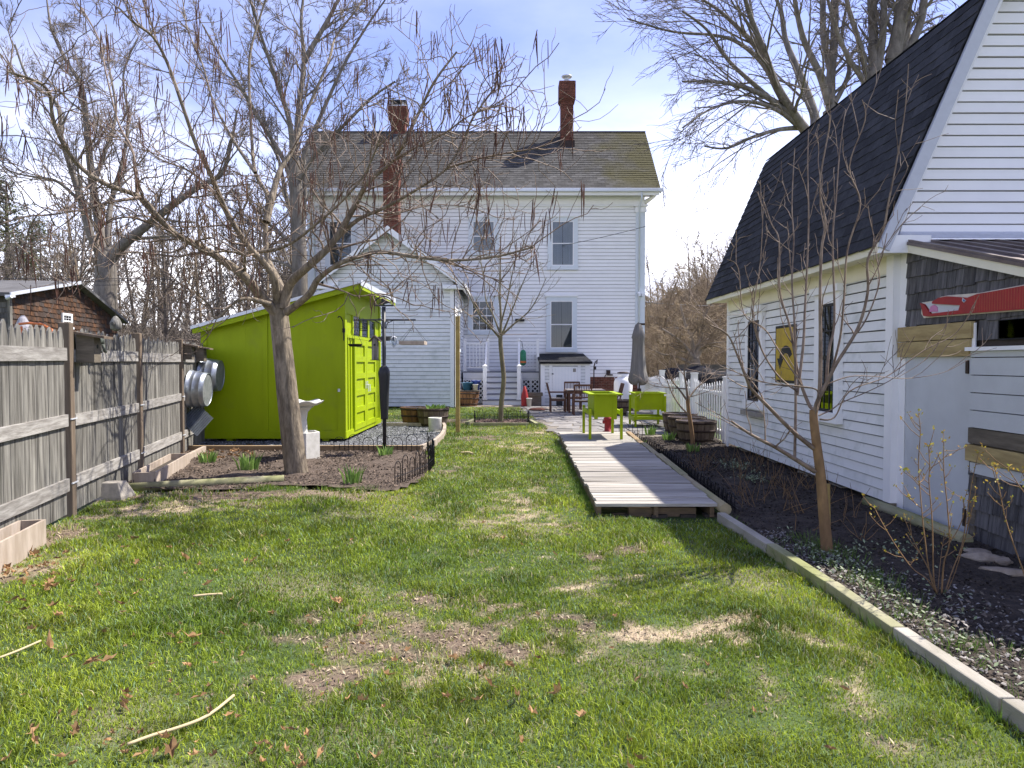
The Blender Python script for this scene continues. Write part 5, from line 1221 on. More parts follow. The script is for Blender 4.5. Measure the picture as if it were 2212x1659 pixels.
MB_ = MB().box(-1.1, -.6, 24.9, 25.2, 0, .03).box(-.3, .4, 24.9, 25.25, 0, .03); tag(MB_.build('step_stone', m_rock), 'pale flat step slabs lying in front of the back steps', 'stone slab')
# green buoy on the stair post
o = thing('green_buoy', 'green float with orange band hanging from the right stair post', 'buoy', (.45, 27.15, 1.7))
q = P(1130, 772, 27.15)
MB().lathe((q.x, 27.15, q.z - .32), [(.02, 0), (.09, .03), (.12, .09), (.12, .5), (.09, .58), (.03, .62)], 16).build('float', m_buoy, o, smooth=True)
MB().lathe((q.x, 27.15, q.z - .32), [(.122, .10), (.125, .11), (.125, .17), (.122, .18)], 16).build('band', m_orange, o); MB().tube([(q.x, 27.15, q.z + .3), (q.x - .05, 27.25, q.z + .62), (q.x - .12, 27.4, q.z + .66)], .012, 5).build('rope', m_rope, o)

# ---------------------------------------------------------------- patio furniture
def chair(label):
    t = thing('patio_chair', label, 'chair', (0, 0, 0), 'wooden patio chairs')          # faces +Y
    for x in (-.26, .26):
        MB().bar((x, .24, 0), (x, .24, .62), .045).build('leg', m_teak, t); MB().bar((x, -.22, 0), (x, -.22, .45), .045).build('leg', m_teak, t)
        MB().bar((x, -.22, .45), (x * .96, -.34, .92), .045, .04).build('back_post', m_teak, t); MB().box(x - .035, x + .035, -.26, .28, .62, .645).build('arm_rest', m_teak, t)
        MB().box(x - .015, x + .015, -.2, .22, .36, .42).build('side_rail', m_teak, t)
    for k in range(7): MB().box(-.25, .25, -.20 + k * .066, -.145 + k * .066, .425, .445).build('seat_slat', m_teaktop if True else m_teak, t)
    MB().box(-.24, .24, .22, .26, .36, .42).build('front_rail', m_teak, t)
    MB().bar((-.25, -.335, .90), (.25, -.335, .90), .03, .06).build('top_rail', m_teak, t); MB().bar((-.25, -.24, .53), (.25, -.24, .53), .03, .04).build('bottom_rail', m_teak, t)
    for k in range(9): x = -.2 + k * .05; MB().bar((x, -.245, .54), (x, -.33, .88), .022, .012).build('back_slat', m_teak, t)
    return t
ch = chair('wooden armchair left of the patio table facing right')
spots = [(1.45, 22.2, -90, None), (2.12, 21.0, 0, 'wooden armchair on the near side of the patio table seen from behind'), (2.05, 23.4, 180, 'wooden armchair behind the patio table against the bulkhead'), (3.15, 21.9, 90, 'wooden armchair right of the patio table half hidden by the green planter')]
for i, (x, y, a, lb) in enumerate(spots):
    c = ch if i == 0 else copy_tree(ch)
    if lb: c['label'] = lb
    c.location = (x, y, .02); c.rotation_euler = (0, 0, math.radians(a))
tb = thing('patio_table', 'brown wooden patio table with weathered pale top', 'table', (2.3, 22.1, .02))
for k in range(9): MB().box(1.72 + .0, 2.92, 21.66 + k * .105, 21.66 + k * .105 + .098, .72, .745).build('table_slat', m_teaktop, tb)
MB().box(1.74, 2.90, 21.70, 21.73, .62, .72).box(1.74, 2.90, 22.5, 22.53, .62, .72).box(1.74, 1.77, 21.73, 22.5, .62, .72).box(2.87, 2.90, 21.73, 22.5, .62, .72).build('apron', m_teak, tb)
for x in (1.77, 2.83):
    for y in (21.72, 22.47): MB().box(x, x + .06, y, y + .06, .02, .72).build('leg', m_teak, tb)
tag(MB().box(1.62, 1.85, 25.3, 25.45, .02, .42).build('dark_crate', m_black), 'small dark crate standing against the bulkhead door', 'crate')
# umbrella
ux, uy = P(1381, 780, 20.9).x, 20.9
um = thing('patio_umbrella', 'closed taupe patio umbrella on a dark pole in front of the house corner', 'umbrella', (ux, uy, 0))
MB().tube([(ux, uy, .1), (ux, uy, 2.76)], .025, 10).build('pole', m_hoop, um)
vs = []; n = 24; prof = [(.02, 2.80), (.09, 2.72), (.15, 2.50), (.19, 2.35), (.165, 2.30), (.17, 1.9), (.21, 1.35), (.27, 1.08), (.24, .97), (.04, .96)]
for i, (r, z) in enumerate(prof):
    for k in range(n):
        a = 2 * math.pi * k / n; w_ = 1 + (.16 if 0 < i < 9 else 0) * math.cos(a * 8 + i * .3); vs.append((ux - .03 + math.cos(a) * r * w_, uy + math.sin(a) * r * w_, z + (.05 * math.cos(a * 4) if i > 6 else 0)))
MB().add(vs, [(i * n + k, i * n + (k + 1) % n, (i + 1) * n + (k + 1) % n, (i + 1) * n + k) for i in range(len(prof) - 1) for k in range(n)] + [tuple(range(n))]).build('canopy', m_umb, um, smooth=True)
MB().tube([(ux, uy - .03, .75), (ux - .1, uy - .05, .72), (ux - .12, uy - .05, .66)], .012, 6).box(ux - .05, ux + .05, uy - .06, uy + .06, .68, .82).build('crank', m_hoop, um)
MB().lathe((ux, uy, 0), [(.30, .02), (.30, .12), (.06, .15), (.05, .35), (.03, .36)], 20).build('base', m_block, um)
MB().box(ux - .06, ux + .16, uy - .02, uy + .02, 2.72, 2.78).build('finial', m_hoop, um)
tag(MB().box(ux - .45, ux + .35, uy - .75, uy - .35, .02, .16).build('stone_block', m_stone, bevel=.02), 'low grey stone slab on the patio behind the green planter table', 'stone')
# propane tank
tx, ty = P(1346, 840, 27.4).x, 27.4
pt = thing('propane_tank', 'upright white propane tank against the brick foundation', 'propane tank', (tx, ty, 0))
MB().lathe((tx, ty, 0), [(.28, 0), (.28, .06), (.36, .12), (.365, .16), (.365, .80), (.33, .93), (.22, 1.02), (.001, 1.05)], 28).build('tank', m_trim, pt, smooth=True)
MB().lathe((tx, ty, 0), [(.21, 1.0), (.21, 1.16), (.20, 1.17), (.20, 1.0)], 24).build('collar', m_trim, pt, smooth=True)
MB().lathe((tx, ty, 0), [(.23, 1.17), (.24, 1.20), (.15, 1.23), (.001, 1.235)], 24).build('lid', m_hoop, pt, smooth=True)
for s in (-1, 1): MB().tube([(tx + .30 * s, ty - .1, .93), (tx + .36 * s, ty - .1, 1.0), (tx + .30 * s, ty - .1, 1.04), (tx + .24 * s, ty - .1, 1.0)], .015, 6).build('lifting_lug', m_trim, pt)
a = P(1313, 806, YM - .08); tag(MB().box(a.x - .06, a.x + .10, YM - .12, YM - .025, a.z - .04, a.z + .12).tube([(a.x, YM - .12, a.z), (a.x - .12, YM - .2, a.z - .1), (a.x - .16, YM - .2, a.z - .2)], .02, 6).box(a.x - .02, a.x + .2, YM - .15, YM - .025, a.z - .10, a.z - .05).build('gas_regulator', m_hoop), 'small dark regulator and pipe on the siding above the brick foundation', 'regulator')
a = P(1278, 790, 26.3); tag(MB().tube([(a.x, 25.55, 0), (a.x, 25.55, 1.45), (a.x + .05, 25.55, 1.62), (a.x + .12, 25.55, 1.70), (a.x + .10, 25.55, 1.55)], .022, 6).box(a.x - .0, a.x + .08, 25.52, 25.58, 1.34, 1.46).build('iron_hook_stand', m_hoop), 'rusty iron pole with hooked top right of the bulkhead', 'hook pole')
a = G(1314, 936); hx, hy = a.x, a.y
hy_ = thing('red_hydrant', 'small red hydrant ornament behind the legs of the nearer green planter', 'hydrant', (hx, hy, 0))
MB().lathe((hx, hy, 0), [(.13, 0), (.13, .04), (.09, .05), (.085, .30), (.11, .31), (.11, .34), (.09, .36), (.075, .44), (.03, .48), (.03, .52)], 16).build('body', m_red, hy_, smooth=True)
for s in (-1, 1): MB().tube([(hx, hy, .26), (hx + .13 * s, hy, .26)], .04, 10).build('outlet_cap', m_red, hy_)
# lime planter tables
def planter_table(x0, x1, y0, y1, zl, ztop, zbody, label, rim, shelf, base_z, group='lime green raised planter tables'):
    o = thing('planter_table', label, 'raised planter', ((x0 + x1) / 2, (y0 + y1) / 2, base_z), group)
    ins = .08 if rim > .08 else .02
    for x in (x0, x1):
        for y in (y0, y1):
            MB().box(x - .025, x + .025, y - .025, y + .025, base_z, zl).build('leg', m_green, o)
    a0, a1, b0, b1 = x0 + ins, x1 - ins, y0 + .035, y1 - .035
    b = MB().box(a0, a1, b0, b0 + .02, zbody, ztop).box(a0, a1, b1 - .02, b1, zbody, ztop).box(a0, a0 + .02, b0 + .02, b1 - .02, zbody, ztop).box(a1 - .02, a1, b0 + .02, b1 - .02, zbody, ztop).build('trough', m_green, o)
    for x in (a0 + .0, a1 - .07): MB().box(x, x + .07, b0 - .018, b0 - .001, zbody - .04, ztop).build('trim_board', m_green, b)
    MB().box(a0 + .02, a1 - .02, b0 + .02, b1 - .02, zbody + .02, ztop - .18).build('soil', m_mulch_l, o)
    r = rim
    MB().box(a0 - r, a1 + r, b0 - r, b0 + .01, ztop + .001, ztop + .026).build('rim_board', m_green, o); MB().box(a0 - r, a1 + r, b1 - .01, b1 + r, ztop + .001, ztop + .026).build('rim_board', m_green, o)
    MB().box(a0 - r, a0 + .01, b0 + .012, b1 - .012, ztop + .001, ztop + .026).build('rim_board', m_green, o); MB().box(a1 - .01, a1 + r, b0 + .012, b1 - .012, ztop + .001, ztop + .026).build('rim_board', m_green, o)
    if shelf:
        MB().box(x0 - .02, x1 + .02, y0 - .04, y0 - .0255, .20, .27).box(x0 - .02, x1 + .02, y1 + .0255, y1 + .04, .20, .27).box(x0 - .04, x0 - .0255, y0 - .0, y1 + .0, .16, .27).box(x1 + .0255, x1 + .04, y0 - .0, y1 + .0, .16, .27).build('shelf_rail', m_green, o)
        MB().box(x0, x1, y0 + .03, y1 - .03, .20, .22).build('lower_shelf', m_green, o)
    else:
        for y in (y0, y1): MB().box(x0, x1, y - .045, y - .0255, zl - .12, zl - .005) if False else None
        for x in (x0, x1): MB().box(x - .02, x + .02, y0 + .026, y1 - .026, zl - .12, zl - .04).build('side_rail', m_green, o)
    return o
planter_table(1.47, 2.06, 13.05, 14.2, .73, .985, .42 + .15, 'taller green planter table with wide rim standing on the far end of the boardwalk', .10, False, .155)
planter_table(3.02, 3.74, 16.95, 17.75, .78, .83, .44, 'lower green planter table with slatted shelf on the patio near the picket fence', .05, True, .02)

# ---------------------------------------------------------------- white picket fence
wf = thing('white_picket_fence', 'white picket fence running from the barn corner back towards the house', 'fence', (4.15, 13.4, 0))
def wpost(x, y, h): o = MB().box(x - .065, x + .065, y - .065, y + .065, -.05, h).build('post', m_trim, wf); MB().box(x - .075, x + .075, y - .075, y + .075, h + .001, h + .03).build('post_cap', m_trim, o)
wpost(4.16, 13.42, 1.30); wpost(4.15, 15.8, 1.34); wpost(4.15, 16.9, 1.36); wpost(4.15, 19.2, 1.36); wpost(4.15, 22.5, 1.36); wpost(4.8, 25.6, 1.36)
pk = []
def prun(a, b):
    a = Vector(a); b = Vector(b); d = (b - a).normalized(); nn = Vector((-d.y, d.x, 0)); n = int((b - a).length / .165)
    for zz in (.22, .98): MB().bar(a + Z * zz, b + Z * zz, .04, .09).build('rail', m_trim, wf)
    for k in range(n):
        c = a + d * ((k + .5) * (b - a).length / n) + nn * .03; hw = .040; h = 1.20 + .04 * math.cos(2 * math.pi * k / n)
        MB().prism([c - d * hw + Z * .08, c + d * hw + Z * .08, c + d * hw + Z * (h - .09), c + d * .05 + Z * (h - .075), c + Z * h, c - d * .05 + Z * (h - .075), c - d * hw + Z * (h - .09)], nn * .012).build('picket', m_trim, wf)
prun((4.15, 13.5, 0), (4.15, 15.73, 0)); prun((4.15, 15.87, 0), (4.15, 16.83, 0)); prun((4.15, 16.97, 0), (4.15, 19.13, 0)); prun((4.15, 19.27, 0), (4.15, 22.43, 0)); prun((4.17, 22.57, 0), (4.78, 25.5, 0)); prun((4.82, 25.7, 0), (5.4, 28.9, 0))
# dark covered heap and low dark wall beyond it
tp_ = MB(); 
bm = bmesh.new(); bmesh.ops.create_icosphere(bm, subdivisions=3, radius=1); R = random.Random(9)
for v in bm.verts: k = 1 + .12 * math.sin(v.co.x * 9) + R.uniform(-.05, .05); v.co = Vector((v.co.x * 1.5 * k, v.co.y * .7, max(v.co.z, -.75) * .5 * k)) + Vector((6.1, 23.5, .95))
me = bpy.data.meshes.new('tarpaulin_heap'); bm.to_mesh(me); bm.free(); me.materials.append(m_tarp); o = bpy.data.objects.new('tarpaulin_heap', me); COL.objects.link(o); tag(o, 'low heap under a crumpled black tarpaulin behind the picket fence', 'tarpaulin heap')
o = thing('board_shack', 'low weathered dark board wall behind the white picket fence near the barn', 'shack', (9, 27, 0))
for k in range(34): MB().box(6.4 + k * .2, 6.59 + k * .2, 26.95, 27.0, 0, 1.52 + U(-.01, .01)).build('board', m_oldplank, o)
# ---------------------------------------------------------------- neighbour's brown shingled garage
nb = thing('shingled_garage', 'brown weathered shingle garage with a low roof beyond the fence', 'garage', (-14, 20, 0))
nA = Vector((-13, 18, 0)); nB = Vector((-13.65, 24, 0)); nu = (nB - nA).normalized(); nlen = (nB - nA).length; nout = Vector((nu.y, -nu.x, 0)); nl = -nout
peak = .527 * nlen; zA, zB, zP = 3.42, 3.12, 4.07
def ng(s): return zA + (zP - zA) * s / peak if s < peak else zP + (zB - zP) * (s - peak) / (nlen - peak)
nwall = MB().prism([nA, nB, nB + Z * (zB - .05), nA + nu * peak + Z * (zP - .05), nA + Z * (zA - .05)], nl * 8).build('wall', m_oldplank, nb)
items = []; z = 1.5; k = 0
while z < zP:
    s = -(k % 2) * .1 + U(-.05, 0)
    while s < nlen:
        w = U(.16, .26); a = max(s, 0); b = min(s + w - .008, nlen); top = min(z + .15, min(ng(a), ng(b)) - .06)
        if b - a > .03 and top - z > .03: zb_ = z + U(-.01, .01); items.append(M4(nA + nu * ((a + b) / 2) + nout * .024 + Z * ((zb_ + top) / 2), nu * (b - a), nout * .012, Z * (top - zb_) - nout * .034))
        s += w
    z += .138; k += 1
pieces('shingle', m_shake_b, items, nwall)
for k in range(13): MB().bar(nA + Z * (1.55 + k * .14) - nout * .0 + Vector((0, -.012, 0)), nA + Z * (1.55 + k * .14) + nl * 8 + Vector((0, -.012, 0)), .014, .128).build('side_board', m_shake, nwall)
MB().bar(nA + nout * .02 + Z * 0, nA + nout * .02 + Z * 3.3, .1, .06, side=nu).build('corner_board', m_fence, nb)
pk_ = nA + nu * peak + Z * zP; eA = nA - nu * .35 + Z * (zA - .04); eB = nB + nu * .35 + Z * (zB - .07)
for e in (eA, eB):
    q = [e + nout * .22, pk_ + nout * .22, pk_ + nout * .22 - Z * .09, e + nout * .22 - Z * .09]
    MB().prism(q, nl * 8.4).build('roof', m_hroof, nb); MB().prism([p + nout * .005 for p in q], nout * .03).build('rake_board', m_alu if e is eA else m_hroof, nb)
window(nb, nA + nout * .02, nu, nout, .451 * nlen - .22, .451 * nlen + .22, 2.66, 3.0, cas=.06, muntin='six', trim=m_trim, head=False, fr=.018)
for o in nb.children_recursive:
    if o.name.startswith('sash') : o.data.materials[0] = m_trim
q = P(25, 640, 17.5); tag(MB().box(q.x - .1, q.x + .1, q.y - .1, q.y, q.z - .03, q.z + .03).tube([q + Vector((-.05, -.1, -.06)), q + Vector((.12, -.16, -.02))], .04, 8).build('floodlight', m_alu, smooth=False), 'small pale floodlight under the eave of the shingled garage', 'floodlight')
# items in the neighbour's yard
q = P(50, 715, 9.5); o = tag(MB().lathe((q.x, 9.5, 0), [(.02, 2.24), (.05, 2.20), (.11, 2.05), (.17, 1.85), (.20, 1.6), (.03, 1.58), (.02, 0)], 12).build('folded_umbrella', mat('pale_grey_cloth', (.35, .34, .36), .9, var=.1, vs=8)), 'pale grey folded umbrella showing above the fence pickets', 'umbrella')
q0 = P(40, 700, 8.0); q1 = P(118, 742, 8.0)
tag(MB().tube([q0, P(60, 698, 8), P(90, 700, 8), P(112, 712, 8), P(120, 735, 8), P(120, 775, 8)], .014, 8).tube([P(46, 705, 8), P(52, 745, 8), P(52, 775, 8)], .012, 8).build('swing_frame', m_orange, smooth=True), 'curved orange metal frame behind the nearest fence panel', 'frame')
q = P(250, 700, 13); o = tag(MB().lathe((q.x, 13, q.z - .13), [(.03, 0), (.09, .04), (.10, .14), (.07, .22), (.02, .28)], 14).tube([(q.x, 13, q.z + .15), (q.x, 13, q.z + 1.9)], .006, 4).tube([(q.x, 12.9, q.z), (q.x, 12.885, q.z)], .035, 10).build('gourd_birdhouse', m_fence, smooth=True), 'round gourd birdhouse hanging on a string in front of the trees', 'birdhouse')

# ---------------------------------------------------------------- trees
def tubes_np(name, polys, m_, parent=None):
    groups = {}
    for pts, rad in polys:
        r = max(rad); n = 9 if r > .06 else 6 if r > .025 else 4 if r > .012 else 3
        groups.setdefault(n, []).append((np.asarray(pts, float), np.asarray(rad, float)))
    Vs = []; Fs = []; off = 0
    for n, L_ in groups.items():
        cnt = np.array([len(p) for p, _ in L_]); Pn = np.concatenate([p for p, _ in L_]); Rn = np.concatenate([r for _, r in L_])
        ends = np.cumsum(cnt); starts = ends - cnt
        T = np.zeros_like(Pn); T[1:-1] = Pn[2:] - Pn[:-2]; T[starts] = Pn[np.minimum(starts + 1, len(Pn) - 1)] - Pn[starts]; T[ends - 1] = Pn[ends - 1] - Pn[ends - 2]
        T /= np.maximum(np.linalg.norm(T, axis=1), 1e-9)[:, None]
        t0 = np.repeat(T[starts], cnt, 0); ref = np.where(np.abs(t0[:, :1]) < .75, np.array([[1., .05, 0]]), np.array([[0., .05, 1.]]))
        X = ref - T * (ref * T).sum(1)[:, None]; X /= np.maximum(np.linalg.norm(X, axis=1), 1e-9)[:, None]; Y = np.cross(T, X)
        a = 2 * np.pi * np.arange(n) / n
        V = Pn[:, None] + (X[:, None] * np.cos(a)[None, :, None] + Y[:, None] * np.sin(a)[None, :, None]) * Rn[:, None, None]
        seg = np.ones(len(Pn), bool); seg[ends - 1] = False; i = np.nonzero(seg)[0][:, None] * n; k = np.arange(n)[None]
        k2 = (k + 1) % n
        Fq = np.stack([i + k, i + k2, i + n + k2, i + n + k], -1).reshape(-1, 4) + off
        Vs.append(V.reshape(-1, 3)); Fs.append(Fq); off += len(Pn) * n
    return mesh_np(name, np.concatenate(Vs), np.concatenate(Fs), m_, parent=parent, smooth=True)
def rv(R, s=1): return Vector((R.gauss(0, s), R.gauss(0, s), R.gauss(0, s)))
def grow(out, p, d, L, r, lev, R, c, tips=None):
    n = c['seg'][min(lev, len(c['seg']) - 1)]; st = L / n; pts = [p.copy()]; rad = [r]; d = d.normalized(); dirs = [d.copy()]
    wig = c['wig'][min(lev, len(c['wig']) - 1)]; tr = c['trop'][min(lev, len(c['trop']) - 1)]; r1 = max(r * c['taper'], c['rmin'])
    if lev == c['max']: r1 = c['rmin'] * .6
    for i in range(n):
        d = (d + rv(R, wig) + Z * tr).normalized(); p = p + d * st; pts.append(p.copy()); rad.append(r + (r1 - r) * (i + 1) / n); dirs.append(d.copy())
    out.append((pts, rad))
    if lev >= c['max']:
        if tips is not None: tips.append((p.copy(), d.copy()))
        return
    sprout(out, pts, rad, L, lev, R, c, tips)
def sprout(out, pts, rad, L, lev, R, c, tips=None, t0=None, count=None):
    nc = count or c['kids'][min(lev, len(c['kids']) - 1)]; t0 = c['t0'] if t0 is None else t0
    for k in range(nc):
        t = t0 + (1 - t0) * (k + R.random()) / nc; f = t * (len(pts) - 1); i = min(int(f), len(pts) - 2); q = pts[i].lerp(pts[i + 1], f - i); rr = rad[i] + (rad[i + 1] - rad[i]) * (f - i)
        dd = (pts[i + 1] - pts[i]).normalized(); s = rv(R); s = (s - dd * s.dot(dd)).normalized(); ang = math.radians(R.uniform(*c['ang']))
        nd = dd * math.cos(ang) + s * math.sin(ang)
        if 'flat' in c: nd.y *= c['flat']
        grow(out, q, nd, L * c['ratio'] * R.uniform(.6, 1.15) * (1.15 - .5 * t), min(max(rr * c['rr'], c['rmin']), rr), lev + 1, R, c, tips)
def bez(pts, n=4):
    """smooth a guide polyline (Catmull-Rom)"""
    P_ = [pts[0]] + list(pts) + [pts[-1]]; o = []
    for i in range(1, len(P_) - 2):
        for k in range(n):
            t = k / n; a, b, c, d = P_[i - 1], P_[i], P_[i + 1], P_[i + 2]
            o.append(.5 * ((2 * b) + (c - a) * t + (2 * a - 5 * b + 4 * c - d) * t * t + (3 * b - a - 3 * c + d) * t ** 3))
    return o + [P_[-2]]
def limb(out, guide, r0, r1, Rn=None):
    """guide: list of Vector; returns smoothed points and radii and stores them"""
    p = bez(guide, 5); L_ = len(p); rad = [r0 + (r1 - r0) * (i / (L_ - 1)) ** .8 for i in range(L_)]; out.append((p, rad)); return p, rad
def plen(p): return sum((b - a).length for a, b in zip(p, p[1:]))

# --- the big catalpa-like tree in the brown bed
K7 = .5333
def Zp(x, y, Y): return P(x * K7, y * K7, Y)
big = thing('pod_tree', 'large bare tree hung with long brown pods in front of the green shed', 'tree', G(640, 1026))
YT = 9.85
trunk = []
limb(trunk, [P(643, 1034, YT), P(638, 1000, YT), P(630, 930, YT), P(622, 860, YT), P(616, 800, YT), P(610, 745, YT), P(604, 690, YT), P(600, 660, YT)], .17, .125)
trunk[0] = (trunk[0][0], [max(r, .215 - .05 * i) if i < 3 else r for i, r in enumerate(trunk[0][1])])
tubes_np('trunk', trunk, m_bark, big)
for s, dx, dy in ((1, .30, -.02), (-1, -.10, -.12), (1, .12, .2), (-1, -.2, .1)): pass
RT = random.Random(42)
limbs = [  # (guide zoom points, y0, y1, r0, r1, kids)
    ([(1120, 1270), (1060, 1205), (990, 1120), (880, 1040), (800, 995), (700, 940), (640, 880), (570, 800), (440, 750), (340, 690), (260, 590), (215, 480), (200, 380), (150, 330), (30, 290)], 9.8, 7.4, .10, .014, 22),
    ([(1055, 1200), (1000, 1130), (990, 1080), (985, 1030), (900, 1018), (830, 1020), (745, 965), (690, 930)], 9.7, 8.3, .045, .012, 9),
    ([(985, 1028), (1150, 1000), (1290, 900), (1400, 800), (1480, 700), (1540, 560)], 9.7, 7.9, .04, .012, 9),
    ([(1125, 1265), (1115, 1150), (1090, 1090), (1000, 990), (920, 860), (860, 720), (800, 600), (740, 430), (680, 260), (620, 150), (540, 90), (480, 30)], 9.9, 8.0, .085, .012, 22),
    ([(1145, 1255), (1130, 1150), (1085, 1050), (1075, 900), (1085, 800), (1035, 700), (1020, 560), (1010, 250), (1050, 80), (1090, -40)], 10.0, 11.6, .095, .016, 18),
    ([(1078, 900), (1130, 700), (1190, 600), (1230, 480), (1330, 250), (1360, 150), (1450, 30), (1500, -60)], 10.1, 12.2, .075, .014, 18),
    ([(1150, 1250), (1175, 1150), (1270, 1060), (1350, 980), (1440, 830), (1490, 740), (1590, 650), (1640, 570), (1700, 450), (1760, 330), (1850, 210)], 9.8, 8.6, .10, .014, 22),
    ([(1350, 980), (1450, 890), (1560, 840), (1700, 760), (1810, 680), (1880, 560), (1920, 470), (2010, 350)], 9.6, 8.0, .05, .012, 16),
    ([(1810, 680), (1950, 640), (2100, 612), (2180, 600)], 8.8, 7.8, .025, .010, 8),
    ([(1160, 1265), (1250, 1195), (1290, 1130), (1380, 1065), (1470, 1035), (1540, 1020), (1650, 1035), (1780, 1052), (1900, 1052), (2030, 1035), (2160, 1000)], 9.7, 7.9, .075, .013, 20),
    ([(1780, 1052), (1850, 1075), (1930, 1105), (2040, 1142)], 8.5, 7.8, .022, .009, 6),
    ([(1290, 1150), (1380, 1175), (1450, 1200), (1540, 1190), (1635, 1215)], 9.5, 8.6, .025, .008, 6),
    ([(1100, 1235), (1010, 1210), (950, 1225), (875, 1290), (850, 1240), (790, 1180), (740, 1110)], 9.6, 8.9, .05, .010, 9),
    ([(640, 880), (560, 790), (540, 620), (480, 500), (430, 300), (400, 160), (330, 30)], 8.9, 10.6, .035, .012, 14),
    ([(570, 800), (440, 820), (330, 850), (200, 870), (90, 880), (-60, 930)], 8.6, 7.4, .03, .010, 10),
    ([(440, 1000), (380, 900), (300, 830), (240, 760), (120, 690), (0, 640)], 8.8, 7.6, .012, .007, 4),
    ([(1160, 650), (1250, 520), (1400, 560), (1480, 640)], 10.6, 10.2, .02, .008, 5),
    ([(920, 860), (850, 760), (760, 690), (640, 640), (540, 560), (430, 560)], 9.7, 11.0, .035, .010, 12),
    ([(1035, 700), (940, 560), (860, 400), (820, 260), (760, 120), (740, 0)], 10.6, 12.4, .04, .011, 12),
    ([(1440, 830), (1500, 860), (1620, 860), (1750, 830), (1900, 840), (2010, 880)], 9.2, 10.6, .025, .009, 9),
    ([(700, 940), (600, 900), (500, 880), (400, 930), (360, 1070)], 9.0, 7.8, .03, .010, 8),
    ([(1590, 650), (1680, 600), (1800, 540), (1900, 470), (2040, 420)], 8.6, 7.6, .03, .010, 10),
]
cfgT = dict(seg=[6, 7, 6, 5], wig=[.12, .20, .26, .26], trop=[0, .02, .06, .12], taper=.45, rmin=.0046, kids=[5, 4, 3], t0=.25, ang=(30, 75), ratio=.58, rr=.62, max=3, flat=.9)
wood = []; tips = []
for g, y0, y1, r0, r1, kids in limbs:
    n = len(g); gd = [Zp(x, y, y0 + (y1 - y0) * i / (n - 1) + (RT.uniform(-.12, .12) if 0 < i else 0)) for i, (x, y) in enumerate(g)]
    p, rad = limb(wood, gd, r0 * .80, r1 * .8); rad[:] = [r * (1 - .22 * math.sin(math.pi * min(1, i / (len(rad) - 1)))) for i, r in enumerate(rad)]; L_ = plen(p)
    cf = dict(cfgT); k = int(kids * 1.95)
    for j in range(k):
        t = .22 + .78 * (j + RT.random()) / k; f = t * (len(p) - 1); i = min(int(f), len(p) - 2); q = p[i].lerp(p[i + 1], f - i); rr = rad[i]
        dd = (p[i + 1] - p[i]).normalized(); s = rv(RT); s = (s - dd * s.dot(dd)).normalized(); ang = math.radians(RT.uniform(30, 80)); nd = dd * math.cos(ang) + s * math.sin(ang) + Z * .15
        grow(wood, q, nd, RT.uniform(.6, 1.45) * (1.1 - .4 * t), min(max(.35 * rr, .008), .018), 2, RT, cf, tips)
tubes_np('limb', [w for w in wood if max(w[1]) > .03], m_bark, big)
tubes_np('twigs', [w for w in wood if max(w[1]) <= .03], m_bark_twig, big)['kind'] = 'stuff'
# pods hang in bunches from the twig ends
pm = MB(); pts = []; 
pm.tube([(0, 0, 0), (.008, .004, -.08), (.004, -.004, -.5), (.012, .0, -.8), (.02, .006, -1)], [.010, .015, .018, .016, .005], 5)
pme = bpy.data.meshes.new('seed_pod'); pme.from_pydata(pm.v, [], pm.f); pme.materials.append(m_pod)
RT.shuffle(tips); items = []
for p, d in tips[:int(len(tips) * .26)]:
    if p.z < 2.4 or p.z > 8: continue
    if p.x < -4.2 and RT.random() < .35: continue
    for _ in range(RT.choice((1, 2, 2, 3, 4))):
        L_ = RT.uniform(.20, .40); a = RT.uniform(0, 6.28); tx_, ty_ = RT.gauss(0, .13), RT.gauss(0, .13)
        q = p + Vector((RT.gauss(0, .03), RT.gauss(0, .03), RT.uniform(-.04, .02)))
        items.append(Matrix.Translation(q) @ Matrix(((1, 0, -tx_, 0), (0, 1, -ty_, 0), (0, 0, 1, 0), (0, 0, 0, 1))) @ Matrix.Rotation(a, 4, 'Z') @ Matrix.Diagonal((.32, .32, L_, 1)))
print('pods', len(items))
for k, m in enumerate(items): m_ = m
pieces('seed_pod', m_pod, [Matrix.Translation(m.translation) @ m.to_quaternion().to_matrix().to_4x4() @ Matrix.Rotation(RT.gauss(0, .10), 4, 'X') @ Matrix.Rotation(RT.gauss(0, .10), 4, 'Y') @ Matrix.Diagonal((.33, .33, m.col[2].xyz.length, 1)) for m in items], big, 300, mesh=pme)

# --- young tree in the middle of the lawn
def small_tree(name, label, baseP, Y, trunk_g, r0, r1, br, m_, cfg, seed, cat='tree', tw=None):
    R = random.Random(seed); t = thing(name, label, cat, baseP); o = []
    limb(o, [P(x, y, Y) for x, y in trunk_g], r0, r1); tubes_np('trunk', o, m_, t); w = []; tp = []
    for g, a, b, kids in br:
        n = len(g); yo = R.uniform(-1, 1) * cfg.get('ydev', .5)
        p, rad = limb(w, [P(x, y, Y + yo * i / (n - 1)) for i, (x, y) in enumerate(g)], a, b)
        for j in range(kids):
            tt = .3 + .7 * (j + R.random()) / kids; f = tt * (len(p) - 1); i = min(int(f), len(p) - 2); q = p[i].lerp(p[i + 1], f - i); dd = (p[i + 1] - p[i]).normalized(); s = rv(R); s = (s - dd * s.dot(dd)).normalized(); an = math.radians(R.uniform(20, 55))
            grow(w, q, dd * math.cos(an) + s * math.sin(an) + Z * cfg.get('lift', .2), cfg['len'] * R.uniform(.5, 1.1), max(rad[i] * .5, cfg['rmin']), cfg['start'], R, cfg, tp)
    tubes_np('branches', w, tw or m_, t)
    return t, tp
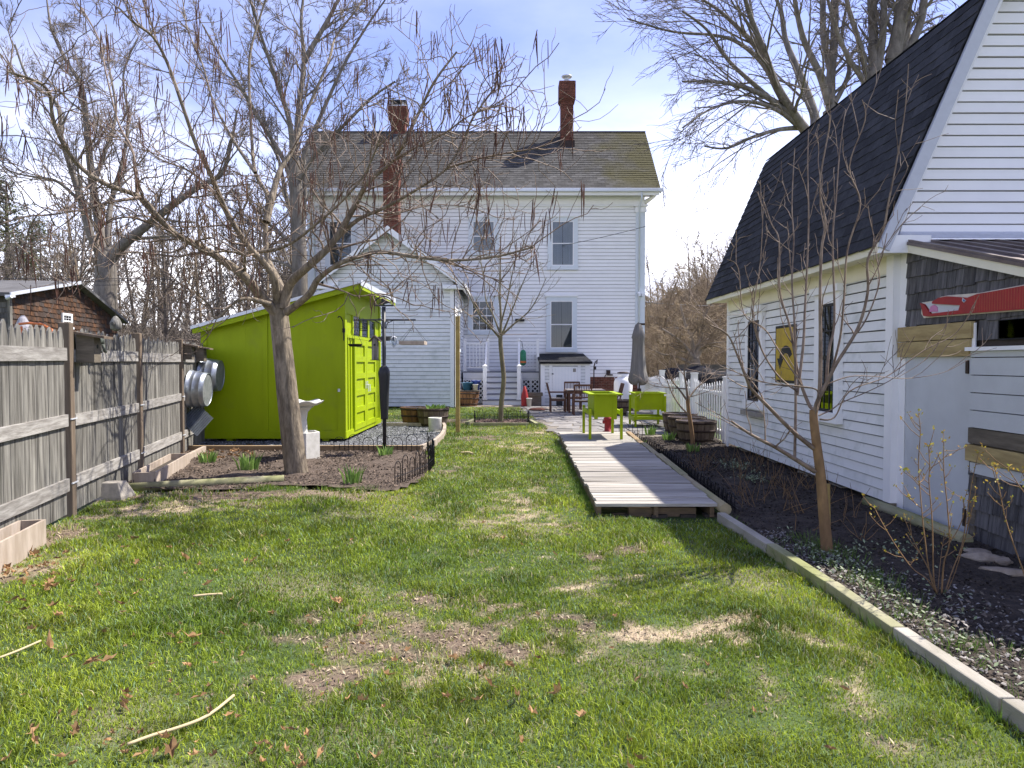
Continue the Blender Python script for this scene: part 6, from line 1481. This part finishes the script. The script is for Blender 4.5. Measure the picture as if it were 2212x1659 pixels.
cfgS = dict(seg=[6, 6, 5, 4], wig=[.06, .07, .09], trop=[.03, .03, .03], taper=.5, rmin=.006, kids=[4, 3, 2], t0=.3, ang=(18, 42), ratio=.6, rr=.6, max=3, start=2, len=.85, ydev=.9)
small_tree('young_tree', 'slim young bare tree with forked crown in the small square bed', G(1081, 914), 18.1,
    [(1081, 918), (1083, 870), (1088, 820), (1084, 775), (1081, 740), (1081, 725)], .07, .055,
    [([(1081, 728), (1082, 690), (1080, 640), (1081, 580), (1079, 535)], .045, .010, 8), ([(1082, 728), (1094, 700), (1110, 660), (1130, 610), (1150, 565)], .032, .008, 7),
     ([(1084, 724), (1110, 700), (1140, 675), (1160, 645), (1180, 600)], .032, .008, 7), ([(1078, 728), (1058, 705), (1035, 680), (1015, 640), (1000, 612)], .034, .008, 8), ([(1080, 720), (1065, 680), (1050, 650), (1045, 600), (1038, 560)], .028, .008, 7),
     ([(1082, 700), (1095, 650), (1105, 600), (1115, 550)], .028, .008, 6)], m_barkg, cfgS, 5)
# --- small spreading tree at the far end of the black bed
cfgS2 = dict(cfgS, wig=[.1, .12, .15], len=.55, ydev=.6, ang=(30, 70), rmin=.004)
small_tree('small_fruit_tree', 'small spreading bare tree in front of the half barrels', G(1497, 963), 13.35,
    [(1497, 964), (1494, 930), (1488, 890), (1485, 862)], .045, .035,
    [([(1486, 868), (1470, 845), (1450, 820), (1440, 795), (1420, 778)], .022, .006, 6), ([(1486, 862), (1482, 830), (1478, 800), (1487, 770), (1494, 752)], .028, .006, 6), ([(1488, 860), (1505, 838), (1530, 818), (1548, 800)], .020, .006, 6),
     ([(1490, 898), (1470, 878), (1452, 850), (1440, 820), (1430, 810)], .020, .006, 5), ([(1487, 856), (1500, 855), (1530, 845), (1545, 840)], .014, .005, 4), ([(1483, 840), (1455, 838), (1420, 835), (1400, 828)], .014, .005, 5)], m_bark2, cfgS2, 8, tw=m_bark_twig)
# --- right foreground tree, many upright shoots
def z5(x, y): return (1474.6 + .4 * x, 589.9 + .4 * y)
def z4(x, y): return (1474.6 + .4 * x, .4 * y)
cfgR = dict(cfgS, wig=[.07, .08, .12], trop=[.04, .05, .06], len=.42, rmin=.0028, ydev=.55, ang=(25, 60), lift=.3)
br = [([z5(715, 1072), z5(600, 1000), z5(500, 940), z5(440, 910), z5(350, 860), z5(262, 800)], .026, .011, 5),
      ([z5(706, 945), z5(600, 860), z5(480, 740), z5(375, 630), z5(340, 560), z5(290, 430), z5(240, 330), z5(150, 280)], .027, .006, 10),
      ([z5(712, 745), z5(685, 715), z5(640, 600), z5(610, 470), z5(580, 290), z5(525, 100), z4(520, 1300), z4(480, 1210), z4(440, 1090)], .026, .005, 9),
      ([z5(725, 700), z5(775, 600), z5(830, 490), z5(945, 300), z5(1000, 100), z4(1000, 1400), z4(1080, 1250), z4(1110, 1100), z4(1150, 900), z4(1200, 600), z4(1220, 345)], .026, .004, 8),
      ([z5(738, 650), z5(745, 400), z5(742, 150), z4(750, 1350), z4(770, 1200), z4(740, 1000), z4(790, 700), z4(800, 620)], .024, .005, 8),
      ([z5(605, 1002), z5(610, 700), z5(605, 300), z5(590, 50), z4(600, 1300), z4(590, 1100), z4(605, 800)], .016, .005, 7),
      ([z5(618, 660), z5(650, 400), z5(660, 200), z5(670, 0), z4(680, 1200), z4(675, 900), z4(680, 700)], .017, .005, 7),
      ([z5(775, 600), z5(790, 420), z5(820, 250), z4(810, 1300), z4(830, 1050), z4(850, 800), z4(880, 590)], .018, .004, 7),
      ([z5(800, 550), z5(850, 350), z5(870, 150), z4(890, 1350), z4(960, 1100), z4(900, 900), z4(985, 650), z4(970, 540)], .014, .004, 6),
      ([z5(735, 770), z5(800, 740), z5(860, 700), z5(1000, 640), z5(1120, 580), z5(1200, 520)], .009, .004, 5),
      ([z5(760, 610), z5(900, 560), z5(1060, 560), z5(1210, 570), z5(1400, 540), z5(1540, 470)], .008, .003, 3),
      ([z5(740, 790), z5(820, 780), z5(900, 640), z5(1100, 560), z5(1300, 420), z5(1480, 320), z5(1600, 120)], .010, .003, 5),
      ([z5(730, 640), z5(620, 610), z5(500, 600), z5(380, 570), z5(200, 500)], .011, .004, 6),
      ([z5(620, 640), z5(520, 560), z5(430, 420), z5(380, 250), z5(390, 120), z4(420, 1400), z4(440, 1000)], .013, .004, 7),
      ([z5(900, 370), z5(990, 250), z5(1060, 60), z4(1060, 1400), z4(1150, 1250), z4(1245, 1150)], .011, .004, 5),
      ([z5(640, 600), z5(520, 420), z5(440, 300), z5(330, 220), z4(300, 1450), z4(240, 1400)], .010, .004, 6)]
br = [(([(1758, 905)] if abs(g[0][0] - 1762) < 16 and 830 < g[0][1] < 892 else []) + list(g), a * .85, b * .8, k) for g, a, b, k in br]
rt, _ = small_tree('orange_barked_tree', 'bare orange barked tree with many upright shoots in the black bed', G(1787, 1203), 5.72,
    [(1788, 1212), (1784, 1160), (1778, 1090), (1772, 1020), (1764, 960), (1758, 910), (1757, 886)], .056, .034, br, m_bark2, cfgR, 21, tw=m_bark_twig)
MB().bar(P(1790, 1160, 5.9), P(1788, 1045, 5.9), .022, .03).build('support_stake', m_newwood, rt)

# --- budding shrubs on the right
def shrub(label, base_px, Y, stems, seed, m_leaf=m_bud):
    R = random.Random(seed); b = P(*base_px, Y); t = thing('budding_shrub', label, 'shrub', b, 'budding shrubs by the lean-to'); w = []; lf = []
    for g, r in stems:
        r *= .62; n = len(g); yo = R.uniform(-.35, .35); p, rad = limb(w, [P(x, y, Y + yo * i / (n - 1)) for i, (x, y) in enumerate(g)], r, .0025)
        for i, q in enumerate(p):
            f = i / (len(p) - 1)
            if f > .42:
                for _ in range(int(.6 + 1.6 * f * R.random())): lf.append((q + rv(R, .010), R.uniform(.008, .018) * (.7 + .6 * f)))
            if f > .35 and R.random() < .25:
                e = q + Vector((R.uniform(-.12, .12), R.uniform(-.08, .08), R.uniform(.02, .12))); w.append(([q, q.lerp(e, .5) - Z * .01, e], [.003, .0025, .002])); [lf.append((e + rv(R, .008), R.uniform(.010, .02))) for _ in range(3)]
        [lf.append((p[-1] + rv(R, .012), R.uniform(.012, .022))) for _ in range(6)]
    tubes_np('stem', w, m_bark2, t); V = []; F = []
    for q, s in lf:
        a = rv(R).normalized(); a.z = abs(a.z) + .4; a.normalize(); b_ = a.cross(rv(R)).normalized(); i = len(V); V += [q, q + a * s * .6 + b_ * s * .35, q + a * s * 1.3, q + a * s * .6 - b_ * s * .35]; F.append((i, i + 1, i + 2, i + 3))
    mesh_np('leaf_buds', V, F, m_leaf, parent=t)['kind'] = 'stuff'
def z7(x, y): return (1769.5 + .2667 * x, 884.8 + .2667 * y)
S = lambda *q: [z7(*a) for a in q]
shrub('leggy shrub with yellow green buds standing before the white panel door', z7(980, 1540), 4.7,
      [(S((975, 1540), (900, 1350), (850, 1000), (830, 800), (805, 450), (820, 180), (805, 35)), .010), (S((975, 1540), (930, 1380), (915, 900), (890, 600), (895, 450), (885, 310)), .010), (S((990, 1540), (1010, 1250), (1055, 1080), (1040, 800), (1010, 500), (1010, 260)), .013),
       (S((970, 1530), (880, 1380), (760, 1290), (640, 1130), (530, 950), (450, 800)), .009), (S((975, 1530), (890, 1300), (800, 1130), (740, 1000), (690, 880)), .009), (S((1000, 1540), (1080, 1300), (1160, 1080), (1220, 700), (1260, 480), (1295, 345)), .009),
       (S((1055, 1080), (1120, 980), (1170, 850), (1165, 720)), .006), (S((960, 1480), (985, 1200), (1015, 1000)), .005), (S((1000, 1540), (1090, 1350), (1180, 1050), (1240, 800), (1260, 740)), .006), (S((900, 700), (830, 640), (760, 560), (680, 500)), .005), (S((830, 800), (780, 760), (715, 705)), .005)], 3)
shrub('taller budding shrub cut off by the right picture edge', z7(1700, 1400), 4.2,
      [(S((1700, 1450), (1640, 1270), (1560, 1050), (1500, 850), (1470, 700), (1440, 550), (1420, 460)), .009), (S((1760, 1400), (1740, 1000), (1700, 750), (1610, 600), (1530, 480)), .008), (S((1760, 1400), (1760, 1000), (1720, 800), (1680, 600), (1640, 500)), .008)], 4)

# ---------------------------------------------------------------- large trees behind
def guided_tree(name, label, base_, Y, trunk_g, r0, r1, limbs_, cfg, seed, m_, twm=None):
    R = random.Random(seed); t = thing(name, label, 'tree', base_); o = []
    if trunk_g: limb(o, [P(x, y, Y) for x, y in trunk_g], r0, r1); tubes_np('trunk', o, m_, t)
    w = []
    for g, a, b, kids, dy in limbs_:
        n = len(g); p, rad = limb(w, [P(x, y, Y + dy * i / (n - 1)) for i, (x, y) in enumerate(g)], a, b)
        sprout(w, p, rad, cfg['len'], cfg['start'] - 1, R, cfg, None, cfg['t0'], kids)
    big_ = [q for q in w if max(q[1]) > cfg['rmin'] * 3]; sm = [q for q in w if max(q[1]) <= cfg['rmin'] * 3]
    tubes_np('limb', big_, m_, t)
    if sm: tubes_np('twigs', sm, twm or m_, t)['kind'] = 'stuff'
    return t
Z7 = lambda *q: [(x * K7, y * K7) for x, y in q]
cfgB = dict(seg=[6, 6, 6, 5, 4], wig=[.08, .09, .10, .12], trop=[.02, .02, .02, .02], taper=.4, rmin=.008, kids=[8, 6, 6, 5], t0=.15, ang=(18, 45), ratio=.6, rr=.42, max=4, start=1, len=4.6)
guided_tree('maple_tree', 'massive grey forked bare tree rising beyond the shingled garage', (-18.5, 32, 0), 32, Z7((430, 1450), (425, 1250), (430, 1130), (425, 1040)), .60, .42,
    [(Z7((420, 1060), (370, 960), (330, 820), (290, 690), (250, 560), (230, 420), (120, 330), (60, 180)), .21, .035, 11, -2), (Z7((425, 1050), (400, 900), (370, 700), (350, 500), (330, 350), (270, 250), (210, 120), (190, 0)), .24, .035, 12, 2),
     (Z7((440, 1060), (440, 900), (460, 780), (500, 640), (520, 480), (500, 300), (560, 150)), .17, .03, 11, 3), (Z7((440, 1060), (500, 990), (600, 910), (700, 830), (800, 760), (900, 700), (940, 560), (960, 450)), .27, .045, 12, -1),
     (Z7((380, 740), (430, 600), (470, 450), (440, 260), (430, 100)), .12, .025, 9, 2), (Z7((330, 820), (240, 740), (160, 720), (60, 700), (-40, 650)), .09, .02, 8, -1)], cfgB, 31, m_bark_big, m_bark_far)
guided_tree('ivy_clad_tree', 'very tall dark bare tree with shaggy trunk left of the farmhouse corner', (-8.2, 27, 0), 26.5, Z7((1218, 1600), (1215, 1250), (1212, 1000), (1200, 800), (1190, 620)), .34, .22,
    [(Z7((1190, 640), (1170, 480), (1110, 300), (1060, 150), (1000, -40)), .13, .03, 12, -2), (Z7((1195, 640), (1210, 450), (1230, 250), (1220, 80), (1240, -80)), .14, .04, 12, 2), (Z7((1200, 700), (1260, 560), (1330, 400), (1400, 250), (1490, 100), (1560, 0)), .10, .03, 12, 1),
     (Z7((1205, 820), (1150, 650), (1060, 500), (980, 360), (900, 240), (820, 100)), .11, .03, 12, -1), (Z7((1200, 750), (1280, 620), (1400, 500), (1500, 400), (1600, 330)), .10, .03, 9, -2), (Z7((1210, 950), (1160, 800), (1130, 650), (1080, 560)), .12, .04, 9, 1),
     (Z7((1212, 1000), (1150, 960), (1080, 900), (1000, 880)), .08, .03, 8, -1), (Z7((1215, 1100), (1130, 1060), (1040, 1050), (950, 1080)), .07, .02, 8, 0), (Z7((1218, 1300), (1225, 1000), (1235, 780), (1228, 600)), .13, .06, 10, .4), (Z7((1230, 250), (1300, 130), (1360, 20), (1400, -80)), .12, .04, 9, 0)],
    dict(cfgB, len=3.6, kids=[7, 5, 5, 4]), 33, m_bark_big, m_bark_far)
Z4 = lambda *q: [z4(*a) for a in q]
cfgM = dict(cfgB, len=5.2, trop=[0, -.01, -.02, -.03], kids=[6, 4, 5, 4], rmin=.008, wig=[.05, .07, .08, .10], ang=(14, 38), ratio=.62, rr=.38, max=3, seg=[6, 7, 7, 6])
guided_tree('spreading_maple', 'huge spreading bare maple behind the barn with boughs sweeping left', (13.5, 26, 0), 26, [z4(760, 1500), z4(745, 1000), z4(700, 760)], .42, .34,
    [(Z4((690, 740), (600, 620), (500, 450), (440, 280), (370, 100), (330, -30)), .22, .06, 11, -3), (Z4((680, 730), (600, 640), (500, 560), (390, 460), (250, 330), (130, 160), (0, 60)), .15, .03, 13, -3), (Z4((670, 730), (550, 620), (420, 560), (280, 550), (130, 600), (0, 690)), .10, .025, 11, -4),
     (Z4((600, 620), (480, 540), (330, 470), (170, 440), (0, 440)), .14, .03, 11, -4), (Z4((500, 450), (420, 330), (300, 230), (170, 190), (-60, 170), (-300, 100)), .11, .025, 12, -2), (Z4((440, 300), (330, 180), (200, 60), (80, -20)), .13, .03, 10, -2),
     (Z4((692, 748), (715, 640), (640, 420), (560, 230), (530, 60), (480, -60)), .22, .05, 10, 2), (Z4((640, 690), (520, 700), (380, 740), (240, 800), (120, 790)), .10, .025, 9, -3)], cfgM, 35, m_bark_big, m_bark_far)
cfgM2 = dict(cfgM, len=3.4, ang=(22, 45), kids=[6, 5, 4, 3], rmin=.012)
guided_tree('tall_maple', 'tall bare multi stemmed tree behind the barn roof left group of stems', (17, 31, 0), 30, [z4(800, 1500), z4(805, 800), z4(800, 600)], .38, .32,
    [(Z4((800, 620), (800, 420), (820, 200), (820, -40)), .22, .15, 9, 1), (Z4((790, 560), (740, 400), (660, 230), (620, 80), (600, -40)), .18, .08, 9, -1), (Z4((800, 600), (805, 430), (760, 200), (760, -40)), .15, .12, 8, 1), (Z4((820, 560), (900, 380), (860, 200), (900, -30)), .12, .05, 8, 1)], cfgM2, 36, m_bark_big, m_bark_far)
guided_tree('broad_maple', 'broad bare tree behind the barn roof with the thickest upright stems', (21, 31, 0), 30, [z4(1010, 1500), z4(1020, 700), z4(1030, 400)], .55, .45,
    [(Z4((1025, 520), (1000, 440), (960, 250), (900, 60), (880, -40)), .16, .08, 8, 0), (Z4((1030, 400), (1030, 200), (1020, 0), (1020, -60)), .22, .16, 8, 1), (Z4((1030, 520), (1050, 400), (1080, 200), (1090, -40)), .2, .13, 8, 0), (Z4((1022, 540), (980, 440), (900, 320), (830, 160), (780, -20)), .15, .06, 8, -1)], cfgM2, 37, m_bark_big, m_bark_far)
guided_tree('twin_stem_tree', 'bare twin stemmed tree behind the barn roof farthest to the right', (25, 31, 0), 30, [z4(1160, 1500), z4(1150, 500), z4(1150, 300)], .42, .38,
    [(Z4((1130, 330), (1170, 150), (1190, 0), (1200, -60)), .30, .26, 8, 0), (Z4((1200, 300), (1210, 100), (1230, -50)), .2, .16, 7, 1), (Z4((1155, 380), (1240, 230), (1290, 100), (1310, -60)), .2, .14, 8, 0), (Z4((1160, 340), (1210, 180), (1300, 60), (1380, -40)), .12, .05, 8, 0)], cfgM2, 38, m_bark_big, m_bark_far)

# forest trees: a few kinds, copied
def forest_kind(name, h, spread, seed, m_, kids=(13, 6, 5, 3), rmin=.018, t0=.25, ang=(25, 60), r=.17, label='', wig=None, trop=None, maxlev=4):
    R = random.Random(seed); t = thing(name, label, 'tree', (0, 0, 0)); w = []
    c = dict(seg=[9, 6, 5, 4, 3], wig=wig or [.03, .09, .13, .16], trop=trop or [.02, .05, .04, .02], taper=.22, rmin=rmin, kids=list(kids), t0=t0, ang=ang, ratio=spread, rr=.42, max=maxlev)
    grow(w, Vector((0, 0, -.2)), Vector((R.uniform(-.05, .05), R.uniform(-.05, .05), 1)), h, r, 0, R, c)
    tubes_np('trunk', w[:1], m_, t); tubes_np('branches', w[1:], m_, t)
    return t
kinds = [forest_kind('woodland_tree', 13, .34, 101, m_bark_far, label='k'), forest_kind('woodland_tree', 16, .28, 102, m_bark_far, label='k', t0=.4), forest_kind('woodland_tree', 11, .42, 103, m_bark_far, label='k', kids=(12, 7, 5, 3)), forest_kind('woodland_tree', 14, .30, 104, m_bark_tan, label='k')]
RF = random.Random(77); first = {}
def place(kind, x, y, s, label, group, name=None):
    if kind not in first: first[kind] = 1; c = kinds[kind] if isinstance(kind, int) else kind
    else: c = copy_tree(kinds[kind] if isinstance(kind, int) else kind)
    c.location = (x, y, 0); c.scale = (s, s, s); c.rotation_euler = (0, 0, RF.uniform(0, 6.28)); c['label'] = label; c['group'] = group; c['category'] = 'tree'
    if name: c.name = name
    return c
lbW = 'slender bare tree in the brown wood beyond the grey picket fence'
for i in range(84):
    px = RF.uniform(-40, 700) if i % 5 else RF.uniform(250, 660); Y = RF.choice((36, 42, 48, 56, 64)) + RF.uniform(-3, 3)
    x = (px - 1106) / 1500 * Y; place(RF.choice((0, 1, 2, 3)), x, Y, RF.uniform(.62, .92) * (Y / 46) ** .45, lbW, 'bare trees of the wood on the left')
# undergrowth thicket: dense bare brush, uncountable
def thicket(name, spots, h, m_, label, seed, n=5, kids=(6, 4, 3), r=.022):
    R = random.Random(seed); w = []
    c = dict(seg=[5, 4, 3], wig=[.10, .15, .18], trop=[.03, .02, .0], taper=.35, rmin=.011, kids=list(kids), t0=.2, ang=(20, 60), ratio=.5, rr=.6, max=2)
    for x, y, z, s in spots:
        for _ in range(n): grow(w, Vector((x + R.gauss(0, .3), y + R.gauss(0, .3), z - .1)), Vector((R.gauss(0, .35), R.gauss(0, .3), 1)), h * s * R.uniform(.6, 1.1), r, 0, R, c)
    o = tubes_np(name, w, m_); return tag(o, label, 'brush', kind='stuff')
thicket('undergrowth', [(RF.uniform(-30, -9), RF.uniform(32, 50), 0, RF.uniform(.5, 1.1)) for _ in range(240)], 4.2, m_bark_far, 'dense bare brown undergrowth filling the wood behind the fence', 1)
gz = lambda x, y: min(max((y - 45) / 60, 0), 1) ** 1.5 * 6 * min(max((x + 5) / 25, 0), 1) + min(max((y - 60) / 60, 0), 1) * 1.5
thicket('hillside_brush', [(RF.uniform(8, 26), RF.uniform(42, 74), 0, RF.uniform(.6, 1.15)) for _ in range(260)], 4.4, m_bark_tan, 'tan brown brush covering the slope between the farmhouse and the barn', 2)
# right gap: orchard tree, tan trees on the slope
cfgO = dict(cfgB, len=2.2, wig=[.14, .18, .2, .2], ang=(35, 80), kids=[7, 6, 5, 4], rmin=.010, start=1)
guided_tree('gnarled_apple_tree', 'gnarled low spreading bare tree behind the black tarpaulin heap', (9.5, 33, 0), 33, [(1512, 830), (1505, 800), (1500, 775)], .28, .24,
    [([(1500, 780), (1480, 750), (1460, 730), (1430, 710)], .14, .04, 9, -1), ([(1500, 778), (1495, 740), (1480, 700), (1470, 660)], .14, .04, 9, 0), ([(1502, 776), (1520, 745), (1545, 720), (1575, 700)], .16, .04, 9, 1), ([(1500, 776), (1515, 730), (1520, 690), (1540, 650)], .12, .03, 9, 0), ([(1500, 790), (1460, 770), (1430, 765), (1400, 750)], .10, .03, 8, -1)], cfgO, 51, m_bark_far, m_bark_tan)
guided_tree('leaning_slope_tree', 'thin reddish bare tree with forked stem right of the farmhouse', (7.6, 36, 0), 36, [(1424, 820), (1428, 780), (1432, 740)], .13, .10,
    [([(1432, 745), (1440, 680), (1450, 640), (1470, 590)], .08, .02, 9, 0), ([(1430, 760), (1415, 720), (1400, 690), (1395, 640)], .08, .02, 9, -1), ([(1430, 750), (1460, 720), (1485, 690)], .06, .02, 8, 1)], cfgO, 52, m_bark_tan, m_bark_tan)
thinK = forest_kind('slope_tree', 12, .30, 105, m_bark_tan, label='k', kids=(10, 6, 4, 3), r=.12); kinds.append(thinK)
for i in range(16):
    px = RF.uniform(1385, 1640); Y = RF.uniform(42, 80); x = (px - 1106) / 1500 * Y
    place(4, x, Y, RF.uniform(.65, .95) * (Y / 52) ** .5, 'thin bare tree standing on the brushy slope right of the farmhouse', 'bare trees on the slope at the right')
bsp = []
for _ in range(190):
    px = RF.uniform(1385, 1680); Y = RF.uniform(56, 84); bsp.append(((px - 1106) / 1500 * Y, Y, gz((px - 1106) / 1500 * Y, Y), .55 + .65 * (px - 1385) / 200 + RF.uniform(-.1, .1)))
thicket('tall_brush', bsp, 8.0, m_bark_tan, 'taller tan brush and saplings on the upper slope left of the barn roof', 6, n=4, kids=(8, 5, 3), r=.05)
# pines
def pine(h, seed, label, spread=.30):
    R = random.Random(seed); t = thing('pine_tree', label, 'tree', (0, 0, 0)); w = [([Vector((0, 0, -.2)), Vector((.1, 0, h * .5)), Vector((0, .1, h))], [.3, .2, .04])]; V = []; F = []
    n = 46
    for k in range(n):
        f = .25 + .75 * (k + R.random()) / n; z = h * f; L_ = h * spread * (1.12 - f) * R.uniform(.55, 1.15) + .5; a = R.uniform(0, 6.28); d = Vector((math.cos(a), math.sin(a), R.uniform(.0, .35))).normalized(); b = Vector((0, 0, z)); e = b + d * L_ + Z * .2
        w.append(([b, b.lerp(e, .5) + Z * .05, e], [.06, .04, .015]))
        for j in range(30):
            c = b.lerp(e, R.uniform(.3, 1.08)) + Vector((R.gauss(0, .35), R.gauss(0, .35), R.gauss(.1, .18)))
            for _ in range(4):
                q = rv(R).normalized() * R.uniform(.15, .34); s = q.cross(rv(R)).normalized() * .035; i = len(V); V += [c, c + q * .5 + s, c + q, c + q * .5 - s]; F.append((i, i + 1, i + 2, i + 3))
    tubes_np('trunk', w[:1], m_bark_far, t); tubes_np('branches', w[1:], m_bark_far, t); mesh_np('needles', V, F, m_pine, parent=t)['kind'] = 'stuff'
    return t
pn = pine(13, 201, 'k'); pl = [(20, 62, 1.35), (-60, 58, 1.45), (-130, 66, 1.6), (75, 70, 1.2), (150, 74, 1.0)]
plab = ['broad dark green pine near the left picture edge', 'dark pine cut by the left picture edge', 'dark pine just outside the left edge', 'smaller pine between the left pines and the massive forked tree', 'low olive pine glimpsed through the twigs of the massive forked tree']
for i, (px, Y, s) in enumerate(pl):
    c = pn if i == 0 else copy_tree(pn); c.location = ((px - 1106) / 1500 * Y, Y, 0); c.scale = (s, s, s); c.rotation_euler = (0, 0, i * 1.3); c['label'] = plab[i]; c['group'] = 'pines behind the wood'
lbp = ['dark pine on the slope next to the farmhouse corner board', 'tall dark pine behind the brushy slope', 'olive pine at the middle of the slope', 'pine touching the barn roof edge', 'low pine at the foot of the slope', 'olive pine just left of the barn eave']
for i, (px, Y, s) in enumerate([(1400, 96, .85), (1440, 104, 1.0), (1478, 98, .95), (1525, 100, 1.1), (1420, 88, .6), (1560, 104, 1.2)]):
    c = copy_tree(pn); c.location = ((px - 1106) / 1500 * Y, Y, 1.0); c.scale = (s, s, s * .85); c.rotation_euler = (0, 0, i * 2.1); c['label'] = lbp[i]; c['group'] = 'pines on the slope at the right'
# far wooded ridge
def ridge(name, x0, x1, Y, h0, h1, m_, seed):
    n = 90; V = []; F = []
    R = random.Random(seed)
    for i in range(n + 1):
        x = x0 + (x1 - x0) * i / n; h = h0 + (h1 - h0) * i / n + 1.2 * math.sin(i * .35) + R.uniform(-.5, .5)
        V += [(x, Y, -1), (x, Y + 3, h * .6), (x, Y + 14, h), (x, Y + 60, h)]
        if i: F += [(4 * i - 4 + k, 4 * i + k, 4 * i + k + 1, 4 * i - 3 + k) for k in range(3)]
    return mesh_np(name, V, F, m_, kind='structure', smooth=True)
m_ridge = mat('wooded_hillside', (.115, .09, .06), .95, col2=(.065, .065, .035), vs=.35, var=.35, bump=.6, bs=1.2)
ridge('hill', -10, 90, 112, 8.0, 22, m_ridge, 4)
ridge('distant_wood_edge', -150, -10, 90, 7.0, 5.0, m_ridge, 5)
# ---------------------------------------------------------------- overhead wires
def cable(name, pts, r, label, cat='cable'):
    pts = [Vector(p) for p in pts]; n = 16; q = []
    a, b = pts
    for i in range(n + 1): t = i / n; q.append(a.lerp(b, t) - Z * (4 * t * (1 - t) * (b - a).length * .012))
    return tag(MB().tube(q, r, 5).build(name, m_rope, smooth=True), label, cat)
for k, (ya, yb) in enumerate(((600, 588), (605, 592), (613, 602))): cable('power_line', (P(-60, ya, 27), P(640, yb, 30)), .012, ('uppermost', 'middle', 'lowest')[k] + ' of three black overhead lines crossing above the shingled garage')
cable('power_line', (P(560, 560, 27), P(1000, 660, 24)), .010, 'thin line sloping behind the big pod tree towards the wing') if False else None
cable('clothes_line', (P(1215, 530, 28.9), P(1560, 440, 22)), .010, 'thin tan line rising from the farmhouse wall towards the barn')
for k, y in enumerate((653, 683, 704)): cable('slope_line', (P(1392, y, 40), P(1700, y + 6, 46)), .02, ('uppermost', 'middle', 'lowest')[k] + ' dark wire across the slope right of the farmhouse')

# ---------------------------------------------------------------- leaves and sticks on the lawn
def leaf_mesh(seed):
    R = random.Random(seed); n = 11 if seed % 2 else 8; V = [(0, 0, .004)]; F = []
    for k in range(n):
        a = 2 * math.pi * k / n; r = (1.0 if k % 2 == 0 else .58) * R.uniform(.75, 1.15); V.append((r * math.cos(a) * (.85 if seed % 2 else 1.15), (.62 if seed % 2 else .34) * r * math.sin(a), R.uniform(.0, .95) * r))
    for k in range(n): F.append((0, k + 1, (k + 1) % n + 1))
    me = bpy.data.meshes.new('dead_leaf'); me.from_pydata(V, [], F); me.materials.append(m_leafdead); return me
lms = [leaf_mesh(i) for i in range(6)]
RL = random.Random(12)
spots = []
for _ in range(190):
    px = RL.gauss(330, 330) if RL.random() < .75 else RL.uniform(0, 2000); py = 1080 + (RL.random() ** .8) * 600
    g = G(px, py); 
    if g.x > 2.1 or g.x < -4.4 - .232 * (g.y - 7.14) + .3 or (g.y > 8.3 and g.x < -.9): continue
    spots.append((g.x, g.y, RL.uniform(.016, .042)))
for q in ((1207, 1510, .055), (1120, 1520, .05), (200, 1440, .055), (232, 1442, .05), (105, 1410, .06), (290, 1175, .07), (400, 1213, .055), (570, 1168, .05), (450, 1272, .05), (722, 1310, .05), (735, 1313, .045), (110, 1278, .055), (880, 1420, .04), (980, 1435, .04), (370, 1640, .06), (1163, 1437, .04), (415, 1390, .05), (1480, 1500, .03)):
    g = G(q[0], q[1]); spots.append((g.x, g.y, q[2]))
for _ in range(75):
    g = G(RL.uniform(350, 560), RL.gauss(985, 7)); spots.append((g.x, g.y, RL.uniform(.04, .075)))
for _ in range(35):
    g = G(RL.uniform(0, 130), RL.uniform(1190, 1290)); spots.append((g.x, g.y, RL.uniform(.03, .05)))
for _ in range(16):
    g = G(RL.uniform(200, 260), RL.uniform(1066, 1086)); spots.append((g.x, g.y, RL.uniform(.03, .05)))
for i, (x, y, s) in enumerate(spots[:300]):
    o = bpy.data.objects.new('dead_leaf', RL.choice(lms)); COL.objects.link(o); o.location = (x, y, .035 if y < 8.3 else .04); o.scale = (s, s, s); o.rotation_euler = (RL.gauss(0, .35), RL.gauss(0, .35), RL.uniform(0, 6.28))
    tag(o, 'dry curled brown leaf lying on the grass or the brown bed', 'leaf', 'dry leaves scattered over the yard')
def stick(name, px, r, label, z=.04):
    g = [G(x, y, z) for x, y in px]; return tag(MB().tube(bez([Vector(q) for q in g], 3), r, 6).build(name, m_stick, smooth=True), label, 'stick')
stick('dry_stem', [(505, 1502), (450, 1545), (390, 1570), (330, 1588), (275, 1608)], .007, 'long curved straw coloured stem lying in the near left grass')
stick('dry_stem', [(-5, 1422), (40, 1405), (88, 1384)], .006, 'straight tan stem in the grass at the left picture edge')
stick('dry_stem', [(417, 1288), (445, 1285), (480, 1283)], .009, 'short pale stick lying in the grass left of the middle')
0 and stick('dry_stem', [(940, 1530), (955, 1510), (968, 1490)], .006, 'small pale twig standing out in the near middle grass')
stick('dry_stem', [(995, 978), (1010, 977), (1021, 980)], .02, 'flat pale scrap of wood on the grass beyond the brown bed')
# dry stalks in the black bed
RB = random.Random(8); w = []
for _ in range(34):
    x, y = RB.uniform(2.6, 3.9), RB.uniform(6.0, 11.5); n = RB.randint(3, 7)
    for _ in range(n): b = Vector((x + RB.gauss(0, .06), y + RB.gauss(0, .06), .02)); e = b + Vector((RB.gauss(0, .12), RB.gauss(0, .12), RB.uniform(.1, .38))); w.append(([b, b.lerp(e, .5) + rv(RB, .015), e], [.004, .003, .002]))
tag(tubes_np('dry_stalks', w, m_bark2), 'thin dead perennial stalks standing in the black mulch bed', 'dry stalks', kind='stuff')
for o in bpy.data.objects:
    if o.type == 'EMPTY' and not o.users_collection: bpy.data.objects.remove(o)
